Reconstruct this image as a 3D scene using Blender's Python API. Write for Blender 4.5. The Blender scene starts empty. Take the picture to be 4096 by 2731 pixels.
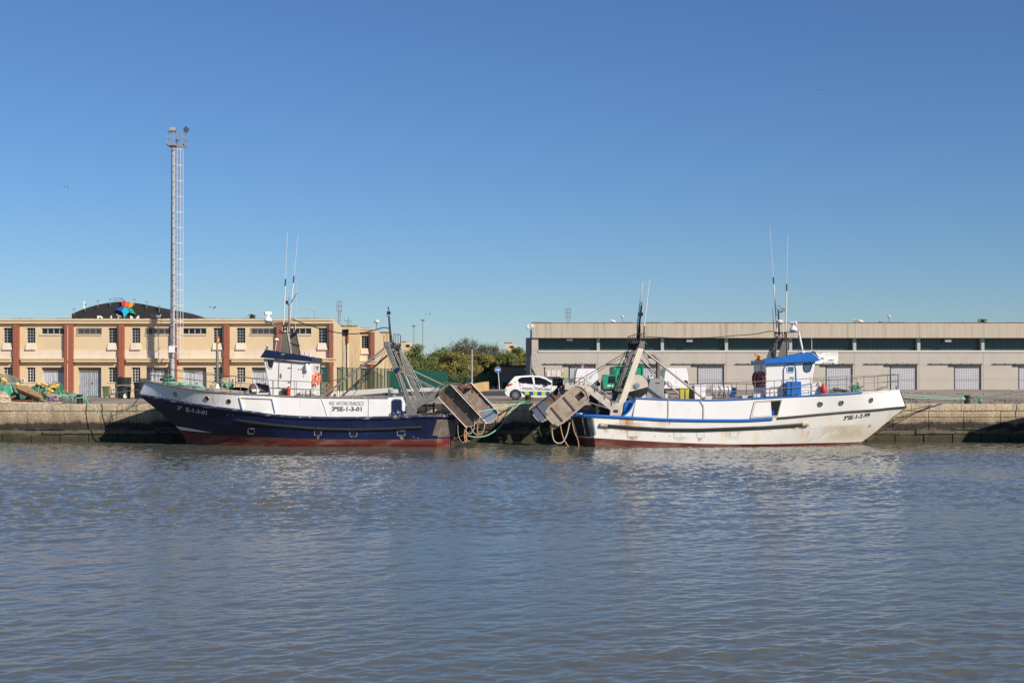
SKY = (1.5, 0.0, 10.0, 0.075, 1.0, 0.502)
import bpy, bmesh, math, random
import numpy as np
from mathutils import Vector as V, Matrix, noise as mnoise
random.seed(11)
C = bpy.context.scene.collection
# --- measured frame of the place: camera eye 1.68 m above the quays, river 80 m wide (metres, +Y away from camera) ---
F, H, YH, CX = 5700.0, 3.83, 1498.0, 2048.0
Q = 81.2          # quay wall distance
G = 2.15          # quay level above water
def X(px, Y): return (px - CX) * Y / F
def Z(py, Y): return H - (py - YH) * Y / F
def P(px, py, Y): return V((X(px, Y), Y, Z(py, Y)))
ORG = {}

class MB:
    def __init__(s): s.v = []; s.f = []; s.m = []; s.cur = 0
    def add(s, vs, fs):
        o = len(s.v); s.v += [tuple(v) for v in vs]
        for f in fs: s.f.append([o + i for i in f]); s.m.append(s.cur)
        return s
    def b2(s, x0, x1, y0, y1, z0, z1):
        return s.add([(x0,y0,z0),(x1,y0,z0),(x1,y1,z0),(x0,y1,z0),(x0,y0,z1),(x1,y0,z1),(x1,y1,z1),(x0,y1,z1)],
                     [(0,3,2,1),(4,5,6,7),(0,1,5,4),(1,2,6,5),(2,3,7,6),(3,0,4,7)])
    def box(s, c, d, R=None):
        c = V(c); vs = []
        for z in (-1,1):
            for a, b in ((-1,-1),(1,-1),(1,1),(-1,1)):
                p = V((a*d[0]/2, b*d[1]/2, z*d[2]/2))
                vs.append(c + (R @ p if R else p))
        return s.add(vs, [(0,3,2,1),(4,5,6,7),(0,1,5,4),(1,2,6,5),(2,3,7,6),(3,0,4,7)])
    def beam(s, a, b, w, h, up=(0,0,1)):
        a, b = V(a), V(b); d = (b-a); L = d.length; d.normalize(); u = V(up)
        sx = d.cross(u)
        if sx.length < 1e-4: sx = d.cross(V((0,1,0)))
        sx.normalize(); u = sx.cross(d)
        R = Matrix((sx, d, u)).transposed()
        return s.box((a+b)/2, (w, L, h), R)
    def tube(s, pts, r, n=6, closed=False):
        pts = [V(p) for p in pts]; N = len(pts)
        rs = r if isinstance(r, (list, tuple)) else [r]*N
        vs = []; prev = None
        for i, p in enumerate(pts):
            if closed: t = pts[(i+1) % N] - pts[i-1]
            else: t = pts[min(i+1, N-1)] - pts[max(i-1, 0)]
            if t.length < 1e-9: t = V((0,0,1))
            t.normalize()
            if prev is None:
                a = t.cross(V((0,0,1)))
                if a.length < .05: a = t.cross(V((1,0,0)))
            else:
                a = prev - t * prev.dot(t)
                if a.length < 1e-4: a = t.cross(V((0,0,1)))
            a.normalize(); prev = a; b = t.cross(a)
            for k in range(n):
                q = 2*math.pi*k/n
                vs.append(p + (a*math.cos(q) + b*math.sin(q))*rs[i])
        fs = []
        for i in range(N if closed else N-1):
            j = (i+1) % N
            for k in range(n):
                l = (k+1) % n
                fs.append((i*n+k, i*n+l, j*n+l, j*n+k))
        if not closed:
            fs.append(tuple(range(n))[::-1]); fs.append(tuple((N-1)*n+k for k in range(n)))
        return s.add(vs, fs)
    def prism(s, pts, ext):
        pts = [V(p) for p in pts]; n = len(pts); e = V(ext)
        return s.add(pts + [p+e for p in pts], [tuple(range(n)), tuple(range(2*n-1, n-1, -1))] +
                     [(i, i+n, (i+1) % n + n, (i+1) % n) for i in range(n)])
    def lathe(s, prof, c, ax='Z', n=16, R=None):
        c = V(c); vs = []
        for r, h in prof:
            for k in range(n):
                q = 2*math.pi*k/n; a, b = r*math.cos(q), r*math.sin(q)
                p = V((a,b,h)) if ax == 'Z' else (V((a,h,b)) if ax == 'Y' else V((h,a,b)))
                vs.append(c + (R @ p if R else p))
        fs = []
        for i in range(len(prof)-1):
            for k in range(n):
                l = (k+1) % n
                fs.append((i*n+k, i*n+l, (i+1)*n+l, (i+1)*n+k))
        fs.append(tuple(range(n))); fs.append(tuple((len(prof)-1)*n+k for k in range(n)))
        return s.add(vs, fs)
    def ball(s, c, r, n=12, m=8):
        if not isinstance(r, (tuple, list)): r = (r, r, r)
        vs = []; c = V(c)
        for i in range(m+1):
            t = math.pi*(i+.001)/(m+.002)
            for k in range(n):
                q = 2*math.pi*k/n
                vs.append(c + V((r[0]*math.sin(t)*math.cos(q), r[1]*math.sin(t)*math.sin(q), -r[2]*math.cos(t))))
        fs = [(i*n+k, i*n+(k+1) % n, (i+1)*n+(k+1) % n, (i+1)*n+k) for i in range(m) for k in range(n)]
        return s.add(vs, fs)
    def loft(s, secs, closed=True, caps=True, mats=None):
        n = len(secs[0]); vs = [p for sc in secs for p in sc]; o = len(s.v)
        s.v += [tuple(v) for v in vs]
        for i in range(len(secs)-1):
            for k in range(n if closed else n-1):
                l = (k+1) % n
                s.f.append([o+i*n+k, o+i*n+l, o+(i+1)*n+l, o+(i+1)*n+k]); s.m.append(mats[k] if mats else s.cur)
        if caps and closed:
            s.f.append([o+k for k in range(n)]); s.m.append(s.cur)
            s.f.append([o+(len(secs)-1)*n+k for k in range(n)]); s.m.append(s.cur)
        return s
    def torus(s, c, R, r, ax='Y', n=20, m=8, rot=None):
        pts = []
        for k in range(n):
            q = 2*math.pi*k/n; a, b = R*math.cos(q), R*math.sin(q)
            p = V((a,b,0)) if ax == 'Z' else (V((a,0,b)) if ax == 'Y' else V((0,a,b)))
            pts.append(V(c) + (rot @ p if rot else p))
        return s.tube(pts, r, m, True)
    def build(s, name, mats, parent=None, smooth=False, bevel=0, recalc=True):
        if not isinstance(mats, (list, tuple)): mats = [mats]
        vs = np.array(s.v, dtype=float)
        if parent is not None:
            r = parent
            while r.parent is not None: r = r.parent
            org = ORG[r.name]
        else:
            lo, hi = vs.min(0), vs.max(0)
            org = V(((lo[0]+hi[0])/2, (lo[1]+hi[1])/2, lo[2]))
        me = bpy.data.meshes.new(name)
        me.from_pydata((vs - np.array(org)).tolist(), [], s.f)
        for m in mats: me.materials.append(m)
        me.polygons.foreach_set('material_index', s.m)
        if recalc:
            bm = bmesh.new(); bm.from_mesh(me)
            bmesh.ops.recalc_face_normals(bm, faces=bm.faces); bm.to_mesh(me); bm.free()
        if smooth:
            me.polygons.foreach_set('use_smooth', [True]*len(me.polygons))
            me.set_sharp_from_angle(angle=math.radians(38 if smooth is True else smooth))
        me.update()
        o = bpy.data.objects.new(name, me); C.objects.link(o)
        if parent is None: o.location = org; ORG[o.name] = org
        else: o.parent = parent
        if bevel:
            b = o.modifiers.new('Bevel', 'BEVEL'); b.width = bevel; b.segments = 2; b.limit_method = 'ANGLE'; b.angle_limit = .6
        return o

def tag(o, label, cat, group=None):
    o['label'] = label; o['category'] = cat
    if group: o['group'] = group
    return o
def struct(o): o['kind'] = 'structure'; return o
def thing(name, label, cat, loc, group=None):
    o = bpy.data.objects.new(name, None); C.objects.link(o); o.location = loc; o.empty_display_size = .3
    ORG[o.name] = V(loc)
    return tag(o, label, cat, group)
def copy_tree(o, loc=None, label=None, rz=None, parent=None, scale=None):
    c = o.copy(); C.objects.link(c); c.parent = parent
    if parent is None:
        if loc is not None: c.location = loc; ORG[c.name] = V(loc)
        if rz is not None: c.rotation_euler = (0, 0, rz)
        if scale: c.scale = (scale,)*3
        if label: c['label'] = label
    for k in list(o.children): copy_tree(k, parent=c)
    return c

# ---------------------------------------------------------------- materials
def nodes(m):
    m.use_nodes = True; nt = m.node_tree
    return nt, nt.nodes, nt.links
def mat(name, col, rough=.6, metal=0., var=.12, scale=2., stretch=(1,1,1), bump=0., bscale=25., col2=None, s2=1.2,
        lo=.55, hi=.65, stretch2=None, island=0., spec=.5, col3=None, s3=1., lo3=.55, hi3=.65, stretch3=(1,1,1)):
    m = bpy.data.materials.new(name); nt, N, L = nodes(m)
    b = N['Principled BSDF']; b.inputs['Roughness'].default_value = rough; b.inputs['Metallic'].default_value = metal
    b.inputs['Specular IOR Level'].default_value = spec
    geo = N.new('ShaderNodeNewGeometry')
    def noi(sc, st, det=5):
        mp = N.new('ShaderNodeMapping'); mp.inputs['Scale'].default_value = st
        L.new(geo.outputs['Position'], mp.inputs['Vector'])
        n = N.new('ShaderNodeTexNoise'); n.inputs['Scale'].default_value = sc; n.inputs['Detail'].default_value = det
        n.inputs['Roughness'].default_value = .6
        L.new(mp.outputs[0], n.inputs['Vector']); return n
    def rng(src, a, c, d, e):
        r = N.new('ShaderNodeMapRange'); r.inputs[1].default_value = a; r.inputs[2].default_value = c
        r.inputs[3].default_value = d; r.inputs[4].default_value = e; L.new(src, r.inputs[0]); return r.outputs[0]
    def mix(a, bb, f, mode='MIX'):
        x = N.new('ShaderNodeMix'); x.data_type = 'RGBA'; x.blend_type = mode
        for s_, v in ((x.inputs[0], f), (x.inputs[6], a), (x.inputs[7], bb)):
            if hasattr(v, 'links'): L.new(v, s_)
            elif isinstance(v, (int, float)): s_.default_value = v
            else: s_.default_value = (*v[:3], 1)
        return x.outputs[2]
    out = col
    if col2 is not None:
        n2 = noi(s2, stretch2 or (1,1,1)); out = mix(out, col2, rng(n2.outputs[0], lo, hi, 0, 1))
    if col3 is not None:
        n3 = noi(s3, stretch3); out = mix(out, col3, rng(n3.outputs[0], lo3, hi3, 0, 1))
    if var:
        n1 = noi(scale, stretch)
        g = N.new('ShaderNodeCombineColor'); v = rng(n1.outputs[0], .3, .7, 1-var, 1+var)
        for i in range(3): L.new(v, g.inputs[i])
        out = mix(out, g.outputs[0], 1.0, 'MULTIPLY')
    if island:
        g = N.new('ShaderNodeCombineColor'); v = rng(geo.outputs['Random Per Island'], 0, 1, 1-island, 1+island)
        for i in range(3): L.new(v, g.inputs[i])
        out = mix(out, g.outputs[0], 1.0, 'MULTIPLY')
    if hasattr(out, 'links'): L.new(out, b.inputs['Base Color'])
    else: b.inputs['Base Color'].default_value = (*out, 1)
    if bump:
        n4 = noi(bscale, (1,1,1), 4); bp = N.new('ShaderNodeBump'); bp.inputs['Strength'].default_value = 1
        bp.inputs['Distance'].default_value = bump; L.new(n4.outputs[0], bp.inputs['Height']); L.new(bp.outputs[0], b.inputs['Normal'])
    return m
W = {}
def setm(k, *a, **kw): W[k] = mat(k, *a, **kw)
setm('white_paint', (.80,.785,.765), .4, var=.025, scale=1.3, col2=(.70,.66,.60), s2=1.6, lo=.62, hi=.8, stretch2=(1,1,.25))
setm('white_worn', (.80,.79,.78), .4, var=.04, scale=1.2, col2=(.55,.50,.43), s2=2.2, lo=.63, hi=.72, stretch2=(1.2,1,.3), col3=(.45,.42,.38), s3=4, lo3=.70, hi3=.74, stretch3=(1,1,2))
setm('white_rusty', (.85,.825,.77), .36, var=.04, scale=1.2, col2=(.80,.62,.34), s2=.9, lo=.56, hi=.85, stretch2=(1.6,1,.35), col3=(.55,.24,.06), s3=1.1, lo3=.66, hi3=.84, stretch3=(2.6,1,.35))
setm('navy', (.0055,.0095,.042), .36, var=.3, scale=1.5, col2=(.45,.45,.43), s2=4.5, lo=.72, hi=.74, stretch2=(1,1,2), col3=(.008,.024,.075), s3=.8, lo3=.5, hi3=.7, stretch3=(.5,1,1.5))
setm('navy_plain', (.006,.014,.058), .4, var=.15, scale=2)
setm('antifoul', (.135,.022,.017), .6, var=.22, scale=2, stretch=(.6,1,2), col2=(.20,.12,.09), s2=1.4, lo=.5, hi=.7, stretch2=(.5,1,2.5))
setm('blue_paint', (.015,.15,.52), .35, var=.08)
setm('steel', (.20,.20,.195), .5, .2, var=.2, scale=2.5, col2=(.22,.15,.10), s2=2.5, lo=.6, hi=.75)
setm('steel_bright', (.80,.70,.56), .45, .1, var=.12, scale=2.5, col2=(.5,.4,.3), s2=2.2, lo=.62, hi=.8)
setm('steel_pale', (.62,.56,.48), .5, .15, var=.15, scale=2.5, col2=(.35,.24,.16), s2=2.2, lo=.62, hi=.78)
setm('stainless', (.24,.20,.145), .35, .45, var=.15, scale=1.2)
setm('galv', (.33,.34,.35), .5, .25, var=.1)
setm('pipe', (.24,.23,.215), .45, .35, var=.12)
setm('rust', (.17,.075,.04), .75, var=.35, scale=6, bump=.01)
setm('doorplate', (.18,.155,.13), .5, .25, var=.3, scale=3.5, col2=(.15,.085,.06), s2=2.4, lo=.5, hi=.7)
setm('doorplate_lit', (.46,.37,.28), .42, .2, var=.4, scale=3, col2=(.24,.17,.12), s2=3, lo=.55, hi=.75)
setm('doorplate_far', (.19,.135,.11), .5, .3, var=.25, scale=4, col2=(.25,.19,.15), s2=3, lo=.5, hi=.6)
setm('doorrim', (.20,.11,.08), .6, .2, var=.3, scale=5, col2=(.3,.2,.15), s2=4)
setm('black', (.013,.013,.014), .5, var=.3, scale=4)
setm('black_rubber', (.018,.018,.02), .55, var=.35, scale=5, col2=(.09,.085,.08), s2=5, lo=.64, hi=.72)
setm('dark_iron', (.045,.042,.040), .6, .3, var=.3, scale=6)
setm('glass', (.012,.018,.024), .06, var=0)
setm('glass_blue', (.05,.14,.24), .12, var=.4, scale=6)
setm('opening_dark', (.006,.006,.006), .9, var=0)  # near-black colour standing for the darkness inside openings
setm('deck', (.30,.28,.25), .75, var=.2, scale=5, stretch=(.4,3,1))
setm('wood_rail', (.24,.20,.16), .75, var=.4, scale=4, col2=(.5,.48,.44), s2=5, lo=.6, hi=.68)
setm('orange', (.75,.17,.07), .55, var=.12, scale=5)
setm('red', (.55,.035,.025), .5, var=.12, scale=5)
setm('ring_red', (.42,.075,.055), .55, var=.1)
setm('car_glass', (.008,.010,.012), .25, var=0, spec=.25)
setm('lamp_body', (.10,.10,.10), .5)
setm('darkred', (.30,.03,.025), .5, var=.12, scale=5)
setm('bin_yellow', (.50,.45,.07), .5, var=.15)
setm('yellow', (.78,.55,.06), .5, var=.15)
setm('float_yellow', (.72,.46,.09), .5, var=.2, scale=9)
setm('green_rope', (.10,.36,.24), .7, var=.3, scale=8)
setm('pale_green_rope', (.26,.50,.36), .7, var=.2, scale=8)
setm('cream_rope', (.52,.42,.31), .8, var=.25, scale=9)
setm('tan_rope', (.50,.28,.13), .8, var=.3, scale=8)
setm('brown_rope', (.22,.16,.10), .8, var=.3, scale=8)
setm('wire', (.10,.09,.08), .6, .3, var=.2)
setm('net_green', (.012,.14,.075), .8, var=.35, scale=14, stretch=(1,1,1.6), bump=.05, bscale=24, col2=(.03,.21,.12), s2=8, lo=.4, hi=.7, col3=(.015,.07,.04), s3=7, lo3=.55, hi3=.65)
setm('net_bright', (.015,.26,.15), .8, var=.45, scale=7, stretch=(1.5,1,.6), bump=.05, bscale=18, col2=(.12,.36,.26), s2=6, lo=.55, hi=.7)
setm('net_mixed', (.10,.14,.11), .85, var=.35, scale=14, bump=.05, bscale=26, col2=(.17,.17,.14), s2=9, lo=.4, hi=.65, col3=(.03,.19,.11), s3=3.5, lo3=.58, hi3=.64)
setm('purple', (.10,.055,.135), .85, var=.35, scale=7, bump=.03, bscale=20)
setm('tarp_brown', (.17,.10,.085), .7, var=.25, scale=5)
setm('tub', (.028,.029,.031), .45, var=.3, scale=3)
setm('bin_green', (.11,.16,.07), .5, var=.15)
setm('cream_wall', (.67,.525,.33), .85, var=.05, scale=.8, col2=(.62,.48,.30), s2=.9, lo=.55, hi=.75, bump=.004, bscale=30)
setm('cream_pale', (.70,.60,.47), .85, var=.07, scale=1.2, stretch=(1,1,.3), col2=(.50,.43,.33), s2=2, lo=.6, hi=.75, stretch2=(2,1,.3))
setm('cream_stained', (.66,.48,.27), .85, var=.08, col2=(.26,.22,.14), s2=1.6, lo=.52, hi=.68, stretch2=(2.2,1,.22))
setm('moss', (.16,.14,.06), .95, var=.4, scale=5, col2=(.33,.26,.17), s2=2, lo=.45, hi=.6)
setm('shutter_pale', (.50,.53,.56), .5, .1, var=.15, scale=4, stretch=(4,1,.4), col2=(.36,.35,.32), s2=3, lo=.6, hi=.7, stretch2=(3,1,.5))
setm('shutter_grey', (.33,.37,.40), .5, .1, var=.3, scale=4, stretch=(5,1,.5), col2=(.58,.58,.56), s2=4, lo=.58, hi=.68, stretch2=(4,1,.5))
setm('louvre', (.33,.28,.22), .6, var=.1)
setm('frame_white', (.66,.65,.62), .5, var=.05)
setm('frame_grey', (.42,.45,.48), .4, .3, var=.05)
setm('conc_fascia', (.465,.41,.33), .85, var=.07, scale=.5, stretch=(2,1,.25), col2=(.33,.28,.21), s2=.8, lo=.52, hi=.72, stretch2=(3.5,1,.16), bump=.004)
setm('conc_wall', (.455,.42,.37), .85, var=.06, scale=.7, stretch=(1,1,.6), col2=(.40,.365,.31), s2=.6, lo=.55, hi=.8)
setm('conc_white', (.60,.58,.54), .8, var=.05)
setm('conc_col', (.36,.40,.40), .7, var=.08)
setm('channel_glass', (.035,.075,.075), .25, var=.25, scale=3, stretch=(6,1,.2))
setm('door_lilac', (.425,.435,.46), .5, .1, var=.05, scale=2)
setm('charcoal', (.022,.022,.023), .7, var=.08)
setm('rust_edge', (.16,.085,.06), .8, var=.5, scale=3)
setm('kiosk', (.20,.21,.22), .6, var=.08)
setm('fence_green', (.012,.065,.045), .5, var=.15)
setm('panel_green', (.008,.085,.058), .5, var=.12, scale=2)
setm('ramp', (.62,.42,.18), .85, var=.12, scale=1, col2=(.40,.27,.12), s2=1.5)
setm('car_white', (.80,.80,.80), .22, var=.02)
setm('tyre', (.015,.015,.016), .8, var=.1)
setm('silver', (.55,.55,.56), .3, .8, var=.05)
setm('lime', (.38,.62,.03), .4, var=.04)
setm('police_blue', (.02,.07,.26), .4, var=.04)
setm('ink', (.025,.03,.05), .5, var=.1)
setm('ink_grey', (.16,.17,.19), .6, var=.2, scale=6)
setm('ink_worn', (.62,.62,.60), .6, var=.15, scale=9, col2=(.03,.04,.09), s2=5, lo=.70, hi=.73)
setm('container_green', (.012,.30,.17), .45, var=.08, scale=1)
setm('sign_blue', (.02,.13,.42), .4, var=.03)
setm('sign_white', (.80,.80,.79), .5, var=.03)
setm('trunk', (.10,.075,.05), .9, var=.3, scale=6)
setm('leaf_mimosa', (.125,.135,.030), .7, var=.25, scale=.9, island=.18, col2=(.27,.185,.022), s2=.9, lo=.45, hi=.68)
setm('leaf_green', (.095,.122,.028), .7, var=.2, scale=.9, island=.18, col2=(.17,.13,.015), s2=.6, lo=.55, hi=.66)
setm('leaf_dark', (.070,.078,.036), .8, var=.2, scale=1.2, island=.2, col2=(.13,.09,.05), s2=.7, lo=.5, hi=.6)
setm('leaf_pine', (.095,.13,.034), .8, var=.2, scale=1.1, island=.2)
setm('leaf_palm', (.05,.07,.025), .7, var=.3, island=.4)
setm('grass', (.10,.12,.03), .9, var=.4, scale=3, island=.4)
setm('gull_white', (.80,.80,.80), .7, var=.02)
setm('gull_grey', (.36,.38,.41), .7, var=.05)
setm('beak', (.65,.40,.05), .5, var=0)
setm('canister', (.76,.73,.68), .45, var=.05, col2=(.6,.55,.47), s2=5)
setm('star_red', (.70,.035,.025), .5, var=.02); setm('star_orange', (.80,.16,.02), .5, var=.02); setm('star_amber', (.78,.37,.04), .5, var=.02)
setm('star_blue', (.02,.09,.48), .5, var=.02); setm('star_cyan', (.02,.48,.66), .5, var=.02); setm('star_teal', (.01,.38,.28), .5, var=.02); setm('star_green', (.03,.5,.25), .5, var=.02)
setm('flag_red', (.50,.02,.02), .7, var=.05); setm('flag_yellow', (.75,.45,.02), .7, var=.05)
setm('solar_white', (.70,.70,.68), .5, var=.04)

def brick():
    m = bpy.data.materials.new('brick'); nt, N, L = nodes(m); b = N['Principled BSDF']; b.inputs['Roughness'].default_value = .85
    tc = N.new('ShaderNodeNewGeometry'); sp = N.new('ShaderNodeSeparateXYZ'); cb = N.new('ShaderNodeCombineXYZ')
    L.new(tc.outputs['Position'], sp.inputs[0])
    ad = N.new('ShaderNodeMath'); L.new(sp.outputs[0], ad.inputs[0]); L.new(sp.outputs[1], ad.inputs[1])
    L.new(ad.outputs[0], cb.inputs[0]); L.new(sp.outputs[2], cb.inputs[1])
    t = N.new('ShaderNodeTexBrick'); t.inputs['Scale'].default_value = 1; t.inputs['Brick Width'].default_value = .25; t.inputs['Row Height'].default_value = .085
    t.inputs['Mortar Size'].default_value = .010; t.inputs['Color1'].default_value = (.33,.080,.036,1); t.inputs['Color2'].default_value = (.25,.056,.028,1)
    t.inputs['Mortar'].default_value = (.33,.18,.12,1); L.new(cb.outputs[0], t.inputs['Vector']); L.new(t.outputs[0], b.inputs['Base Color'])
    return m
W['brick'] = brick()

def netting(name, col, a):
    m = bpy.data.materials.new(name); nt, N, L = nodes(m); b = N['Principled BSDF']; b.inputs['Base Color'].default_value = (*col, 1); b.inputs['Roughness'].default_value = .7
    t = N.new('ShaderNodeBsdfTransparent'); mx = N.new('ShaderNodeMixShader'); mx.inputs[0].default_value = a
    L.new(t.outputs[0], mx.inputs[1]); L.new(b.outputs[0], mx.inputs[2]); L.new(mx.outputs[0], N['Material Output'].inputs[0])
    return m
W['mesh_green'] = netting('mesh_green', (.03,.10,.055), .42)
setm('bar_grey', (.20,.20,.20), .5)
setm('mast_grey', (.40,.405,.43), .5, .1, var=.06)
setm('polished', (.20,.235,.31), .4, .5, var=.15, scale=3)
setm('plate_grey', (.24,.25,.26), .6, 0, var=.12)
setm('brace_grey', (.27,.26,.25), .5, .1, var=.1)
W['mesh_fence'] = netting('mesh_fence', (.01,.07,.04), .30)

def stain(name, col, k, sc, st, lo, hi):
    m = bpy.data.materials.new(name); nt, N, L = nodes(m); b = N['Principled BSDF']; b.inputs['Base Color'].default_value = (*col,1); b.inputs['Roughness'].default_value = .6
    g = N.new('ShaderNodeNewGeometry'); tc = N.new('ShaderNodeTexCoord'); mp = N.new('ShaderNodeMapping'); mp.inputs['Scale'].default_value = st
    L.new(g.outputs['Position'], mp.inputs[0]); n = N.new('ShaderNodeTexNoise'); n.inputs['Scale'].default_value = sc; n.inputs['Detail'].default_value = 6; n.inputs['Roughness'].default_value = .65; L.new(mp.outputs[0], n.inputs[0])
    sp = N.new('ShaderNodeSeparateXYZ'); L.new(tc.outputs['Generated'], sp.inputs[0])
    def mth(op, a, c=0.):
        x = N.new('ShaderNodeMath'); x.operation = op
        for i, v in enumerate((a,c)):
            if hasattr(v,'links'): L.new(v, x.inputs[i])
            else: x.inputs[i].default_value = v
        return x.outputs[0]
    ed = mth('MULTIPLY', mth('MULTIPLY', sp.outputs[0], mth('SUBTRACT',1.,sp.outputs[0])), 4.)
    if k == 'run': vz = mth('POWER', sp.outputs[2], 1.1)
    else: vz = mth('MULTIPLY', mth('MULTIPLY', sp.outputs[2], mth('SUBTRACT',1.,sp.outputs[2])), 4.)
    r = N.new('ShaderNodeMapRange'); r.inputs[1].default_value = lo; r.inputs[2].default_value = hi
    L.new(mth('MULTIPLY', n.outputs[0], mth('POWER', mth('MULTIPLY', ed, vz), .5 if k == 'run' else .9)), r.inputs[0])
    t = N.new('ShaderNodeBsdfTransparent'); mx = N.new('ShaderNodeMixShader'); L.new(r.outputs[0], mx.inputs[0]); L.new(t.outputs[0], mx.inputs[1]); L.new(b.outputs[0], mx.inputs[2]); L.new(mx.outputs[0], N['Material Output'].inputs[0])
    return m
W['rust_run'] = stain('rust_run', (.55,.24,.05), 'run', 1.6, (3.2,1,.5), .24, .68)
W['rust_soft'] = stain('rust_soft', (.66,.47,.22), 'run', 1.3, (1.6,1,.5), .22, 1.15)
W['ochre_soft'] = stain('ochre_soft', (.70,.57,.34), 'blob', 1.0, (.8,1,1.2), .12, 1.15)
W['flaking'] = stain('flaking', (.62,.60,.55), 'blob', 5., (1,1,2), .47, .50)
W['rusty_flake'] = stain('rusty_flake', (.30,.22,.15), 'blob', 4., (1,1,2), .40, .50)
def quay_mat():
    m = bpy.data.materials.new('quay_stone'); nt, N, L = nodes(m); b = N['Principled BSDF']; b.inputs['Roughness'].default_value = .85
    g = N.new('ShaderNodeNewGeometry'); sp = N.new('ShaderNodeSeparateXYZ'); L.new(g.outputs['Position'], sp.inputs[0])
    def noi(sc, st, d=6):
        mp = N.new('ShaderNodeMapping'); mp.inputs['Scale'].default_value = st; L.new(g.outputs['Position'], mp.inputs['Vector'])
        n = N.new('ShaderNodeTexNoise'); n.inputs['Scale'].default_value = sc; n.inputs['Detail'].default_value = d; n.inputs['Roughness'].default_value = .65
        L.new(mp.outputs[0], n.inputs['Vector']); return n.outputs[0]
    def math_(op, a, c):
        x = N.new('ShaderNodeMath'); x.operation = op
        for i, v in enumerate((a, c)):
            if hasattr(v, 'links'): L.new(v, x.inputs[i])
            else: x.inputs[i].default_value = v
        return x.outputs[0]
    zz = math_('ADD', sp.outputs[2], math_('MULTIPLY', math_('SUBTRACT', noi(.9, (1,1,.5)), .5), .9))
    r = N.new('ShaderNodeValToRGB'); e = r.color_ramp.elements
    L.new(math_('DIVIDE', zz, 2.3), r.inputs[0])
    cols = [(0,(.036,.036,.015)),(.16,(.05,.048,.022)),(.22,(.115,.098,.066)),(.30,(.12,.10,.07)),(.335,(.034,.028,.022)),(.455,(.042,.034,.026)),
            (.51,(.27,.205,.13)),(.62,(.36,.28,.185)),(.78,(.44,.355,.24)),(1,(.52,.435,.305))]
    e[0].position, e[0].color = 0, (*cols[0][1],1); e[1].position, e[1].color = 1, (*cols[-1][1],1)
    for p_, c_ in cols[1:-1]:
        k = e.new(p_); k.color = (*c_,1)
    mx = N.new('ShaderNodeMix'); mx.data_type = 'RGBA'; mx.blend_type = 'MULTIPLY'; mx.inputs[0].default_value = 1
    L.new(r.outputs[0], mx.inputs[6])
    gr = N.new('ShaderNodeCombineColor'); v = math_('MULTIPLY', math_('ADD', math_('MULTIPLY', noi(8, (1,1,1), 8), 1.7), .15), math_('ADD', math_('MULTIPLY', noi(1.1, (1.6,1,.45)), 1.5), .27))
    for i in range(3): L.new(v, gr.inputs[i])
    L.new(gr.outputs[0], mx.inputs[7])
    m2 = N.new('ShaderNodeMix'); m2.data_type = 'RGBA'; L.new(mx.outputs[2], m2.inputs[6]); m2.inputs[7].default_value = (.42,.38,.31,1)
    mr = N.new('ShaderNodeMapRange'); mr.inputs[1].default_value = .70; mr.inputs[2].default_value = .76; L.new(noi(3.2, (1,1,.6), 8), mr.inputs[0]); mr.inputs[4].default_value = .7
    L.new(mr.outputs[0], m2.inputs[0])
    m3 = N.new('ShaderNodeMix'); m3.data_type = 'RGBA'; L.new(m2.outputs[2], m3.inputs[6]); m3.inputs[7].default_value = (.42,.30,.09,1)
    mr = N.new('ShaderNodeMapRange'); mr.inputs[1].default_value = .60; mr.inputs[2].default_value = .68
    L.new(math_('MULTIPLY', noi(.55, (1,1,1.5), 6), math_('GREATER_THAN', sp.outputs[2], 1.8)), mr.inputs[0]); mr.inputs[4].default_value = .75
    L.new(mr.outputs[0], m3.inputs[0]); L.new(m3.outputs[2], b.inputs['Base Color'])
    bp = N.new('ShaderNodeBump'); bp.inputs['Distance'].default_value = .05; L.new(noi(7, (1,1,1)), bp.inputs['Height']); L.new(bp.outputs[0], b.inputs['Normal'])
    return m
W['quay_stone'] = quay_mat()
setm('apron', (.34,.285,.23), .9, var=.15, scale=.25, stretch=(1,.35,1), col2=(.24,.195,.15), s2=.35, lo=.5, hi=.65, stretch2=(.6,.2,1), bump=.01)
setm('asphalt', (.05,.05,.05), .9, var=.15)
setm('verge', (.30,.25,.18), .9, var=.3, scale=.6, col2=(.17,.16,.07), s2=.5)

# text mesh in its own plane (x right, y up), unit height about .7
def text_verts(s, bold=0.0, shear=0.0):
    c = bpy.data.curves.new('text', 'FONT'); c.body = s; c.offset = bold; c.shear = shear; c.resolution_u = 3
    o = bpy.data.objects.new('text', c); C.objects.link(o)
    dg = bpy.context.evaluated_depsgraph_get(); me = bpy.data.meshes.new_from_object(o.evaluated_get(dg))
    vs = [tuple(v.co[:2]) for v in me.vertices]; fs = [tuple(p.vertices) for p in me.polygons]
    bpy.data.objects.remove(o); bpy.data.curves.remove(c); bpy.data.meshes.remove(me)
    return vs, fs
def text_fit(s, x0, x1, ybase, ytop, fn, bold=0., shear=0., slope=0., mb=None):
    """letters filling x0..x1 / ybase..ytop (photo measurements), laid on the surface fn(px,py)->point"""
    vs, fs = text_verts(s, bold, shear); a = np.array(vs)
    w0, w1 = a[:,0].min(), a[:,0].max(); h0, h1 = 0, a[:,1].max()
    mb = mb or MB(); out = []
    for u, v in vs:
        px = x0 + (u-w0)/(w1-w0)*(x1-x0); py = ybase + (v-h0)/(h1-h0)*(ytop-ybase) + slope*(px-x0)
        out.append(fn(px, py))
    mb.add(out, fs); return mb
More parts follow.
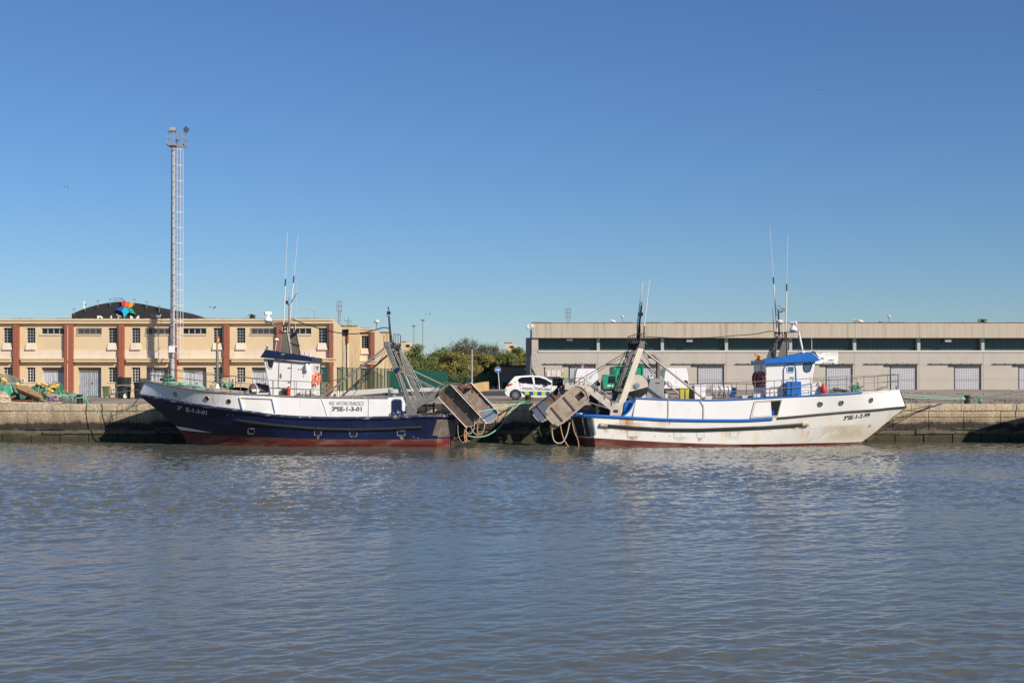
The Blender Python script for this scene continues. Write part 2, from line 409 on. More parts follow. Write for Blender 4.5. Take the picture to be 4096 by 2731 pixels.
# ================================================================ setting
def sheet(name, x0, x1, y0, y1, z, m, nx=1, ny=1):
    mb = MB(); xs = np.linspace(x0, x1, nx+1); ys = np.linspace(y0, y1, ny+1)
    vs = [(x, y, z) for y in ys for x in xs]
    mb.add(vs, [(j*(nx+1)+i, j*(nx+1)+i+1, (j+1)*(nx+1)+i+1, (j+1)*(nx+1)+i) for j in range(ny) for i in range(nx)])
    return struct(mb.build(name, m))
sheet('ground', -1500, 1500, Q+.5, 3000, G, W['apron'])
sheet('road', -60, 2.0, 112, 146, G+.004, W['asphalt'])
sheet('verge', -9.5, 2.1, 146, 200, G+.008, W['verge'])
# weeds in the joints of the quay paving
mb = MB(); rnd = random.Random(5)
lines = [((-3.5,84.3),(0.5,84.9)), ((9,91),(30,83.5)), ((20,110),(34,84)), ((-13,100),(-3,101)), ((24,150),(45,112)), ((-4,83.6),(-2.6,83.8)), ((10,108),(34,104)), ((18,92),(36,91))]
for a, b in lines:
    n = int(18*math.dist(a, b)/2)
    for i in range(n):
        t = rnd.random()
        if mnoise.noise(V((a[0]+(b[0]-a[0])*t, a[1]+(b[1]-a[1])*t, 0))*.9) < -.05: continue
        x = a[0]+(b[0]-a[0])*t + rnd.gauss(0,.05); y = a[1]+(b[1]-a[1])*t + rnd.gauss(0,.1); q = rnd.random()*3.1; h = rnd.uniform(.02,.07)
        dx, dy = .06*math.cos(q), .06*math.sin(q)
        mb.add([(x-dx,y-dy,G),(x+dx,y+dy,G),(x+dx*1.3,y+dy*1.3+.02,G+h),(x-dx*1.2,y-dy,G+h*.8)], [(0,1,2,3)])
o = mb.build('grass', W['grass']); o['kind'] = 'stuff'
# paving joints: real grooves would be sub-pixel, thin dark strips of bitumen sealing
mb = MB()
for k in range(9):
    y = 83.2 + k*2.6 + (.4 if k % 2 else 0)
    mb.b2(-70, 70, y, y+.07, G+.001, G+.005)
struct(mb.build('paving_joint', mat('joint', (.10,.085,.065), .9, var=.4, scale=1.5)))

# ---- quay wall: coping blocks, big courses, ledge, footing
def quay():
    root = thing('quay_wall', 'weathered stone quay wall with dark tide band behind the boats', 'quay wall', (0, Q, 0))
    rn = random.Random(3); mb = MB(); x = -60.
    while x < 60:
        w = rn.uniform(.75, 1.25); t = rn.uniform(0, .012)
        mb.b2(x+.006, x+w-.006, Q-rn.uniform(0,.03), Q+.5, G-.385+rn.uniform(0,.02), G+.004+t); x += w
    mb.build('coping', W['quay_stone'], root, bevel=.018)
    mb = MB(); x = -60.5
    while x < 60:
        w = rn.choice((2.0,2.1,2.05)); d = rn.uniform(-.015,.02)
        if rn.random() < .45:
            zm = G-.75; mb.b2(x+.014, x+w-.014, Q+.02+d, Q+1.2, .70, zm-.012); mb.b2(x+.014, x+w-.014, Q+.03-d, Q+1.2, zm+.012, G-.40)
        else: mb.b2(x+.014, x+w-.014, Q+.02+d, Q+1.2, .70, G-.40)
        x += w
    mb.b2(-150, 150, Q+.10, Q+1.3, -3, G-.02)
    mb.build('block_course', W['quay_stone'], root, bevel=.02)
    mb = MB(); x = -61.
    while x < 60:                                              # broken rounded ledge at the tide line
        w = rn.uniform(.9, 2.4); d = rn.uniform(.05,.15)
        if rn.random() < .93: mb.b2(x+.01, x+w, Q-d, Q+.5, .44+rn.uniform(-.03,.03), .66+rn.uniform(-.05,.03))
        x += w
    mb.build('ledge', W['quay_stone'], root, bevel=.04)
    mb = MB(); x = -60.2
    while x < 60:
        w = 1.64; mb.b2(x+.022, x+w-.022, Q-.06+rn.uniform(-.02,.02), Q+.6, -2, .40); x += w
    mb.build('footing', W['quay_stone'], root, bevel=.03)
    # far side parts of the wall beyond the frame
    mb = MB(); mb.b2(-1500,-60.6,Q,Q+1.3,-3,G); mb.b2(60.6,1500,Q,Q+1.3,-3,G); mb.build('plain_wall', W['quay_stone'], root)
quay()

# ---- water: summed wave trains on a fan-shaped sheet, muddy body, fine ripple bump
def water():
    rng = np.random.default_rng(4)
    ys = [8.0]
    while ys[-1] < Q+.3: ys.append(ys[-1] + min(.12, max(.03, ys[-1]**2/(F*H)*4*.30)))
    ys = np.array(ys); nc = 1150
    u = np.linspace(-1, 1, nc)
    hw = ys*.36*1.3 + 6
    Xg = u[None,:]*hw[:,None]; Yg = np.repeat(ys[:,None], nc, 1)
    Zg = np.zeros_like(Xg)
    patch = np.zeros_like(Xg); Dx = np.zeros_like(Xg); Dy = np.zeros_like(Xg)
    for i in range(10):
        k = 2*math.pi/rng.uniform(9, 40); a = rng.uniform(0, 6.28)
        patch += np.sin(k*(Xg*math.cos(a)*.5+Yg*math.sin(a)) + rng.uniform(0,6.28))
    patch = 1 + .16*patch
    for i in range(84):
        lam = .17*(15.0)**(i/83.0)*rng.uniform(.9,1.1)
        ang = rng.normal(-.92, .42) if i % 5 < 3 else rng.normal(-1.7, .6)
        k = 2*math.pi/lam; a = .0033*lam*rng.uniform(.6,1.4)*(1.15 if lam < .6 else (.75 if lam < 1.0 else .40))
        ph = k*(Xg*math.cos(ang)+Yg*math.sin(ang)) + rng.uniform(0,6.28) + .6*np.sin(.35*Xg+.21*Yg+i)
        s = np.sin(ph); Zg += a*s; c_ = np.cos(ph)*a*.85; Dx += c_*math.cos(ang); Dy += c_*math.sin(ang)
    amp = np.clip(patch, .45, 1.6)*(1+.55*np.clip((Yg-35)/35,0,1)); Zg *= amp; Xg = Xg+Dx*amp; Yg = Yg+Dy*amp
    fade = np.clip((Q-.1-Yg)/2.5, .25, 1); Zg *= fade
    # outer columns and near row run out to a flat far rim
    n = len(ys)
    Xf = np.concatenate([np.full((n,1),-1500.), Xg, np.full((n,1),1500.)], 1)
    Yf = np.concatenate([Yg[:,:1], Yg, Yg[:,-1:]], 1); Zf = np.concatenate([np.zeros((n,1)), Zg, np.zeros((n,1))], 1)
    Xf = np.concatenate([Xf[:1], Xf]); Yf = np.concatenate([np.full((1,nc+2), -60.), Yf]); Zf = np.concatenate([np.zeros((1,nc+2)), Zf])
    R, Cn = Xf.shape
    co = np.stack([Xf,Yf,Zf], -1).reshape(-1,3).astype(np.float32)
    idx = np.arange(R*Cn).reshape(R,Cn)
    q = np.stack([idx[:-1,:-1], idx[:-1,1:], idx[1:,1:], idx[1:,:-1]], -1).reshape(-1,4)
    me = bpy.data.meshes.new('water'); me.vertices.add(len(co)); me.vertices.foreach_set('co', co.ravel())
    me.loops.add(q.size); me.loops.foreach_set('vertex_index', q.ravel().astype(np.int32))
    me.polygons.add(len(q)); me.polygons.foreach_set('loop_start', np.arange(0, q.size, 4, dtype=np.int32))
    me.update(calc_edges=True); me.polygons.foreach_set('use_smooth', np.ones(len(q), dtype=bool))
    m = bpy.data.materials.new('river_water'); nt, N, L = nodes(m); b = N['Principled BSDF']
    b.inputs['Base Color'].default_value = (.108,.110,.086,1); b.inputs['Roughness'].default_value = .04; b.inputs['IOR'].default_value = 1.33
    g = N.new('ShaderNodeNewGeometry'); mp = N.new('ShaderNodeMapping'); mp.inputs['Scale'].default_value = (.7,1,1); mp.inputs['Rotation'].default_value = (0,0,.2)
    L.new(g.outputs['Position'], mp.inputs[0])
    nn = N.new('ShaderNodeTexNoise'); nn.inputs['Scale'].default_value = 7.5; nn.inputs['Detail'].default_value = 4; nn.inputs['Roughness'].default_value = .6
    L.new(mp.outputs[0], nn.inputs['Vector'])
    bp = N.new('ShaderNodeBump'); bp.inputs['Distance'].default_value = .010; bp.inputs['Strength'].default_value = .8
    L.new(nn.outputs[0], bp.inputs['Height']); L.new(bp.outputs[0], b.inputs['Normal'])
    me.materials.append(m)
    o = bpy.data.objects.new('water', me); C.objects.link(o); struct(o)
water()

# ================================================================ buildings
def holed_wall(mb, x0, x1, z0, z1, Y, holes, depth):
    """front wall at Y with real openings (x0,x1,z0,z1) that have jambs of the given depth"""
    xs = sorted({x0, x1, *[h[0] for h in holes], *[h[1] for h in holes]}); zs = sorted({z0, z1, *[h[2] for h in holes], *[h[3] for h in holes]})
    for i in range(len(xs)-1):
        for j in range(len(zs)-1):
            cx, cz = (xs[i]+xs[i+1])/2, (zs[j]+zs[j+1])/2
            if any(h[0] < cx < h[1] and h[2] < cz < h[3] for h in holes): continue
            mb.add([(xs[i],Y,zs[j]),(xs[i+1],Y,zs[j]),(xs[i+1],Y,zs[j+1]),(xs[i],Y,zs[j+1])], [(0,1,2,3)])
    for a, b, c, d in holes:
        mb.add([(a,Y,c),(b,Y,c),(b,Y,d),(a,Y,d),(a,Y+depth,c),(b,Y+depth,c),(b,Y+depth,d),(a,Y+depth,d)],
               [(0,1,5,4),(1,2,6,5),(2,3,7,6),(3,0,4,7)])
def corrug(mb, x0, x1, z0, z1, Y, pitch, dep):
    n = max(2, int((x1-x0)/pitch)); vs = []
    for i in range(n):
        a = x0+(x1-x0)*i/n; w = (x1-x0)/n
        for fx, fy in ((0,0),(.35,0),(.5,dep),(.85,dep)): vs.append((a+fx*w, Y+fy))
    vs.append((x1, Y)); m = len(vs)
    mb.add([(x,y,z0) for x,y in vs]+[(x,y,z1) for x,y in vs], [(i,i+1,i+1+m,i+m) for i in range(m-1)])

def narrow_window(root, xa, xb, za, zb, Y, m):
    f = MB(); w = .028; d0 = Y+.22
    for x in (xa, xa+(xb-xa)/3, xa+2*(xb-xa)/3, xb): f.b2(max(xa,x-w/2), min(xb,x+w/2)+.001, d0-.05, d0, za, zb)
    for k in range(6):
        z = za+(zb-za)*k/5; f.b2(xa, xb, d0-.044, d0-.006, max(za,z-w/2), min(zb,z+w/2))
    o = f.build('window', m, root)
    g = MB(); g.b2(xa, xb, d0+.03, d0+.04, za, zb); g.build('pane', W['glass'], o)
def strip_window(root, xa, xb, za, zb, Y, bars):
    f = MB(); d0 = Y+.16
    for k in range(5):
        x = xa+(xb-xa)*k/4; f.b2(max(xa,x-.035), min(xb,x+.035), d0-.05, d0, za, zb)
    f.b2(xa, xb, d0-.046, d0-.004, za, za+.05); f.b2(xa, xb, d0-.046, d0-.004, zb-.05, zb)
    o = f.build('window', W['frame_grey'], root)
    g = MB(); g.b2(xa, xb, d0+.02, d0+.03, za, zb); g.build('pane', W['glass'], o)
    if bars:
        g = MB(); n = 21
        for k in range(n+1):
            x = xa-.04+(xb-xa+.08)*k/n; g.b2(x-.008, x+.008, Y-.06, Y-.04, za-.03, zb+.03)
        for z in (za+.06, zb-.06): g.b2(xa-.06, xb+.06, Y-.064, Y-.044, z-.012, z+.012)
        for x in (xa-.02, xb+.02): g.b2(x-.01, x+.01, Y-.042, Y+.01, za+.05, za+.07)
        g.build('security_bars', W['bar_grey'], o)
def garage(root, xa, xb, za, zb, Y, m, num):
    d = Y+.30; zt = zb-.36; f = MB(); mid = (xa+xb)/2
    corrug(f, xa+.03, mid-.02, za+.02, zt-.02, d, .13, .028); corrug(f, mid+.02, xb-.03, za+.02, zt-.02, d, .13, .028)
    f.b2(mid-.03, mid+.03, d-.02, d+.05, za+.02, zt)
    f.b2(xa, xa+.05, d-.03, d+.06, za, zb); f.b2(xb-.05, xb, d-.03, d+.06, za, zb)
    o = f.build('garage_door', m, root)
    h = MB(); h.b2(mid+.07, mid+.16, d-.06, d-.01, za+1.0, za+1.08); h.build('handle', W['dark_iron'], o)
    l = MB()
    for k in range(6):
        z = zt+.03+k*.053; l.b2(xa+.05, xb-.05, d-.02, d+.03, z, z+.034)
    l.b2(xa+.05, xb-.05, d+.05, d+.06, zt, zb); l.build('louvre', W['louvre'], o)
    if num:
        t = MB(); 
        for k in range(3):
            t.b2(mid-.22+k*.16, mid-.11+k*.16, Y-.012, Y+.005, zb+.17, zb+.31)
        t.build('number_tile', W['frame_grey'], root)

def row_house(label, Y, pil, bay0, x_end, side_len, first, lx):
    """two storey row of fishermen's stores: pil = pilaster centres, bays between"""
    sc = 53.57
    z = lambda py: H - (py-YH)/sc
    root = thing('harbour_store', label, 'building', ((lx+x_end)/2, Y, G))
    ztop, zc0 = z(1276), z(1294); zl1, zl0 = z(1432), z(1447.5)
    holes = []; items = []
    wz = (z(1371), z(1311)); sz = (z(1336.5), z(1312)); lz = (z(1528), z(1469)); gz = (G, z(1469))
    for i in range(bay0, len(pil)-1):
        a, b = pil[i], pil[i+1]
        typeA = ((i+first) % 2 == 0)
        if typeA: nw = (a+38/sc, a+72/sc); st = (a+97/sc, a+191/sc)
        else: st = (b-178/sc, b-84/sc); nw = (b-55/sc, b-20/sc)
        for kind, (xa, xb), (za, zb) in (('n',nw,wz),('s',st,sz),('n',nw,lz),('g',st,gz)):
            if xa < lx or xb > x_end: continue
            holes.append((xa, xb, za, zb)); items.append((kind, xa, xb, za, zb, i))
    m = MB(); holed_wall(m, lx, x_end, G, zl0+.02, Y, [h for h in holes if h[3] < zl0], .34); holed_wall(m, lx, x_end, zl0+.02, zc0+.05, Y, [h for h in holes if h[3] > zl0], .28)
    # right side wall, back and roof
    m.add([(x_end,Y,G),(x_end,Y+side_len,G),(x_end,Y+side_len,ztop-.42),(x_end,Y,ztop-.02)], [(0,1,2,3)])
    m.add([(lx,Y+side_len,G),(x_end,Y+side_len,G),(x_end,Y+side_len,ztop-.42),(lx,Y+side_len,ztop-.42)], [(0,1,2,3)])
    m.build('wall', W['cream_wall'], root)
    m = MB(); m.add([(lx,Y+.1,ztop-.06),(x_end-.02,Y+.1,ztop-.06),(x_end-.02,Y+side_len,ztop-.45),(lx,Y+side_len,ztop-.45)], [(0,1,2,3)])
    m.build('roof', W['moss'], root)
    m = MB()                                                  # stepped cornice with weedy top
    xr = x_end+.02
    m.b2(lx, xr, Y-.32, Y+.1, ztop-.13, ztop); m.b2(lx, xr-.02, Y-.24, Y+.1, ztop-.235, ztop-.13); m.b2(lx, xr+.01, Y-.27, Y+.1, zc0+.004, ztop-.235)
    m.b2(lx, xr-.03, Y-.14, Y+.1, zc0-.05, zc0+.004)
    co = m.build('cornice', W['cream_wall'], root)
    m = MB(); rr = random.Random(int(Y))
    x = lx
    while x < xr-.2:
        w = rr.uniform(.25,.9); m.b2(x, min(xr-.05,x+w), Y-.28+rr.uniform(-.03,.05), Y+.3, ztop-.01, ztop+rr.uniform(.015,.065)); x += w
    m.build('weathered_cap', W['moss'], co)
    for i in range(bay0, len(pil)-1):                         # mid ledge, one per bay, pale band above it
        a, b = max(lx, pil[i]+.36), min(x_end+.25, pil[i+1]-.36)
        if i == len(pil)-2: b = x_end+.28
        if b-a < .5: continue
        m = MB(); m.b2(a, b, Y-.36, Y+.02, zl1-.10, zl1); m.b2(a+.03, b-.03, Y-.29, Y+.02, zl1-.19, zl1-.10); m.b2(a, b, Y-.32, Y+.02, zl0, zl1-.19)
        m.build('ledge', W['cream_wall'], root)
        m = MB(); m.b2(max(lx,pil[i]+.1), min(x_end,pil[i+1]-.1), Y-.03, Y+.02, zl1, z(1400)); m.build('pale_band', W['cream_pale'], root)
    for p in pil[bay0:]:
        wide = .62 if first == 1 and abs(p-pil[2]) < .1 else .385
        if p-wide/2 < lx-.3: continue
        x1 = min(p+wide/2, x_end+.012)
        m = MB(); m.b2(p-wide/2, x1, Y-.34, Y+.02, G, zl0-.002); m.b2(p-wide/2, x1, Y-.30, Y+.02, zl0-.002, zc0-.052)
        o = m.build('pilaster', W['brick'], root)
        if wide > .5:
            m = MB(); m.tube([(p-.06,Y-.36,G+.1),(p-.06,Y-.36,zl0-.1)], .022, 6); m.tube([(p-.06,Y-.33,zl0+.1),(p-.06,Y-.33,zc0-.2)], .022, 6)
            m.build('drain_pipe', W['frame_white'], o)
    nd = 0
    for kind, xa, xb, za, zb, i in items:
        if kind == 'n':
            narrow_window(root, xa, xb, za, zb, Y, W['frame_white'] if za < zl0 else W['frame_grey'])
            if za > zl0:
                s = MB(); ya = Y-.16
                s.add([(xa-.03,Y-.03,za-.02),(xb+.02,Y-.03,za-.02),(xb+.07,ya,za-.52),(xa-.07,ya,za-.52),(xa-.03,Y+.01,za-.02),(xb+.02,Y+.01,za-.02),(xb+.07,Y+.01,za-.52),(xa-.07,Y+.01,za-.52)],
                      [(0,1,2,3),(0,4,5,1),(1,5,6,2),(2,6,7,3),(3,7,4,0)])
                s.build('sill', W['cream_pale'], root)
            else:
                s = MB(); s.b2(xa-.05, xb+.05, Y-.05, Y+.1, za-.06, za); s.build('sill', W['cream_pale'], root)
        elif kind == 's':
            strip_window(root, xa, xb, za, zb, Y, i in (2,3,5))
            s = MB(); s.b2(xa-.12, xb+.04, Y-.06, Y+.05, za-.10, za-.02); s.build('sill', W['cream_wall'], root)
        else:
            garage(root, xa, xb, za, zb, Y, W['shutter_grey'] if i == 2 else W['shutter_pale'], True); nd += 1
    return root
B1 = 106.4
pil = [X(69-210*1, B1)] + [X(69+210*k, B1) for k in range(0, 7)]
hs = row_house('long two storey cream store building with brick pilasters behind the blue boat', B1, pil, 0, X(1333, B1), 5.4, 1, X(-220, B1))
# meter boxes and downpipes on it
for px, py0, py1, w in ((92,1514,1528,14),(455,1552,1575,14),(931,1513,1541,14),(898,1511,1524,10)):
    m = MB(); m.b2(X(px-w/2,B1), X(px+w/2,B1), B1-.10, B1+.01, Z(py1,B1), Z(py0,B1)); o = m.build('meter_box', W['conc_white'], hs)
    m = MB(); m.b2(X(px-1,B1), X(px+4,B1), B1-.115, B1-.09, Z(py0+9,B1), Z(py0+3,B1)); m.build('meter_window', W['black'], o)
B2 = 128.0
p2 = [X(1491.5, B2)-3.92*k for k in (2,1,0)]
row_house('receding cream store building with one brick pilaster beyond the green fence', B2, p2, 1, X(1498, B2), 9.0, 0, X(1437, B2))
# courtyard walls with funnel gutters between the two blocks and beyond
def gutter_wall(label, px0, px1, Y, pyt, pxg):
    r = thing('courtyard_wall', label, 'wall', (X((px0+px1)/2,Y), Y, G)); k = Y/5700
    m = MB(); m.b2(X(px0,Y), X(px1,Y), Y, Y+1.2, G, Z(pyt,Y)); m.build('wall', W['cream_stained'], r)
    m = MB(); m.b2(X(px0+6,Y), X(px1-10,Y), Y-.05, Y+1.25, Z(pyt,Y), Z(pyt-4,Y)); m.build('coping', W['moss'], r)
    x = X(pxg,Y); zt = Z(pyt+14,Y)
    m = MB()
    m.add([(x-.45,Y-.5,zt),(x+.12,Y-.55,zt+.05),(x+.12,Y,zt+.05),(x-.45,Y,zt),(x-.04,Y-.1,zt-.52),(x+.06,Y-.1,zt-.52),(x+.06,Y,zt-.52),(x-.04,Y,zt-.52)],
          [(0,1,2,3),(0,1,5,4),(1,2,6,5),(2,3,7,6),(3,0,4,7),(4,5,6,7)]); m.build('gutter_funnel', W['charcoal'], r)
    m = MB(); m.tube([(x+.02,Y-.08,zt-.52),(x+.02,Y-.08,zt-1.2)], .10, 8); m.build('clay_pipe', W['brick'], r)
    m = MB(); m.tube([(x+.02,Y-.08,zt-1.2),(x+.02,Y-.08,G)], .055, 8); m.build('downpipe', W['frame_white'], r)
gutter_wall('stained cream courtyard wall with black funnel gutter between the two store buildings', 1352, 1437.5, 127.2, 1305, 1390)
gutter_wall('stained cream wall with black gutter behind the grey stern gantry', 1512, 1566, 150, 1331, 1533)

# ---- warehouse
WY = 160.0
def warehouse():
    k = WY/F; x = lambda px: X(px, WY); z = lambda py: Z(py, WY)
    r = thing('warehouse', 'long low concrete warehouse with grey sliding doors behind the white boat', 'warehouse', (x(3200), WY, G))
    x0, x1 = x(2127), x(4450); D = 13
    doors = [(x(2274+257*i), x(2274+257*i+107)) for i in range(9) if 2274+257*i < 4400]
    m = MB(); holed_wall(m, x0, x1, G, z(1401), WY, [(a, b, G, z(1462)) for a, b in doors], .35)
    m.add([(x0,WY,G),(x0,WY+D,G),(x0,WY+D,z(1401)),(x0,WY,z(1401))], [(0,1,2,3)]); m.add([(x0,WY+D,G),(x1,WY+D,G),(x1,WY+D,z(1300)),(x0,WY+D,z(1300))], [(0,1,2,3)])
    m.add([(x1,WY,G),(x1,WY+D,G),(x1,WY+D,z(1300)),(x1,WY,z(1300))], [(0,1,2,3)])
    w = m.build('wall', W['conc_wall'], r)
    m = MB()
    joints = [2391+257*i for i in range(9)]
    for j in joints: m.b2(x(j)-.018, x(j)+.018, WY-.008, WY+.01, G, z(1408))
    for py in (1461.5, 1517.5): m.b2(x0, x1, WY-.006, WY+.01, z(py)-.014, z(py)+.014)
    m.build('panel_joint', mat('joint_grey', (.26,.24,.20), .9), w)
    m = MB(); m.b2(x(2153), x1, WY-.10, WY+1.5, z(1408), z(1402)); m.build('sill', W['conc_white'], r)
    m = MB(); cur = x0
    for j in joints:
        m.b2(cur+.012, x(j)-.012, WY-.25, WY+1.2, z(1351), z(1292)); cur = x(j)
    m.b2(cur, x1, WY-.25, WY+1.2, z(1351), z(1292)); m.b2(x0+.3, x1, WY+.3, WY+D, z(1352), z(1297))
    m.build('fascia', W['conc_fascia'], r)
    m = MB(); rr = random.Random(8); cx = x0
    while cx < x1:
        wd = rr.uniform(.6, 3.2); m.b2(cx, min(cx+wd,x1), WY-.28, WY+1.5, z(1292)-.01, z(1292)+rr.uniform(.03,.10)); cx += wd
    m.build('roof_edge', W['rust_edge'], r)
    m = MB(); m.b2(x0, x(2153), WY, WY+1.4, z(1402), z(1351)); m.build('end_pier', W['conc_wall'], r)
    for j in joints:
        m = MB(); m.b2(x(j-3), x(j+9), WY+.35, WY+1.4, z(1402), z(1351)); m.build('window_pier', W['conc_col'], r)
    cur = x(2153)
    for j in joints + [4450]:
        m = MB(); corrug(m, cur, x(j)-.0, z(1401.5), z(1351), WY+1.05, .28, .05)
        g = m.build('glazing', W['channel_glass'], r); cur = x(j)
    for px, py in ((2279,1356),(2759,1361),(3794,1361)):
        m = MB(); m.b2(x(px-12), x(px+12), WY+.05, WY+.5, z(py+6), z(py-5)); m.build('lamp_box', W['conc_col'], r)
    for i, (a, b) in enumerate(doors):
        m = MB(); corrug(m, a+.16, b, G+.01, z(1462), WY+.12, .24, .012); o = m.build('sliding_door', W['door_lilac'], r)
        m = MB(); m.b2(a-.02, a+.14, WY+.05, WY+.3, G, z(1463)); m.build('dark_gap', W['black'], o)  # black strip stands for the dark gap at the door's left edge
        m = MB(); m.b2(b-.01, b+.05, WY-.03, WY+.12, G, z(1464)); m.build('jamb', W['dark_iron'], o)
        m = MB(); m.b2(a-2.95, b+.05, WY-.10, WY-.003, z(1457.5), z(1455)); m.b2(a-.55, b+.05, WY-.16, WY-.003, z(1463.5), z(1457.5))
        for q in range(6): m.b2(a-2.7+q*1.15, a-2.6+q*1.15, WY-.12, WY-.004, z(1455), z(1453))
        m.build('door_rail', W['dark_iron'], o)
        m = MB(); c = (a+b)/2; m.b2(c-.17, c+.17, WY-.02, WY-.004, z(1450.5), z(1444)); s = m.build('number_plate', W['conc_white'], r)
        m = MB(); m.b2(c-.10, c-.02, WY-.026, WY-.018, z(1449.5), z(1447.5)); m.b2(c+.01, c+.09, WY-.026, WY-.018, z(1449.5), z(1447.5)); m.b2(c-.11, c+.1, WY-.026, WY-.018, z(1446.5), z(1445.2)); m.build('plate_mark', W['ink_grey'], s)
    m = MB(); m.b2(x(2597)-.01, x(2608)+.1, WY-.02, WY-.004, z(1514), z(1497)); s = m.build('parking_notice', W['sign_white'], r)
    m = MB(); m.lathe([(.13,-.03),(.13,-.022)], (x(2603)+.03, WY, z(1503)), 'Y', 16); m.build('ring_mark', W['sign_blue'], s)
    m = MB(); m.b2(x(2597)+.02, x(2608)+.08, WY-.026, WY-.018, z(1513), z(1510)); m.build('yellow_bar', W['yellow'], s)
    # darker rear block stepping out to the left
    m = MB(); m.b2(x(2107), x0, WY+6, WY+12.5, G, z(1345)); m.build('rear_block', W['conc_wall'], r)
    # dome camera at the corner
    m = MB(); m.tube([P(2127,1303,WY-.2), P(2118,1299,WY-.2), P(2111,1301,WY-.2), P(2111,1306,WY-.2)], .07, 8); m.box(P(2129,1303,WY-.3), (.25,.2,.32))
    o = m.build('security_camera', W['white_paint'], r, True)
    m = MB(); m.ball(P(2111,1309,WY-.2), (.16,.16,.18)); m.build('camera_dome', W['white_paint'], o, True)
    return r
warehouse()
# banner of the tuna company over the door
yb = WY-.03
bn = thing('banner', 'white printed banner on warehouse wall beside the white wheelhouse', 'banner', P(3295,1455,yb))
m = MB(); m.b2(X(3240,yb), X(3352,yb), yb-.01, yb+.02, Z(1455,yb), Z(1401,yb)); m.build('cloth', W['sign_white'], bn)
fb = lambda px, py: P(px, py, yb-.018)
m = text_fit('AR', 3281, 3296, 1438, 1429, fb, .02); m.build('lettering', mat('ink_violet', (.10,.10,.28), .6), bn)
m = text_fit('de', 3291, 3299, 1453, 1446, fb, .01); m.build('lettering', W['ink_grey'], bn)
m = text_fit('almadraba', 3302, 3338, 1453, 1446, fb, .01); m.build('lettering', W['ink_grey'], bn)
m = text_fit('www', 3301, 3315, 1419, 1416.5, fb); m.build('lettering', W['ink_grey'], bn)
m = text_fit('.com', 3320, 3347, 1419, 1415.5, fb); m.build('lettering', W['ink_grey'], bn)
m = MB()
for pts in (((3262,1408),(3275,1412),(3290,1411),(3281,1415)), ((3308,1441),(3325,1437),(3340,1441),(3322,1443))): m.add([fb(*p) for p in pts], [(0,1,2,3)])
m.build('fish_drawing', W['ink_grey'], bn)

# ---- mall with barrel roof and star, far behind
def mall():
    Y = 300.; x = lambda px: X(px,Y); z = lambda py: Z(py,Y)
    r = thing('shopping_hall', 'black arched hall with coloured star logo rising behind the cream roof', 'building', (x(487), Y, G))
    pts = [(x(287),Y,G),(x(287),Y,z(1255))]
    for i in range(25):
        t = i/24; px = 298+(680-298)*t; u = (t-.49)/.51
        pts.append((x(px),Y,z(1208+ (1254-1208)*(u*u if u < 0 else u*u*.93))))
    pts += [(x(690),Y,z(1254)),(x(690),Y,G)]
    m = MB(); m.prism(pts, (0,40,0)); m.build('facade', W['charcoal'], r)
    fn = lambda px, py: P(px, py, Y-.35)
    tb = lambda px, py: P(px, py, Y-.15)
    txt = 'Bah\u00edaMar'
    vs, fs = text_verts('Bah\u00eda Mar', .012); a = np.array(vs); w0, w1 = a[:,0].min(), a[:,0].max(); hh = a[:,1].max()
    m = MB(); x0_, x1_ = 388.5, 606
    m.add([tb(x0_+(u-w0)/(w1-w0)*(x1_-x0_), 1310+(v/hh)*(1262.5-1310)) for u, v in vs], fs)
    m.build('lettering', W['sign_white'], r)
    S = lambda q: (300+q[0]/5.6, 1180+q[1]/5.6)
    def arc(a, b, bend, n=5):
        a, b = V((*a,0)), V((*b,0)); d = b-a; nrm = V((-d.y, d.x, 0)); return [tuple((a+d*t+nrm*bend*-.55*4*t*(1-t))[:2]) for t in [i/n for i in range(n)]]
    parts = {'star_red': arc((1060,245),(1085,100),-.06)+arc((1085,100),(1155,155),0)+arc((1155,155),(1120,265),-.08),
      'star_orange': arc((1120,268),(1153,152),.08)+arc((1153,152),(1190,190),.05)+arc((1190,190),(1240,170),.03)+arc((1240,170),(1210,292),.1),
      'star_amber': arc((1210,293),(1240,168),-.1)+arc((1240,168),(1340,162),0)+arc((1340,162),(1282,297),-.08),
      'star_blue': arc((918,322),(1066,245),-.1)+arc((1066,245),(1118,270),0)+arc((1118,270),(1050,370),-.1)+arc((1050,370),(918,322),-.05),
      'star_cyan': arc((1118,270),(1210,296),0)+arc((1210,296),(1225,385),-.08)+arc((1225,385),(1110,520),-.1)+arc((1110,520),(1078,375),-.05)+arc((1078,375),(1050,370),0),
      'star_teal': arc((1210,296),(1285,298),0)+arc((1285,298),(1365,430),-.08)+arc((1365,430),(1222,395),-.05)}
    for kx, pp in parts.items():
        m = MB(); m.prism([tb(*S(q)) for q in pp], (0,-.5,0)); m.build('star_point', W[kx], r)
    for px in (300,345,395,445,491,540,590,641):
        t = (px-298)/(680-298); u = (t-.49)/.51; zz = z(1208+46*u*u)
        m = MB(); m.tube([(x(px),Y-.6,zz-.6),(x(px),Y-.6,zz+.65)], .05, 5); m.b2(x(px)-.24, x(px)+.24, Y-.9, Y-.4, zz+.62, zz+.82); m.build('floodlight', W['galv'], r)
    m = MB(); m.tube([P(335.5,1250,Y+3), P(335.5,1205,Y+3)], .2, 10); m.build('flue', W['white_paint'], r)
    m = MB()
    for px in (452,457,462,467,472,477,482,488): m.tube([P(px,1208,Y+14),P(px,1192,Y+14)], .04, 4)
    for py in (1192,1200,1207): m.tube([P(452,py,Y+14),P(488,py,Y+14)], .05, 4)
    m.build('roof_frame', W['galv'], r)
mall()
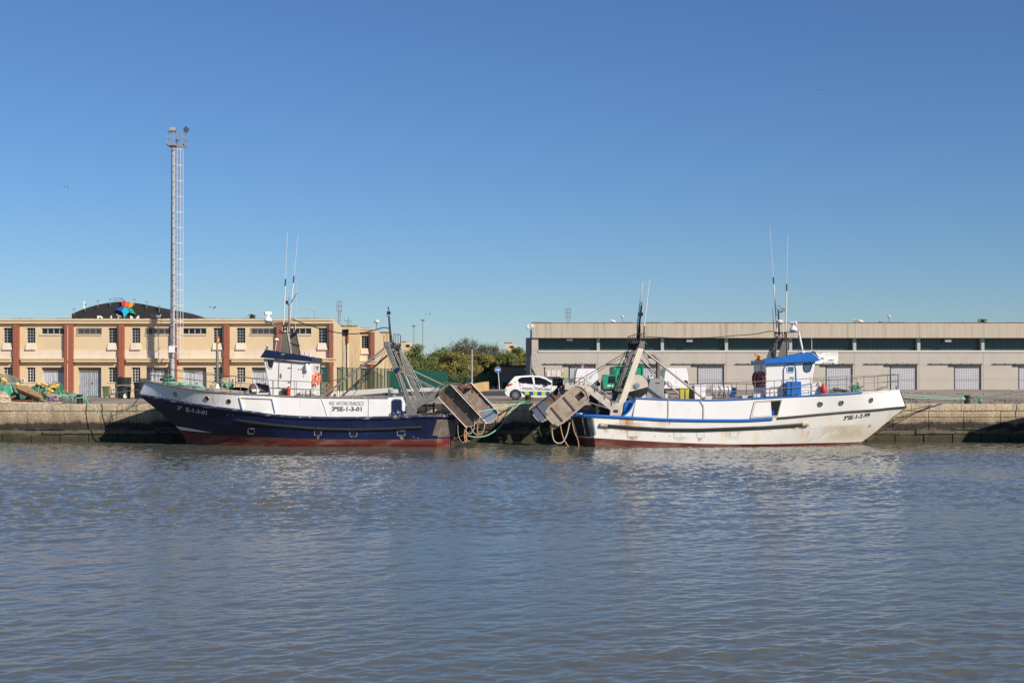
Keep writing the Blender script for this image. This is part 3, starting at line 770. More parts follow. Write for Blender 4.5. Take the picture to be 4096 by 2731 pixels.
# ---- small far houses
for lab, Y, p0, p1, pt, pb, cut in (('pink rendered house with slanted roof above the pines left of the warehouse', 240, 2021, 2076, 1371, 1391, 14),
                               ('small cream house with slanted roof behind the mimosa trees', 240, 1606, 1651, 1366, 1388, 14)):
    r = thing('house', lab, 'house', (X((p0+p1)/2,Y), Y, G)); x = lambda p: X(p,Y); z = lambda p: Z(p,Y)
    m = MB(); m.prism([(x(p0),Y,G),(x(p0),Y,z(pt)),(x(p1-26),Y,z(pt)),(x(p1-2),Y,z(pb-1)),(x(p1),Y,G)], (0,8,0)); m.build('wall', mat('pink_wall' if Y and p0 > 2000 else 'far_cream', (.66,.49,.38) if p0 > 2000 else (.62,.48,.29), .85), r)
    m = MB(); m.b2(x(p0)-.15, x(p1-26), Y-.1, Y+8, z(pt), z(pt-1.5)); m.build('roof', W['brick'], r)
    m = MB(); m.b2(x(p0+18), x(p0+33), Y-.05, Y+.05, z(pb), z(pt+12)); m.build('window', W['black'], r)
# ================================================================ vegetation
def leaf(mb, p, s, r, out=None):
    d = V((r.gauss(0,1), r.gauss(0,1), r.gauss(0,1)+.3))*.55+(out if out else V((0,0,0))); d.normalize(); a = d.orthogonal().normalized(); b = d.cross(a)
    q = r.random()*6.28; a, b = a*math.cos(q)+b*math.sin(q), b*math.cos(q)-a*math.sin(q)
    mb.add([p-a*s, p-b*s*.45, p+a*s, p+b*s*.45], [(0,1,2,3)])
def tree(name, label, px, Y, pyt, wpx, leafm, seed, n=42, group=None, per=135, size=.13, hmin=.12, spread=1.0, twiggy=False):
    r = random.Random(seed); k = Y/F; top = Z(pyt, Y)-G; hw = wpx*k/2; x0 = X(px, Y)
    root = thing(name, label, 'tree', (x0, Y, G), group)
    t = MB(); t.tube([(x0,Y,G),(x0+r.uniform(-.15,.15),Y,G+top*.3),(x0+r.uniform(-.3,.3),Y,G+top*.6)], [.17,.13,.07], 7)
    for i in range(7):
        a = r.uniform(0,6.28); z0 = top*r.uniform(.2,.5); e = V((x0+hw*.8*math.cos(a), Y+hw*.6*math.sin(a), G+z0+top*r.uniform(.15,.4)))
        mid = V((x0,Y,G+z0)).lerp(e, .5)+V((0,0,.1)); t.tube([(x0,Y,G+z0), mid, e], [.08,.05,.02], 5)
    t.build('trunk', W['trunk'], root, True)
    c = MB()
    for i in range(n):
        while True:
            u = V((r.uniform(-1,1), r.uniform(-1,1), r.uniform(-1,1)))
            if .25 < u.length < 1: break
        sh = 1 + .28*mnoise.noise(V((u.x*1.7+seed, u.y*1.7, u.z*1.7)))
        cz = top*(hmin+1)/2; rz = top*(1-hmin)/2
        p = V((x0+u.x*hw*sh*.88, Y+u.y*hw*.75*sh, G+cz+u.z*rz*.86*sh)); cr = hw*r.uniform(.20,.36)
        if p.z+cr*.6 > G+top*1.02: p.z = G+top*1.0-cr*.6
        for j in range(per):
            d = V((r.gauss(0,1), r.gauss(0,1), r.gauss(0,1))); d.normalize(); d *= cr*r.random()**.45
            d.z *= .75
            leaf(c, p+d, size*r.uniform(.6,1.3), r, d.normalized()*.9+V((.25,-.35,.35)))
    if twiggy:
        for i in range(170):
            a = r.uniform(0,6.28); e = r.uniform(.0,1.2); o = V((x0+r.gauss(0,hw*.35), Y+r.gauss(0,hw*.3), G+top*r.uniform(.35,.75)))
            d = V((math.cos(a)*math.cos(e)*1.25, math.sin(a)*math.cos(e), math.sin(e))); L_ = top*r.uniform(.15,.36)
            if (o+d*L_).z > G+top*1.05: continue
            q = o+d*L_; c.tube([o, o.lerp(q,.5)+V((r.gauss(0,.1),0,r.gauss(0,.1))), q], [.03,.02,.008], 3)
            for w in range(5):
                f = o.lerp(q, r.uniform(.4,1)); g = f+V((r.gauss(0,.3), r.gauss(0,.3), abs(r.gauss(0,.35)))); c.tube([f,g], [.013,.006], 3)
    c.build('crown', W[leafm], root, recalc=False)
    return root
GT = 'mimosa trees beyond the quay fence'
tree('mimosa_tree', 'round yellow green mimosa tree right behind the grey gantry', 1672, 172, 1377, 195, 'leaf_green', 1, 62, GT)
tree('mimosa_tree', 'mimosa tree with yellow sprays behind the dark green fence panel', 1812, 176, 1400, 165, 'leaf_mimosa', 2, 56, GT)
tree('mimosa_tree', 'low yellow mimosa bush behind the bare grey pole', 1880, 171, 1452, 120, 'leaf_mimosa', 3, 46, GT)
tree('mimosa_tree', 'yellow mimosa tree left of the blue arrow sign', 1965, 178, 1420, 130, 'leaf_mimosa', 4, 52, GT)
tree('mimosa_tree', 'mimosa tree rising behind the dark kiosk', 2068, 192, 1402, 130, 'leaf_mimosa', 5, 52, GT)
tree('mimosa_tree', 'green mimosa tree behind the green panels and the gantry foot', 1595, 166, 1392, 130, 'leaf_green', 6, 46, GT)
tree('mimosa_tree', 'small yellow topped mimosa between the round tree and the twiggy tree', 1842, 184, 1400, 90, 'leaf_mimosa', 7, 34, GT)
tree('twiggy_tree', 'tall dark twiggy tree topping the hedge against the sky', 1868, 200, 1346, 175, 'leaf_dark', 8, 64, None, 100, .13, .15, twiggy=True)
tree('twiggy_tree', 'dark twiggy bush with bare twigs left of the pink house', 1955, 204, 1370, 140, 'leaf_dark', 9, 50, None, 90, .13, .1, twiggy=True)
tree('twiggy_tree', 'small dark shrub at the foot of the tall twiggy tree, sky side', 1772, 205, 1380, 80, 'leaf_dark', 10, 26, None, 90, .13, .1, twiggy=True)
tree('pine_tree', 'rounded green pine beneath the pink house', 2080, 215, 1388, 150, 'leaf_pine', 12, 70, None, 120, .14, .3)
tree('pine_tree', 'green pine partly hidden by the warehouse end', 2160, 216, 1390, 160, 'leaf_pine', 13, 60, None, 110, .15, .3)
tree('mimosa_tree', 'dark leafy shrub against the fence behind the blue arrow sign', 1985, 170, 1478, 90, 'leaf_green', 14, 40, GT)
tree('mimosa_tree', 'dense low shrub left of the dark kiosk, below the bare twigs', 1930, 169, 1496, 80, 'leaf_mimosa', 15, 34, GT)
tree('mimosa_tree', 'tall mimosa crown peeping between the round tree and the twiggy tree', 1765, 188, 1394, 150, 'leaf_green', 21, 56, GT)
tree('mimosa_tree', 'olive green mimosa behind the blue arrow sign, above the kiosk roof', 2020, 184, 1400, 150, 'leaf_green', 22, 56, GT)
tree('mimosa_tree', 'broad yellow mimosa in the middle of the hedge behind the bare pole', 1915, 181, 1412, 170, 'leaf_mimosa', 23, 60, GT)
tree('mimosa_tree', 'yellowish mimosa squeezed against the left end of the warehouse', 2130, 188, 1404, 110, 'leaf_mimosa', 24, 44, GT)
tree('mimosa_tree', 'low mimosa filling the hedge between the green panels and the pole', 1825, 170, 1450, 140, 'leaf_mimosa', 25, 50, GT)
mb = MB(); n = 40
vs = []
for j in range(9):
    for i in range(n+1):
        x_ = -60+120*i/n; y_ = 205+j*9; h = 3.4*math.sin(math.pi*j/8)**.7*(1+.25*mnoise.noise(V((x_*.08,y_*.08,0))))*(0.5+.5*math.tanh((x_+26)/5))
        vs.append((x_*1.2, y_, G-.05+max(0,h)*(1 if 1 <= j <= 8 else 0)))
mb.add(vs, [(j*(n+1)+i, j*(n+1)+i+1, (j+1)*(n+1)+i+1, (j+1)*(n+1)+i) for j in range(8) for i in range(n)])
struct(mb.build('hill', W['leaf_pine'], None, True))

def palm(label, px, Y, pyc, rad, seed, lean=0):
    r = random.Random(seed); c = P(px, pyc, Y); root = thing('palm_tree', label, 'palm', (c.x, Y, G), 'palms above the roofs')
    t = MB(); t.tube([(c.x,Y,G),(c.x+.1,Y,(G+c.z)/2),c], [.22,.18,.16], 8); t.build('trunk', W['trunk'], root, True)
    m = MB(); R_ = rad*Y/F
    for i in range(34):
        a = r.uniform(0,6.28); e = r.uniform(-.2,1.3); d = V((math.cos(a)*math.cos(e)+lean, math.sin(a)*math.cos(e), math.sin(e))); d.normalize(); prev = c
        side = d.cross(V((0,0,1))).normalized(); pts = []
        for q in range(7):
            t_ = q/6; pts.append(c+d*R_*t_*r.uniform(.95,1.05)-V((0,0,R_*.55*t_*t_)))
        for q in range(6):
            w0, w1 = R_*.10*math.sin(math.pi*(.12+.85*q/6)), R_*.10*math.sin(math.pi*(.12+.85*(q+1)/6)); dr = V((0,0,-w0*.8))
            m.add([pts[q], pts[q]+side*w0+dr, pts[q+1]+side*w1+dr, pts[q+1]], [(0,1,2,3)]); m.add([pts[q], pts[q]-side*w0+dr, pts[q+1]-side*w1+dr, pts[q+1]], [(0,1,2,3)])
    m.build('crown', W['leaf_palm'], root, recalc=False)
palm('wind blown palm head above the cream roof left of the blue wheelhouse', 1006, 150, 1266, 24, 1, .3)
palm('larger palm head showing over the warehouse roof at the right edge', 3930, 215, 1286, 30, 2, .3)
palm('tiny palm tip over the warehouse roof between gull and lamp', 3521, 260, 1292, 15, 3, .3)

# ================================================================ fences
fr = thing('mesh_fence', 'dark green post and mesh fence running back from the blue wheelhouse to the gantry', 'fence', (-13, 118, G))
a, b = V((X(1283,102.5),102.5,G)), V((X(1566,136),136,G)); n = 16
pts = [a.lerp(b, i/n) for i in range(n+1)]
for i in range(n+1):
    p = pts[i]; h = 2.35 if i % 4 == 0 else 2.2
    m = MB(); m.b2(p.x-.045, p.x+.045, p.y-.045, p.y+.045, G, G+h); m.build('post', W['fence_green'], fr)
for i in range(n):
    p, q = pts[i], pts[i+1]; z1 = G+2.15+(.10 if (i//4) % 2 == 0 else 0)
    m = MB(); m.add([(p.x,p.y,G+.3),(q.x,q.y,G+.3),(q.x,q.y,z1),(p.x,p.y,z1)], [(0,1,2,3)]); m.build('mesh_panel', W['mesh_green'], fr)
m = MB(); m.beam(pts[0]+V((0,0,2.2)), pts[-1]+V((0,0,2.2)), .05, .05); m.beam(pts[0]+V((0,0,.35)), pts[-1]+V((0,0,.35)), .05, .05); m.build('rail', W['fence_green'], fr)
m = MB()
m.add([pts[3]+V((0.15,0,0)), pts[-1]+V((.15,0,0)), pts[-1]+V((.15,0,.42)), pts[3]+V((.15,0,.42)), pts[3]+V((-.15,0,0)), pts[-1]+V((-.15,0,0)), pts[-1]+V((-.15,0,.42)), pts[3]+V((-.15,0,.42))],
      [(0,1,2,3),(4,7,6,5),(3,2,6,7),(0,3,7,4),(1,5,6,2)])
wl = m.build('low_wall', W['conc_white']); tag(wl, 'low white concrete wall under the green mesh fence', 'wall')
def board(label, p0, p1, pt, pb, Y, m_, depth=.06):
    m = MB(); m.b2(X(p0,Y), X(p1,Y), Y, Y+depth, Z(pb,Y), Z(pt,Y)); r = thing('fence_panel', label, 'fence', (X((p0+p1)/2,Y), Y, G)); m.build('sheet', m_, r)
    m = MB()
    for p in (p0+2, (p0+p1)/2, p1-2): m.b2(X(p,Y)-.04, X(p,Y)+.04, Y+depth+.002, Y+depth+.08, G, Z(pt,Y)+.03)
    m.build('post', W['fence_green'], r); return r
board('dark green sheet panel partly behind the gantry legs', 1548, 1678, 1484, 1556, 139, W['panel_green'])
board('bright green sheet panel right of the gantry, topmost one', 1702, 1789, 1483, 1550, 144, W['panel_green'])
board('narrow green sheet panel between the gantry and the bright green one', 1655, 1703, 1477, 1552, 146, W['panel_green'])
m = MB(); m.b2(X(1560,141), X(1756,141), 141, 141.3, G, Z(1550,141)); o = m.build('kerb_wall', W['conc_white']); tag(o, 'low white wall under the solid green panels', 'wall')
cf = thing('chain_fence', 'green chain link fence in front of the mimosa trees', 'fence', (X(1890,166),166,G))
yf = 166.; m = MB(); m.add([(X(1780,yf),yf,G),(X(1998,yf),yf,G),(X(1998,yf),yf,Z(1496,yf)),(X(1780,yf),yf,Z(1496,yf))], [(0,1,2,3)]); m.build('mesh_panel', W['mesh_fence'], cf)
for p in (1789, 1865, 1953, 1997):
    m = MB(); m.tube([P(p,1556,yf-.04),P(p,1495,yf-.04)], .05, 6); m.build('post', W['fence_green'], cf)
m = MB(); m.tube([P(1780,1496,yf-.04),P(1998,1496,yf-.04)], .035, 6); m.build('rail', W['fence_green'], cf)
m = MB(); ya, yb2 = 132, 152
m.prism([P(1850,1575,ya),P(1895,1560,ya),P(1895,1546,ya),P(1850,1562,ya)], (0,.3,0))
m = MB(); A = [V((X(1800,118),118,G)), V((X(1942,150),150,G))]
m.add([A[0],A[1],A[1]+V((0,0,.95)),A[0]+V((0,0,.62)),A[0]+V((.35,.3,0)),A[1]+V((.35,.3,0)),A[1]+V((.35,.3,.95)),A[0]+V((.35,.3,.62))], [(0,1,2,3),(4,7,6,5),(3,2,6,7),(0,3,7,4),(1,5,6,2),(0,4,5,1)])
o = m.build('ochre_wall', W['ramp']); tag(o, 'low ochre wall leading back beside the grey pole', 'wall')

# ================================================================ street furniture
def pole(name, label, px, Y, pyt, r0, r1, pyb=None, m_='galv', cat='pole'):
    root = thing(name, label, cat, (X(px,Y), Y, G)); m = MB()
    m.tube([(X(px,Y),Y,G), P(px,pyt,Y)], [r0,r1], 8); m.build('post', W[m_], root, True); return root
pole('bare_pole', 'plain grey pole standing behind the left trawl doors', 1887.5, 118, 1399, .085, .075)
for lab, px, Y, t in (('tall thin lamp post over the mimosa trees, taller of the two', 1692, 230, 1284), ('slightly shorter thin lamp post over the mimosa trees', 1656, 235, 1307)):
    o = pole('lamp_post', lab, px, Y, t, .10, .07, cat='lamp post'); m = MB(); c = P(px,t,Y); m.lathe([(.05,0),(.32,.05),(.36,.2),(.1,.3)], c, n=10); m.build('lamp_head', W['galv'], o)
for lab, px, Y, t in (('round headed lamp on post over the second cream block', 1507, 150, 1290), ('lamp post head above warehouse roof at the right', 3556, 230, 1268), ('short lamp post over warehouse roof left of the white boat mast', 2490, 240, 1269)):
    o = pole('lamp_post', lab, px, Y, t, .09, .07, cat='lamp post'); m = MB(); c = P(px,t,Y); m.lathe([(.05,-.05),(.26,.0),(.30,.12),(.2,.26),(.05,.3)], c, n=10); m.build('lamp_head', W['frame_white'], o)
def lattice(label, px, Y, pt, wpx):
    root = thing('lattice_mast', label, 'mast', (X(px,Y), Y, G)); w = wpx*Y/F/2; zt = Z(pt,Y); m = MB(); x0 = X(px,Y)
    for a, b in ((-w,-w),(w,-w),(w,w),(-w,w)): m.tube([(x0+a,Y+b,G),(x0+a,Y+b,zt)], .06, 4)
    z = G; s = 1
    while z < zt-1: m.tube([(x0-w*s,Y-w,z),(x0+w*s,Y-w,z+1)], .045, 4); z += 1; s = -s
    m.build('lattice', W['galv'], root); m = MB(); q = w*2.1
    for a in (-1,-.35,.35,1): m.tube([(x0+a*q,Y-w,zt-.2),(x0+a*q,Y-w,zt+1.6)], .06, 4)
    for h in (-.2,.7,1.6): m.tube([(x0-q,Y-w,zt+h),(x0+q,Y-w,zt+h)], .06, 4)
    m.build('cage', W['galv'], root)
lattice('lattice floodlight mast above the end of the cream roof', 1358, 260, 1240, 9); lattice('lattice floodlight mast above warehouse roof at its left end', 2273, 300, 1264, 9)
# roof aerials on the long store
o = thing('television_aerial', 'long horizontal television aerial on the cream roof', 'aerial', P(1260,1276,108)); m = MB()
m.tube([P(1261,1276,108),P(1258,1235,108)], .03, 6); m.build('pole', W['galv'], o); m = MB(); m.tube([P(1199,1237,108),P(1263,1236,108)], .02, 5)
for i in range(9): m.tube([P(1201+i*6.4,1235.5,108)+V((0,-.25,0)),P(1201+i*6.4,1238,108)+V((0,.25,0))], .015, 4)
m.tube([P(1250,1226,108),P(1258,1236,108)], .02, 4); m.build('boom', W['frame_white'], o)
o = thing('weather_mast', 'small roof mast with crossbars behind the cream courtyard wall', 'mast', P(1396,1303,129)); m = MB()
m.tube([P(1394,1306,129),P(1394,1270,129)], .04, 5); m.tube([P(1378,1283,129),P(1405,1283,129)], .03, 5); m.tube([P(1379,1283,129),P(1378,1275,129)], .03, 5); m.tube([P(1389,1283,129),P(1389,1303,129)], .03, 5); m.tube([P(1405,1283,129),P(1405,1302,129)], .03, 5); m.build('frame', W['galv'], o)

# ---- floodlight mast with caged ladder and number plate
MY = 104.4
fm = thing('floodlight_mast', 'tall white mast with caged ladder and floodlights behind blue boat bow', 'mast', (X(690,MY), MY, G))
m = MB(); m.tube([(X(689,MY),MY,G), P(689.5,1400,MY), P(691.5,592,MY)], [.175,.165,.105], 16); m.build('pole', W['mast_grey'], fm, True)
lx0, lx1 = 707, 714
m = MB()
for p in (707, 715): m.tube([P(p,1440,MY-.25),P(p,600,MY-.25)], .017, 5)
z = Z(1440,MY)
while z < Z(600,MY): m.tube([(X(707,MY),MY-.25,z),(X(715,MY),MY-.25,z)], .014, 5); z += .3
for py in range(640,1420,62): m.tube([P(692,py,MY),P(708,py,MY-.25)], .02, 5); m.tube([P(692,py,MY),P(715,py,MY-.25)], .02, 5)
m.build('ladder', W['galv'], fm)
xc = X(711,MY); rr = .36; hoops = [1409]+[1348-62*i for i in range(12)]+[602]
m = MB()
for py in hoops:
    pts = [V((xc+.10+rr*math.cos(q)*.95, MY-.25-rr*math.sin(q)*1.0, Z(py,MY))) for q in [math.pi*(1.15-1.3*i/14) for i in range(15)]]
    m.tube(pts, .026, 5)
for q in (1.0,.72,.5,.28,.0):
    a_ = math.pi*q; x_, y_ = xc+.10+rr*math.cos(a_)*.95, MY-.25-rr*math.sin(a_)
    m.tube([(x_,y_,Z(1409,MY)),(x_,y_,Z(602,MY))], .019, 5)
m.build('safety_cage', W['frame_white'], fm)
zb, zt = Z(586,MY), Z(531,MY); xa, xb = X(674,MY), X(742,MY)
m = MB()
ya, yb_ = MY-.55, MY+.55
m.b2(xa, xb, ya, ya+.07, zb, zb+.09); m.b2(xa, xb, yb_-.07, yb_, zb, zb+.09); m.b2(xa, xa+.07, ya, yb_, zb+.001, zb+.088); m.b2(xb-.07, xb, ya, yb_, zb+.001, zb+.088)
m.b2(xa+.05, X(704,MY), ya+.05, yb_-.05, zb+.03, zb+.06)
for x_ in (xa+.03, X(700,MY), xb-.1): 
    for y_ in (ya+.03, yb_-.03): m.tube([(x_,y_,zb),(x_,y_,zt)], .03, 5)
for z_ in (zt, (zb+zt)/2):
    m.tube([(xa,ya,z_),(xb,ya,z_),(xb,yb_,z_),(xa,yb_,z_)], .028, 5, True)
m.build('platform', W['galv'], fm)
for px, rz, rx in ((689,.15,.5),(744,-.9,.75)):
    m = MB(); R = Matrix.Rotation(rz,3,'Z') @ Matrix.Rotation(-.45,3,'X') @ Matrix.Rotation(0 if px < 700 else .5,3,'Y'); c = P(px+1,519,MY-.3)
    m.box(c, (.52,.22,.34), R); o = m.build('floodlight', W['lamp_body'], fm)
    m = MB(); m.box(c+R@V((0,-.113,0)), (.46,.008,.28), R); m.build('lamp_glass', mat('lamp_glass', (.30,.31,.28), .15), o)
    m = MB(); m.tube([P(px+1,531,MY-.5), c+R@V((0,.1,-.12))], .03, 5); m.build('bracket', W['galv'], o)
m = MB(); m.b2(X(683,MY), X(716,MY), MY-.64, MY-.62, Z(1410,MY), Z(1384,MY)); pl = m.build('number_plate', W['sign_white'], fm)
m = text_fit('1', 700.5, 708, 1407, 1387, lambda px,py: P(px,py,MY-.648), .03); m.build('numeral', W['ink'], pl)

# ---- signs, kiosk, gangway
sg = thing('arrow_sign', 'round blue sign with white arrow beside the dark kiosk', 'road sign', (X(1997,160.5),160.5,G)); ys = 160.5
m = MB(); m.tube([(X(1998,ys),ys,G),P(1993,1490,ys)], .045, 6); m.build('post', W['sign_white'], sg)
m = MB(); m.lathe([(.345,-.05),(.345,-.03)], P(1991,1478,ys), 'Y', 24); d = m.build('disc', W['sign_blue'], sg)
m = MB(); m.torus(P(1991,1478,ys-.052), .335, .012, 'Y', 24, 5); m.build('rim', W['sign_white'], d)
m = MB(); m.add([P(q,w,ys-.06) for q,w in ((1983,1476.2),(1992,1476.2),(1991,1472.5),(2000,1478),(1991,1483.5),(1992,1479.8),(1983,1479.8))], [(0,1,2,3,4,5,6)]); m.build('arrow', W['sign_white'], d)
ns = thing('no_parking_sign', 'round blue no parking sign behind the green mesh', 'road sign', (X(1329,112),112,G)); ys = 112
m = MB(); m.tube([(X(1330,ys),ys,G),P(1330,1466,ys)], .03, 6); m.build('post', W['galv'], ns)
m = MB(); m.lathe([(.23,-.05),(.23,-.03)], P(1330,1481,ys), 'Y', 24); d = m.build('disc', W['sign_blue'], ns)
m = MB(); m.torus(P(1330,1481,ys-.055), .215, .022, 'Y', 24, 5); m.beam(P(1324,1474,ys-.06), P(1336,1488,ys-.06), .04, .01); m.build('red_ring', W['sign_white'], d)
KY = 168.
kk = thing('kiosk', 'dark grey kiosk with two windows in the warehouse shade', 'kiosk', (X(2052,KY),KY,G)); x = lambda p: X(p,KY); z = lambda p: Z(p,KY)
m = MB(); holed_wall(m, x(2000), x(2100), G, z(1466), KY, [(x(2011),x(2046),z(1503),z(1473)),(x(2049),x(2085),z(1503),z(1473)),(x(2011),x(2030),G+.1,z(1528))], .15)
m.add([(x(2000),KY,G),(x(2000),KY+3,G),(x(2000),KY+3,z(1466)),(x(2000),KY,z(1466))],[(0,1,2,3)]); m.add([(x(2100),KY,G),(x(2100),KY+3,G),(x(2100),KY+3,z(1466)),(x(2100),KY,z(1466))],[(0,1,2,3)]); m.build('wall', W['kiosk'], kk)
m = MB(); m.b2(x(1999)-.1, x(2101)+.1, KY-.25, KY+3.2, z(1468), z(1461)); m.build('roof', W['dark_iron'], kk)
for a_, b_, c_, d_ in ((2011,2046,1503,1473),(2049,2085,1503,1473)):
    m = MB(); m.b2(x(a_), x(b_), KY+.12, KY+.14, z(c_), z(d_)); m.build('window', W['glass'], kk)
m = MB(); m.b2(x(2011), x(2030), KY+.12, KY+.14, G+.1, z(1528)); m.build('lower_panel', W['black'], kk)
gy = 112.
gg = thing('mobile_gangway', 'grey tubular mobile gangway standing behind the police car', 'gangway', (X(2140,gy),gy,G))
m = MB()
for dy in (0, .7):
    m.tube([P(2117,1584,gy+dy),P(2125,1421,gy+dy),P(2142,1421,gy+dy),P(2147,1432,gy+dy),P(2166,1503,gy+dy),P(2172,1580,gy+dy)], .035, 6)
    m.tube([P(2123,1444,gy+dy),P(2147,1445,gy+dy)], .03, 6); m.tube([P(2121,1466,gy+dy),P(2142,1467,gy+dy),P(2150,1495,gy+dy),P(2154,1545,gy+dy)], .03, 6)
m.build('handrail', W['galv'], gg)
m = MB()
for i in range(6): m.box(P(2130+i*6,1484+i*12,gy+.35), (.35,.62,.03))
m.beam(P(2124,1470,gy+.02),P(2166,1560,gy+.02),.05,.16); m.beam(P(2124,1470,gy+.68),P(2166,1560,gy+.68),.05,.16); m.build('steps', W['dark_iron'], gg)

# ================================================================ vehicles
def wheel(parent, c, r, w, spokes=10, near=True):
    m = MB(); m.lathe([(r*.68,-w/2),(r*.95,-w/2),(r,-w/3),(r,w/3),(r*.95,w/2),(r*.68,w/2)], c, 'Y', 24); t = m.build('wheel', W['tyre'], parent, True)
    m = MB(); yy = -w/2-.004 if near else w/2+.004
    m.torus(V(c)+V((0,yy+.01,0)), r*.66, r*.035, 'Y', 24, 5)
    for k in range(spokes):
        q = 2*math.pi*k/spokes; m.beam(V(c)+V((r*.08*math.cos(q),yy,r*.08*math.sin(q))), V(c)+V((r*.65*math.cos(q),yy,r*.65*math.sin(q))), r*.10, .02, (0,1,0))
    m.lathe([(r*.15,-.02),(r*.15,.02)], V(c)+V((0,yy,0)), 'Y', 12); m.build('rim', W['silver'], t)
    m = MB(); m.lathe([(r*.67,-.02),(r*.67,.02)], V(c)+V((0,yy*.55,0)), 'Y', 20); m.build('brake_disc', W['dark_iron'], t)
def car():
    CY = 93.9; s = F/CY; W2 = .95
    T = lambda a, b: (X(1750+a/3.36,CY), Z(1480+b/3.36,CY))
    root = thing('police_car', 'white port police hatchback with blue and lime checks parked on the quay', 'car', (X(2150,CY),CY+W2,G))
    zg = G
    wx, wz = T(1048,330); wr = .335; wz = zg+wr; fx = wx+2.79
    belt = [T(935,205),T(990,178),T(1100,160),T(1300,182),T(1500,200),T(1600,208)]
    top = [T(1036,88),T(1080,80),T(1160,74),T(1250,70),T(1380,80),T(1450,97),T(1540,150),T(1600,200)]
    rear = [T(905,258),T(906,300),T(918,330)]
    nose = [T(1700,218),T(1768,245),T(1792,280),T(1796,320),T(1785,345)]
    zs = zg+.20
    low = [T(918,330)[0]+.02]
    arch = lambda cx: [(cx+.40*math.cos(q), wz+.40*math.sin(q)) for q in [math.pi+.25-(math.pi+.5)*i/10 for i in range(11)]]
    lower = [belt[0]]+rear+[(wx-.43,zs+.02)]+[p for p in arch(wx)]+[(wx+.43,zs)]+[(fx-.43,zs)]+arch(fx)+[(fx+.43,zs+.04)]+nose[::-1]+[belt[-1]]+belt[-2:0:-1]
    upper = belt+top[::-1]
    zbelt = belt[2][1]-.05; ztop = top[3][1]
    def yo(p):
        z = p[1]
        if z > zbelt: return W2-.30*min(1,(z-zbelt)/(ztop-zbelt))
        return W2-.05*max(0,(zbelt-.45-z))
    Ym = CY+W2
    def side(sg): return lambda p: V((p[0], Ym-sg*yo(p), p[1]))
    m = MB()
    for sg in (1,-1):
        f = side(sg); m.add([f(p) for p in lower], [tuple(range(len(lower)))]); m.add([f(p) for p in upper], [tuple(range(len(upper)))])
    per = [belt[0]]+top+nose+[(fx+.43,zs+.04)]
    per = rear[::-1]+[belt[0]]+top+nose
    for i in range(len(per)-1):
        a_, b_ = per[i], per[i+1]; gl = (a_ == belt[0] and b_ == top[0]) or (a_ in top[4:-1] and b_ in top[5:])
        m.cur = 1 if gl else 0
        m.add([side(1)(a_), side(1)(b_), side(-1)(b_), side(-1)(a_)], [(0,1,2,3)])
    m.cur = 2; m.b2(wx-.5, fx+.6, Ym-W2+.1, Ym+W2-.1, zg+.19, zg+.5)
    body = m.build('body', [W['car_white'], W['car_glass'], W['black']], root, .6)
    from mathutils.bvhtree import BVHTree
    bb = bmesh.new(); bb.from_mesh(body.data); bmesh.ops.triangulate(bb, faces=bb.faces); bb.to_mesh(body.data); bvh = BVHTree.FromBMesh(bb); og = ORG[root.name]
    def pf(p, e=.012):                                        # point on the painted side of the body shell
        hit = bvh.ray_cast(V((p[0],Ym-4,p[1]))-og, V((0,1,0)))[0]; y = (hit.y+og.y) if hit is not None and hit.y+og.y < Ym else Ym-yo(p)
        return V((p[0], y-e, p[1]))
    wn = [[T(1080,138),T(1092,115),T(1130,98),T(1270,93),T(1290,183),T(1150,172),T(1095,160)], [T(1302,93),T(1370,100),T(1450,125),T(1530,178),T(1528,198),T(1312,184)]]
    for poly in wn:
        cx_, cz_ = sum(p[0] for p in poly)/len(poly), sum(p[1] for p in poly)/len(poly); m = MB(); dn = [(poly[i][0]+(poly[(i+1)%len(poly)][0]-poly[i][0])*t, poly[i][1]+(poly[(i+1)%len(poly)][1]-poly[i][1])*t) for i in range(len(poly)) for t in (0,.25,.5,.75)]; nn_ = len(dn)
        rings = [[pf((cx_+(p[0]-cx_)*f, cz_+(p[1]-cz_)*f), .02) for p in dn] for f in (1,.75,.5,.25,.02)]
        m.add([v for r_ in rings for v in r_], [(a_*nn_+b_, a_*nn_+(b_+1)%nn_, (a_+1)*nn_+(b_+1)%nn_, (a_+1)*nn_+b_) for a_ in range(4) for b_ in range(nn_)]+[tuple(4*nn_+b_ for b_ in range(nn_))]); m.build('side_window', W['car_glass'], root)
    m = MB()
    for poly in ([(1080,138),(1092,115),(1130,98),(1270,91),(1370,97),(1450,122),(1540,178)],): m.tube([pf(T(*p),.014) for p in poly], .012, 4)
    m.build('window_trim', W['silver'], root)
    m = MB(); m.add([pf(T(*p)) for p in ((942,192),(985,176),(1018,190),(1000,200),(975,207),(952,222),(930,215))], [(0,1,2,3,4,5,6)]); m.build('tail_light', W['darkred'], root)
    x0 = 1118; w = 56; yb0, yb1 = 285, 335
    for i in range(9):
        m = MB(); a_ = x0+i*w; m.add([pf(T(a_,yb0+i*.7)), pf(T(a_+w,yb0+(i+1)*.7)), pf(T(a_+w,yb1+i*1.2)), pf(T(a_,yb1+i*1.2))], [(0,1,2,3)])
        if i not in (9,): m.build('livery_block', W['police_blue'] if i % 2 == 0 else W['lime'], root)
    m = MB(); m.add([pf(T(*p)) for p in ((908,262),(926,245),(940,245),(925,285),(908,282))], [(0,1,2,3,4)]); m.build('livery_flash', W['lime'], root)
    m = MB(); m.add([pf(T(*p)) for p in ((1030,145),(1068,147),(1066,162),(1025,160))], [(0,1,2,3)]); m.build('badge', W['yellow'], root)
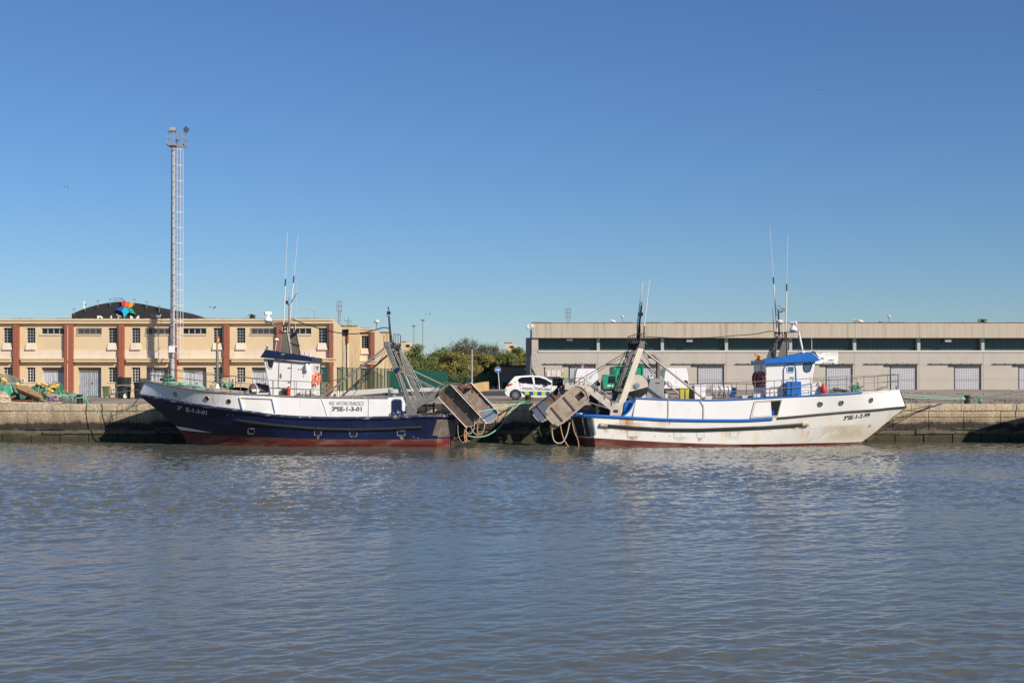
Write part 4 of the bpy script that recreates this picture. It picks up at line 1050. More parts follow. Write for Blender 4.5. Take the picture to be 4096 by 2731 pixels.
    for a_, b_ in ((1098,1168),(1198,1275),(1310,1380),(1400,1460)):
        m = MB(); m.add([pf(T(a_,165+(a_-1098)*.09)), pf(T(b_,165+(b_-1098)*.09+3)), pf(T(b_,173+(b_-1098)*.09+3)), pf(T(a_,172+(a_-1098)*.09))], [(0,1,2,3)]); m.build('livery_dash', W['police_blue'], root)
    fn = lambda px, py: pf((X(px,CY), Z(py,CY)), .014)
    m = text_fit('POLICIA', 2089, 2131.5, 1557.5, 1548.5, fn, .025, slope=.03); m.build('lettering', W['ink_grey'], root)
    m = text_fit('PORTUARIA', 2142, 2203, 1559.5, 1550.5, fn, .025, slope=.03); m.build('lettering', W['ink_grey'], root)
    m = MB()
    for pp in (((1290,183),(1300,230),(1296,345)),((1100,172),(1112,240),(1118,285)),((1530,190),(1535,250),(1520,345))): m.tube([pf(T(*p),.004) for p in pp], .008, 4)
    m.build('door_seam', W['dark_iron'], root)
    for a_, b_ in ((1115,198),(1312,218)):
        m = MB(); c = pf(T(a_+22,b_),.02); m.box(c, (.24,.04,.04)); m.build('door_handle', W['car_white'], root, bevel=.012)
    m = MB(); c = pf(T(1470,188),.12); m.ball(c, (.15,.10,.09)); m.build('wing_mirror', W['black'], root, True)
    for c, nr in (((wx,Ym-W2+.14,wz),True),((fx,Ym-W2+.14,wz),True),((wx,Ym+W2-.14,wz),False),((fx,Ym+W2-.14,wz),False)): wheel(root, c, wr, .21, 12, nr)
    m = MB(); m.add([pf(T(*p)) for p in ((1740,235),(1785,258),(1788,275),(1730,255))], [(0,1,2,3)]); m.build('headlight', W['galv'], root)
    return root
car()
def van(label, px0, px1, pyt, Y, L_, mk, extra=None):
    x0, x1 = X(px0,Y), X(px1,Y); zt = Z(pyt,Y); h = zt-G; w = x1-x0; xm = (x0+x1)/2
    root = thing('van', label, 'van', (xm, Y+L_/2, G))
    def sec(y, k, zt_, kb=1.0):
        pts = []
        for a, b in ((-1,.22),(-1.0,.55),(-.94,.80),(-.86,.95),(-.72,1.0),(.72,1.0),(.86,.95),(.94,.80),(1.0,.55),(1,.22)):
            pts.append((xm+a*w/2*k, y, G+.12+(zt_-.12)*b if b > .22 else G+.32))
        return pts
    m = MB(); m.loft([sec(Y,.95,h*.985), sec(Y+.10,.995,h), sec(Y+L_*.72,1,h), sec(Y+L_*.83,.97,h*.66), sec(Y+L_*.97,.93,h*.52), sec(Y+L_,.88,h*.45)])
    m.build('body', W[mk], root, .7)
    m = MB(); m.tube([(xm,Y-.004,G+.5),(xm,Y-.004,G+h*.93)], .012, 4); m.tube([(x0+w*.08,Y+.01,G+h*.55),(x1-w*.08,Y+.01,G+h*.55)], .006, 4); m.build('door_seam', W['frame_grey'], root)
    m = MB(); m.box((xm,Y-.03,G+.42), (w*.94,.12,.16)); m.build('bumper', W['black'], root, bevel=.02)
    for sg in (-1,1):
        m = MB(); m.box((xm+sg*w*.455,Y-.005,G+h*.42), (.11,.06,.34)); m.build('tail_light', W['darkred'], root, bevel=.01)
        m = MB(); m.box((xm+sg*(w/2+.14),Y+L_*.74,G+h*.52), (.2,.1,.3)); m.build('wing_mirror', W['black'], root, bevel=.03)
    for sg in (-1,1):
        for y in (Y+.9, Y+L_-.9):
            m = MB(); m.lathe([(.2,-.1),(.33,-.1),(.33,.1),(.2,.1)], (xm+sg*(w/2-.13),y,G+.33), 'X', 20); t = m.build('wheel', W['tyre'], root, True)
            m = MB(); m.lathe([(.2,-.06),(.2,.06)], (xm+sg*(w/2-.10),y,G+.33), 'X', 16); m.build('rim', W['silver'], t)
    m = MB(); m.box((xm,Y-.015,G+.75), (.5,.02,.11)); m.build('number_plate', W['sign_white'], root)
    return root, xm, h, w
VY = 121.
r, xm, h, w = van('white panel van with roof vent and beacon in front of the first warehouse door', 2300, 2394, 1474, VY, 5.2, 'car_white')
m = MB(); m.tube([P(2328,1474,VY+1),P(2328,1463,VY+1)], .13, 10); m.lathe([(.2,0),(.2,.06)], P(2328,1462,VY+1), n=12); m.build('roof_vent', W['galv'], r)
m = MB(); m.ball(P(2345,1471.5,VY+.5), (.09,.09,.12)); m.build('beacon', W['red'], r)
m = MB(); m.torus(P(2326,1507,VY-.012), .075, .012, 'Y', 12, 4)
m.b2(X(2357,VY), X(2366,VY), VY-.012, VY-.004, Z(1513,VY), Z(1511.6,VY)); m.b2(X(2358,VY), X(2365,VY), VY-.012, VY-.004, Z(1516,VY), Z(1514.8,VY)); m.torus(P(2365,1505,VY-.01), .07, .008, 'Y', 12, 4); m.build('door_emblem', W['ink_grey'], r)
r, xm, h, w = van('white high roof van between the funnel and the yellow bins', 2655, 2754, 1471, VY, 5.6, 'car_white')
m = MB(); m.add([P(2641,1502,VY+2.5),P(2656,1502,VY+.35),P(2660,1479,VY+.35),P(2650,1476,VY+2.5)], [(0,1,2,3)]); m.build('side_window', W['glass_blue'], r)
r, xm, h, w = van('small green van with open dark window beside the green container', 2412, 2470, 1498, 119, 4.2, 'container_green')
m = MB(); m.add([P(2432,1531,118.96),P(2462,1531,118.96),P(2462,1504,118.96),P(2436,1504,118.96)], [(0,1,2,3)]); m.build('rear_window', W['glass'], r)
# tipper truck
TY = 150.
r = thing('tipper_truck', 'white tipper body of a small truck by the warehouse, seen from behind', 'truck', (X(2220,TY),TY+2,G)); x = lambda p: X(p,TY); z = lambda p: Z(p,TY)
m = MB(); m.prism([(x(2186),TY,z(1506)),(x(2252),TY,z(1506)),(x(2256),TY,z(1480)),(x(2181),TY,z(1480))], (0,3.4,0)); b_ = m.build('tipper_body', mat('truck_pink', (.68,.60,.55), .6, col2=(.45,.32,.22), s2=3, lo=.6, hi=.7), r)
m = MB(); m.b2(x(2207),x(2229),TY-.03,TY-.002,z(1500),z(1487)); m.build('tailgate_panel', W['conc_white'], b_)
m = MB()
for p in (2190,2207,2229,2248): m.b2(x(p)-.04,x(p)+.04,TY-.06,TY-.001,z(1507),z(1480))
m.build('rib', W['conc_white'], b_)
m = MB(); m.b2(x(2188),x(2252),TY+.4,TY+5.2,z(1530),z(1509)); m.b2(x(2190),x(2250),TY+3.6,TY+5.4,z(1509),z(1486)); m.build('chassis', W['conc_white'], r)
m = MB(); m.b2(x(2253),x(2261),TY-.08,TY+.02,z(1504),z(1486)); m.build('side_flap', W['lime'], r)
m = MB(); m.tube([P(2178,1520,TY),P(2178,1474,TY)], .05, 5); m.ball(P(2178,1472,TY), .11); m.build('marker_pole', W['dark_iron'], r)
for sg in (2192,2247):
    for y in (TY+.9, TY+4.4):
        m = MB(); m.lathe([(.2,-.13),(.45,-.13),(.45,.13),(.2,.13)], (x(sg),y,G+.45), 'X', 18); m.build('wheel', W['tyre'], r, True)
# container
CYY = 124.
r = thing('skip_container', 'open topped green steel container behind the stern gantry of the white boat', 'container', (X(2516,CYY),CYY+3,G)); x = lambda p: X(p,CYY); z = lambda p: Z(p,CYY)
m = MB(); m.b2(x(2457),x(2574),CYY,CYY+.06,z(1555),z(1466)); m.b2(x(2457),x(2459.5),CYY+.06,CYY+6,z(1555),z(1466)); m.b2(x(2571.5),x(2574),CYY+.06,CYY+6,z(1555),z(1466)); m.b2(x(2457),x(2574),CYY+6,CYY+6.06,z(1555),z(1466)); m.b2(x(2459),x(2572),CYY+.06,CYY+6,z(1556),z(1553)); m.build('shell', W['container_green'], r)
m = MB()
for p in (2459,2487,2515,2543,2571): m.b2(x(p)-.06,x(p)+.06,CYY-.09,CYY-.001,z(1557),z(1466))
m.b2(x(2456)-.05,x(2575)+.05,CYY-.11,CYY-.001,z(1466),z(1463)); m.build('frame', W['container_green'], r)
m = MB()
for p in (2470,2562): m.lathe([(.12,-.3),(.12,.3)], (x(p),CYY+.5,G+.12), 'X', 12)
m.build('roller', W['dark_iron'], r)

# ================================================================ quay side gear
QY = Q+.42
def bollard(label, px, pyt, r_=.165, Yb=QY):
    root = thing('bollard', label, 'bollard', (X(px,Yb),Yb,G), 'mooring bollards on the quay edge'); zt = Z(pyt,Yb); x0 = X(px,Yb)
    m = MB(); m.lathe([(r_*1.15,0),(r_*1.15,.03),(r_,.05),(r_,zt-G-.10),(r_*1.08,zt-G-.08),(r_*1.08,zt-G-.01),(r_*.9,zt-G)], (x0,Yb,G), n=18); m.build('post', W['dark_iron'], root, True)
    m = MB(); m.tube([(x0-r_*1.9,Yb,zt-.17),(x0+r_*1.9,Yb,zt-.17)], .035, 8); m.build('crossbar', W['dark_iron'], root)
bollard('rusty iron bollard beside the nets, wrapped in pale green rope', 319, 1577); bollard('black iron bollard below the police car with green ropes tied on', 2112, 1579); bollard('black iron bollard at the right end with two taut green ropes', 3869, 1580)

def heap(name, label, px0, px1, pyt, Y, m_, seed, dy=1.6, prof=None, cat='net', group=None, lump=.25):
    """heap of net: lumpy draped mound"""
    x0, x1 = X(px0,Y), X(px1,Y); hh = Z(pyt,Y)-G; nu, nv = 90, 40; vs = []
    for j in range(nv+1):
        for i in range(nu+1):
            u, v = i/nu*2-1, j/nv*2-1
            d = max(0, 1-(u*u)**1.3)*max(0, 1-(v*v)**1.2); pr = d**.55
            if prof: pr *= np.interp(u, *prof)
            nz = mnoise.fractal(V((u*2.6+seed, v*2.2, seed*.7)), 1.0, 2.1, 3)
            rid = 1-abs(mnoise.noise(V((u*7+seed*2, v*4, seed))))
            z_ = hh*pr*(1+lump*nz)+hh*.09*(rid-.6)*pr
            vs.append(((x0+x1)/2+u*(x1-x0)/2*(1+.08*nz), Y+v*dy*(1+.1*nz), G+.012+max(0,z_)))
    m = MB(); m.add(vs, [(j*(nu+1)+i, j*(nu+1)+i+1, (j+1)*(nu+1)+i+1, (j+1)*(nu+1)+i) for j in range(nv) for i in range(nu)])
    root = thing(name, label, cat, ((x0+x1)/2, Y, G), group)
    m.build('netting', m_, root, 3.0)
    # strands of rope lying over it
    r = random.Random(seed); ms = MB()
    for k in range(int(6+26*min(1,(x1-x0)/1.6))):
        u0, v0, q = r.uniform(-.8,.8), r.uniform(-.9,.2), r.uniform(-1.2,1.2); pts = []
        for s in range(9):
            u, v = u0+math.cos(q)*s*.07, v0+math.sin(q)*s*.09+.02*math.sin(s*2+k)
            if abs(u) > .95 or abs(v) > .95: break
            i, j = (u+1)/2*nu, (v+1)/2*nv; p = V(vs[int(j)*(nu+1)+int(i)]); pts.append(p+V((0,-.01,.025)))
        if len(pts) > 3: ms.tube(pts, r.choice((.010,.014,.02)), 5)
    ms.build('net_rope', W['cream_rope'] if seed % 2 else W['pale_green_rope'], root)
    return lambda px, f=0.: max([V(v) for v in vs], key=lambda p: -abs(p.x-X(px,Y))*6+p.z+f*(-p.y))
f1 = heap('net_heap', 'tall heap of mixed nets at the left edge of the photo', -60, 84, 1511, 86.0, W['net_mixed'], 3, 1.8, ([-1,-.2,.5,.8,1],[1,1,1,.9,.5]))
f2 = heap('net_heap', 'bright green net heap left of the rusty steel door', -70, 78, 1541, 84.6, W['net_bright'], 4, 1.2, ([-1,.2,.6,1],[.9,1,.9,.4]))
f3 = heap('net_heap', 'dark green net heap with many floats in front of pale garage door', 118, 272, 1531, 85.8, W['net_green'], 5, 1.5, ([-1,-.6,-.2,.3,.6,1],[.6,.95,.9,1,.9,.4]))
f4 = heap('net_heap', 'low grey green net spread left of the rusty bollard', 222, 352, 1581, 83.4, W['net_mixed'], 6, .8)
f5 = heap('purple_cloth', 'crumpled purple netting lying before the low grey net', 196, 240, 1584, 82.7, W['purple'], 7, .5, None, 'net')
f6 = heap('purple_cloth', 'small purple netting bundle behind the rusty bollard', 284, 308, 1574, 84.2, W['purple'], 8, .4, None, 'net')
f7 = heap('rope_heap', 'pile of thick cream rope at the left edge of the photo', -40, 38, 1571, 82.6, W['cream_rope'], 9, .7, None, 'rope')
def coil(name, label, px0, px1, py0, py1, Y, m_, seed, n=16, rad=.028, group=None, zflat=.5, base=G):
    r = random.Random(seed); xc, zc = X((px0+px1)/2,Y), base; a_ = (X(px1,Y)-X(px0,Y))/2; hz = Z(py0,Y)-base; m = MB()
    for k in range(n):
        sc_ = r.uniform(.55,1); ox = r.gauss(0,a_*.10); z0 = hz*(k+.5)/n*.95; ph = r.uniform(0,6.28); tl = r.gauss(0,.10)
        pts = [(xc+ox+a_*sc_*math.cos(q), Y+a_*.55*sc_*math.sin(q), max(base+rad, zc+z0*(1-.2*sc_)+tl*hz*math.cos(q+ph)*2)) for q in [2*math.pi*i/18 for i in range(18)]]
        m.tube(pts, rad, 6, True)
    o = m.build(name, m_); tag(o, label, 'rope', group); return o
coil('rope_coil', 'cream rope coil lying over the front of the dark green net', 166, 268, 1570, 1592, 84.0, W['cream_rope'], 2, 11, .045)
coil('rope_coil', 'fat cream rope coil at the left edge, in front of the bright net', -34, 36, 1571, 1603, 82.2, W['cream_rope'], 3, 13, .05)
m = MB(); r = random.Random(4)
for k in range(5):
    pts = [(X(-20,82)+i*.42, 81.85+.25*math.sin(i*.9+k*1.3)+.08*k, G+.03+.012*k) for i in range(10)]; m.tube(pts, .024, 5)
o = m.build('rope_line', W['cream_rope']); tag(o, 'loose cream rope strung along the quay edge under the rusty door', 'rope')
FL = 'yellow floats on the net heaps'
def fl(px, py, Y, lab, r_=.12):
    m = MB(); c = P(px,py,Y); m.ball(c, (r_*1.25,r_,r_), 14, 10); o = m.build('net_float', W['float_yellow'], None, True); tag(o, lab, 'float', FL)
    return o
for px, py in ((12,1517),(17,1521)): fl(px, py, 84.9, 'yellow float on top of the mixed nets at the left edge', .13)
fl(69, 1537, 84.3, 'pale yellow float beside the top of the rusty steel door', .13)
L3 = 'yellow float on the dark green net heap by the garage door'
for px, py in ((152,1534),(173,1534),(184,1538),(206,1548),(214,1546),(221,1547),(228,1541),(197,1557),(208,1565),(193,1571)): fl(px, py, 84.75, L3, .105)
# rusty trawl door lying against the nets
td = thing('rusty_door', 'rusty tan steel trawl door leaning on the nets on the quay', 'trawl door', P(112,1604,82.6))
m = MB()
tl, tr, br, bl = P(66,1551,83.9), P(112,1541,84.6), P(172,1584,83.3), P(150,1598,82.6)
m.add([P(64,1549,83.6),P(78,1541,84.4),P(110,1541,84.6),P(172,1584,83.3),P(160,1596,82.55),P(70,1556,83.4)], [(0,1,2,3,4,5)]); vs = m.v
m = MB(); m.prism(vs, (.02,.03,-.04)); m.build('plate', mat('rust_tan', (.34,.24,.12), .7, var=.2, scale=4, col2=(.19,.085,.04), s2=4, lo=.58, hi=.68), td)
m = MB(); m.prism([P(64,1549,83.55),P(70,1556,83.35),P(160,1592,82.5),P(160,1600,82.5),P(68,1562,83.35),P(63,1555,83.55)], (.03,.07,.01)); m.build('flange', W['rust'], td)
m = MB(); m.beam(P(74,1566,83.5), P(150,1600,82.7), .12, .1); m.tube([P(112,1564,83.6),P(114,1568,83.4),P(118,1566,83.5)], .03, 6); m.build('runner', W['rust'], td)
m = MB(); m.beam(P(16,1601,83.2), P(75,1576,83.8), .25, .12); m.beam(P(40,1602,83.0), P(140,1601,82.9), .2, .08)
o = m.build('dark_beam', W['rust']); tag(o, 'dark rusty steel beam lying under the trawl door', 'beam')
# black tubs and bins before the store
def tub(px0, px1, pyt, pyb, Y, label, mark=None, base=None, tilt=0):
    r0 = (X(px1,Y)-X(px0,Y))/2; xc = X((px0+px1)/2,Y); zb = base if base is not None else Z(pyb,Y); h = Z(pyt,Y)-zb
    root = thing('tub', label, 'tub', (xc,Y,zb), 'black fishing tubs')
    m = MB(); m.lathe([(r0*.88,0),(r0*.93,h*.5),(r0*.99,h*.96),(r0,h),(r0*.93,h),(r0*.86,h*.2)], (xc,Y,zb), n=26); m.build('shell', W['tub'], root, True)
    m = MB()
    for hh in (.55,.9): m.torus((xc,Y,zb+h*hh), r0*(.935+.055*hh), .02, 'Z', 26, 5)
    m.build('rim', W['tub'], root)
    if mark:
        def fn(px, py):
            xx = X(px,Y-r0); dx = max(-.9, min(.9, (xx-xc)/r0)); return V((xc+dx*r0, Y-r0*.965*math.sqrt(1-dx*dx)-.012, Z(py,Y-r0)))
        t = text_fit(*mark, fn, .03); t.build('painted_mark', W['sign_white'], root)
TYB = 100.2
tub(469, 524, 1549, 1593, TYB, 'lower black tub of the stacked pair, painted with a white 6', ('6', 493, 505, 1591, 1573), G)
tub(467, 526, 1509, 1549, TYB, 'upper black tub of the stacked pair left of the bow', ('F1', 515, 523, 1538, 1520))
tub(536, 579, 1550, 1592, 99.6, 'lower black tub of the pair half hidden by the bow', None, G)
tub(535, 592, 1528, 1550, 99.6, 'upper black tub of the pair half hidden by the bow')
m = MB(); m.tube([P(469+i*5,1541+.5*math.sin(i),TYB-.58) for i in range(12)], .025, 5); o = m.build('tub_rope', W['cream_rope']); tag(o, 'cream rope tied round the upper stacked tub', 'rope')
m = MB(); r = random.Random(5)
for k in range(6): m.tube([P(475+k*2,1510,TYB-.3),P(474+k*2.5,1503+k%3,TYB-.3),P(482+k*2,1509,TYB-.2)], .02, 5)
o = m.build('rope_bundle', W['glass_blue']); tag(o, 'bit of blue rope poking out of the upper stacked tub', 'rope')
bY = 104.
bn = thing('wheelie_bin', 'green wheelie bin in front of the grey garage door', 'bin', (X(420,bY),bY,G)); x = lambda p: X(p,bY); z = lambda p: Z(p,bY)
m = MB(); m.loft([[(x(412),bY,G+.06),(x(431),bY,G+.06),(x(431),bY+.4,G+.06),(x(412),bY+.4,G+.06)],[(x(409),bY-.05,z(1549)),(x(433),bY-.05,z(1549)),(x(433),bY+.5,z(1549)),(x(409),bY+.5,z(1549))]]); m.build('body', W['bin_green'], bn)
m = MB(); m.b2(x(408),x(434),bY-.09,bY+.54,z(1549)+.002,z(1544.5)); m.build('lid', W['bin_green'], bn, bevel=.02)
m = MB(); m.lathe([(.1,-.03),(.1,.03)], (x(411),bY+.42,G+.1), 'X', 14); m.lathe([(.1,-.03),(.1,.03)], (x(432),bY+.42,G+.1), 'X', 14); m.build('wheel', W['tyre'], bn)
gw = thing('waste_container', 'dark green waste container behind the mesh fence', 'bin', (X(1475,133),133,G)); x = lambda p: X(p,133); z = lambda p: Z(p,133)
m = MB(); m.loft([[(x(1450),133,G+.15),(x(1500),133,G+.15),(x(1500),134,G+.15),(x(1450),134,G+.15)],[(x(1447),132.9,z(1533)),(x(1502),132.9,z(1533)),(x(1502),134.1,z(1533)),(x(1447),134.1,z(1533))]]); m.build('body', W['panel_green'], gw)
m = MB(); m.b2(x(1445),x(1504),132.8,134.2,z(1533),z(1529)); m.build('lid', W['panel_green'], gw)
m = MB()
for a_ in (1452,1497): m.lathe([(.09,-.04),(.09,.04)], (x(a_),133.2,G+.09), 'X', 12)
m.build('wheel', W['tyre'], gw)
# steel capstan head and dark box on the quay behind the gantry
cp = thing('quay_capstan', 'pale mushroom shaped vent on the quay behind the gantry leg', 'vent', P(1573,1590,100)); y = 100.
m = MB(); m.lathe([(.20,0),(.18,.35),(.38,.38),(.38,.58),(.32,.66)], (X(1573,y),y,G), n=18); m.build('head', W['conc_col'], cp, True)
m = MB(); m.b2(X(1532,y),X(1552,y),y,y+.6,G,Z(1571,y)); m.build('side_box', W['fence_green'], cp)

# ---- seagulls
def gull_proto():
    root = thing('seagull', 'x', 'seagull', (0,0,0), 'seagulls on the roofs and quay'); m = MB()
    # beak tip -> tail, gull facing -X
    prof = [(-.255,.375,.004),(-.235,.378,.010),(-.215,.385,.016),(-.20,.392,.036),(-.17,.40,.046),(-.14,.385,.043),(-.115,.34,.045),(-.09,.29,.062),(-.03,.245,.088),(.05,.22,.092),(.13,.205,.070),(.20,.195,.040),(.27,.19,.022),(.31,.187,.006)]
    m.loft([[(x_, r_*math.cos(q), z_+r_*1.05*math.sin(q)) for q in [2*math.pi*i/12 for i in range(12)]] for x_, z_, r_ in prof]); m.build('body', W['gull_white'], root, 1.2)
    for sg in (-1,1):
        m = MB(); m.loft([[(x_, sg*(y_+r_*.35*math.cos(q)), z_+r_*math.sin(q)) for q in [2*math.pi*i/10 for i in range(10)]] for x_, y_, z_, r_ in ((-.07,.06,.27,.03),(0,.085,.255,.062),(.09,.085,.24,.058),(.2,.06,.225,.04),(.33,.03,.215,.012))]); m.build('wing', W['gull_grey'], root, 1.2)
        m = MB(); m.tube([(.02,sg*.04,.16),(.03,sg*.04,.08),(.02,sg*.04,.012)], .009, 6); m.box((-.01,sg*.04,.008), (.07,.05,.014)); m.build('leg', W['beak'], root)
    m = MB(); m.loft([[(x_, r_*math.cos(q), z_+r_*math.sin(q)) for q in [2*math.pi*i/8 for i in range(8)]] for x_, z_, r_ in ((-.275,.368,.003),(-.25,.376,.013),(-.205,.388,.02))]); m.build('beak', W['beak'], root, True)
    return root
gp = gull_proto(); zr = Z(1274.5, B1)
gl = [((X(476,B1),B1-.1,zr),'seagull on the cream roof edge below the coloured star',.0,.75),((X(615,B1),B1-.1,zr),'left seagull of the three on the cream roof near the mast',.2,.7),((X(631,B1),B1-.2,zr),'upright front seagull of the three on the roof near the mast',1.2,.75),((X(638,B1),B1+.05,zr),'right rear seagull of the three on the roof near the mast',2.6,.7),
      ((X(3421,WY),WY+.2,Z(1291,WY)),'seagull standing on the warehouse roof above the white wheelhouse',.2,1.1),((X(4048,130),130,G),'seagull standing on the quay at the right end',-.4,1.0),((X(273,B1),B1,zr),'small far seagull on the cream roof left of the black hall',.1,.5)]
for i, (loc, lab, rz, sc) in enumerate(gl):
    if i == 0: gp.location = loc; gp['label'] = lab; gp.rotation_euler = (0,0,rz); gp.scale = (sc,)*3; ORG[gp.name] = V(loc)
    else: copy_tree(gp, loc, lab, rz, None, sc)
for px, py, lab in ((3440,1291,'white seagull sitting low on the warehouse roof beside the standing gull'),(2449,1291.5,'white seagull sitting low on the warehouse roof left of the gantry mast')):
    c = P(px,py,WY+.1); r = thing('seagull', lab, 'seagull', (c.x,c.y,Z(1292,WY)+.05), 'seagulls on the roofs and quay'); m = MB(); b0 = V((c.x,c.y,Z(1292,WY)+.05))
    m.loft([[b0+V((x_, r_*math.cos(q), z_+r_*.9*math.sin(q))) for q in [2*math.pi*i/12 for i in range(12)]] for x_, z_, r_ in ((-.33,.30,.006),(-.28,.31,.05),(-.2,.30,.07),(-.12,.2,.13),(.05,.16,.17),(.25,.13,.12),(.42,.12,.03))]); m.build('body', W['gull_white'], r, 1.2)
def flying(px, py, Y, span, lab):
    c = P(px,py,Y); r = thing('seagull', lab, 'seagull', c, 'gulls in flight'); m = MB()
    m.loft([[c+V((x_, r_*math.cos(q), r_*math.sin(q))) for q in [2*math.pi*i/8 for i in range(8)]] for x_, r_ in ((-.25,.01),(-.18,.045),(-.05,.07),(.1,.05),(.25,.01))]); m.build('body', W['gull_grey'], r, 1.2)
    for sg in (-1,1):
        m = MB(); m.loft([[c+V((x0+.11*math.cos(q), sg*y_*span, z_+.012*math.sin(q))) for q in [2*math.pi*i/8 for i in range(8)]] for x0, y_, z_ in ((0,.04,.02),(-.06,.25,.12),(.03,.5,.05))]); m.build('wing', W['gull_grey'], r)
    r.rotation_euler = (0,0,1.25)
flying(855,1231,120,.8,'lone gull flying over the cream roof'); flying(1717,1257,150,.9,'tiny bird flying right of the grey gantry mast'); flying(3283,363,200,1.0,'tiny bird high in the sky above the white boat'); flying(268,748,200,1.1,'tiny bird high in the sky at the left')

m = MB(); yw = 33.2
for k in range(5): m.tube([P(1914+k*16,1940-(k%2)*2,F*H/(1939-YH)), P(1914+k*16+18,1938+(k%3),F*H/(1939-YH))], .018, 5)
o = m.build('floating_reeds', W['trunk']); tag(o, 'thin brown reeds floating on the open water between the sterns', 'reeds')
# ================================================================ the two trawlers
def dense(ctrl, N, bow_dense=True):
    c = np.array(ctrl, float); t = (c[:,0]-c[0,0])/(c[-1,0]-c[0,0])
    u = np.linspace(0,1,N)
    if bow_dense: u = u**1.35
    def pch(y):
        h = np.diff(t); d = np.diff(y)/h; m = np.zeros(len(t)); m[0] = d[0]; m[-1] = d[-1]
        for i in range(1,len(t)-1): m[i] = 0 if d[i-1]*d[i] <= 0 else 2*d[i-1]*d[i]/(d[i-1]+d[i])
        k = np.clip(np.searchsorted(t,u)-1,0,len(t)-2); s = (u-t[k])/h[k]; H_ = h[k]
        return (2*s**3-3*s**2+1)*y[k]+(s**3-2*s**2+s)*H_*m[k]+(-2*s**3+3*s**2)*y[k+1]+(s**3-s**2)*H_*m[k+1]
    return np.stack([c[0,0]+u*(c[-1,0]-c[0,0]), pch(c[:,1]), pch(c[:,2])], 1)
def lev(pts, B, tf, tail=(), pw=2.1):
    x0, x1 = pts[0][0], pts[-1][0]
    out = [(px, py, B*(1-(1-min(1,(px-x0)/(x1-x0)/tf))**pw)) for px, py in pts]
    # extra points near the bow so that the rounding is kept
    for f in (.02,.05,.10,.16):
        px = x0+(x1-x0)*f; py = float(np.interp((px-x0)/(x1-x0), [(p[0]-x0)/(x1-x0) for p in pts], [p[1] for p in pts]))
        if min(abs(px-o[0]) for o in out) > abs(x1-x0)*.012: out.append((px, py, B*(1-(1-min(1,f/tf))**pw)))
    out.sort(key=lambda o: (o[0]-x0)*(1 if x1 > x0 else -1))
    return out + list(tail)
class Hull:
    def __init__(s, Yc, levels, N=46): s.Yc = Yc; s.L = [dense(l, N) for l in levels]
    def pt(s, row, sg): px, py, b = row; Y = s.Yc-b; p = P(px,py,Y); return V((p.x, s.Yc-sg*b, p.z))
    def Y(s, px, py):
        q = []
        for l in s.L:
            o = np.argsort(l[:,0]); q.append((np.interp(px,l[o,0],l[o,1]), np.interp(px,l[o,0],l[o,2])))
        q.sort(); return s.Yc-float(np.interp(py,[a for a,_ in q],[b for _,b in q]))
    def on(s, px, py, e=.012): return P(px, py, s.Y(px,py)-e)
    def skin(s, i0, i1, mats, close_stern=True):
        mb = MB(); N = len(s.L[0]); rows = range(i0, i1+1); n = len(rows)
        for sg in (1,-1):
            vs = [s.pt(s.L[i][k],sg) for k in range(N) for i in rows]; o = len(mb.v); mb.v += [tuple(v) for v in vs]
            for k in range(N-1):
                for j in range(n-1):
                    mb.f.append([o+k*n+j,o+k*n+j+1,o+(k+1)*n+j+1,o+(k+1)*n+j]); mb.m.append(mats[j])
        if close_stern:
            for j in range(n-1):
                a, b, c, d = s.pt(s.L[i0+j][-1],1), s.pt(s.L[i0+j+1][-1],1), s.pt(s.L[i0+j+1][-1],-1), s.pt(s.L[i0+j][-1],-1)
                o = len(mb.v); mb.v += [tuple(q) for q in (a,b,c,d)]; mb.f.append([o,o+1,o+2,o+3]); mb.m.append(mats[j])
        return mb
def under(l, dz=.9, k=.8): return [(px,py+dz*75,b*k) for px,py,b in l]
def midlev(a, b, f, bulge):
    A, B_ = dense(a,24), dense(b,24); return [tuple(A[i]*(1-f)+B_[i]*f+np.array([0,0,bulge*(A[i][2]*(1-f)+B_[i][2]*f)])) for i in range(24)]
def poly_on(fn, pts, sub=6):
    out = []
    for i in range(len(pts)):
        a, b = pts[i], pts[(i+1) % len(pts)]
        for k in range(sub): out.append((a[0]+(b[0]-a[0])*k/sub, a[1]+(b[1]-a[1])*k/sub))
    return [fn(*p) for p in out]
def patch_on(fn, q, n=10, m_=6):
    (a,b),(c,d),(e,f),(g,h) = q; mb = MB(); vs = []
    for j in range(m_+1):
        t = j/m_
        for i in range(n+1):
            s_ = i/n; x0,y0,x1,y1 = a+(g-a)*t, b+(h-b)*t, c+(e-c)*t, d+(f-d)*t; vs.append(fn(x0+(x1-x0)*s_, y0+(y1-y0)*s_))
    mb.add(vs, [(j*(n+1)+i,j*(n+1)+i+1,(j+1)*(n+1)+i+1,(j+1)*(n+1)+i) for j in range(m_) for i in range(n)]); return mb
def strip_on(mb, fn, pts, w, e=None):
    """flat bar of photo width w following pts on the surface"""
    for i in range(len(pts)-1): mb.beam(fn(*pts[i]), fn(*pts[i+1]), w, w*.7, (0,1,0))
def porthole(hull, root, px, py, r, glass):
    c = hull.on(px,py,0.); nn = (hull.on(px+6,py,0)-hull.on(px-6,py,0)).cross(hull.on(px,py+6,0)-hull.on(px,py-6,0)).normalized()
    if nn.y > 0: nn = -nn
    R = V((0,1,0)).rotation_difference(nn).to_matrix(); m = MB(); m.torus(c+nn*.012, r, .024, 'Y', 24, 8, R); o = m.build('porthole', W['stainless'], root, True)
    m = MB(); m.lathe([(r*.98,-.004),(r*.98,.010)], c, 'Y', 22, R); m.build('pane', W[glass], o)
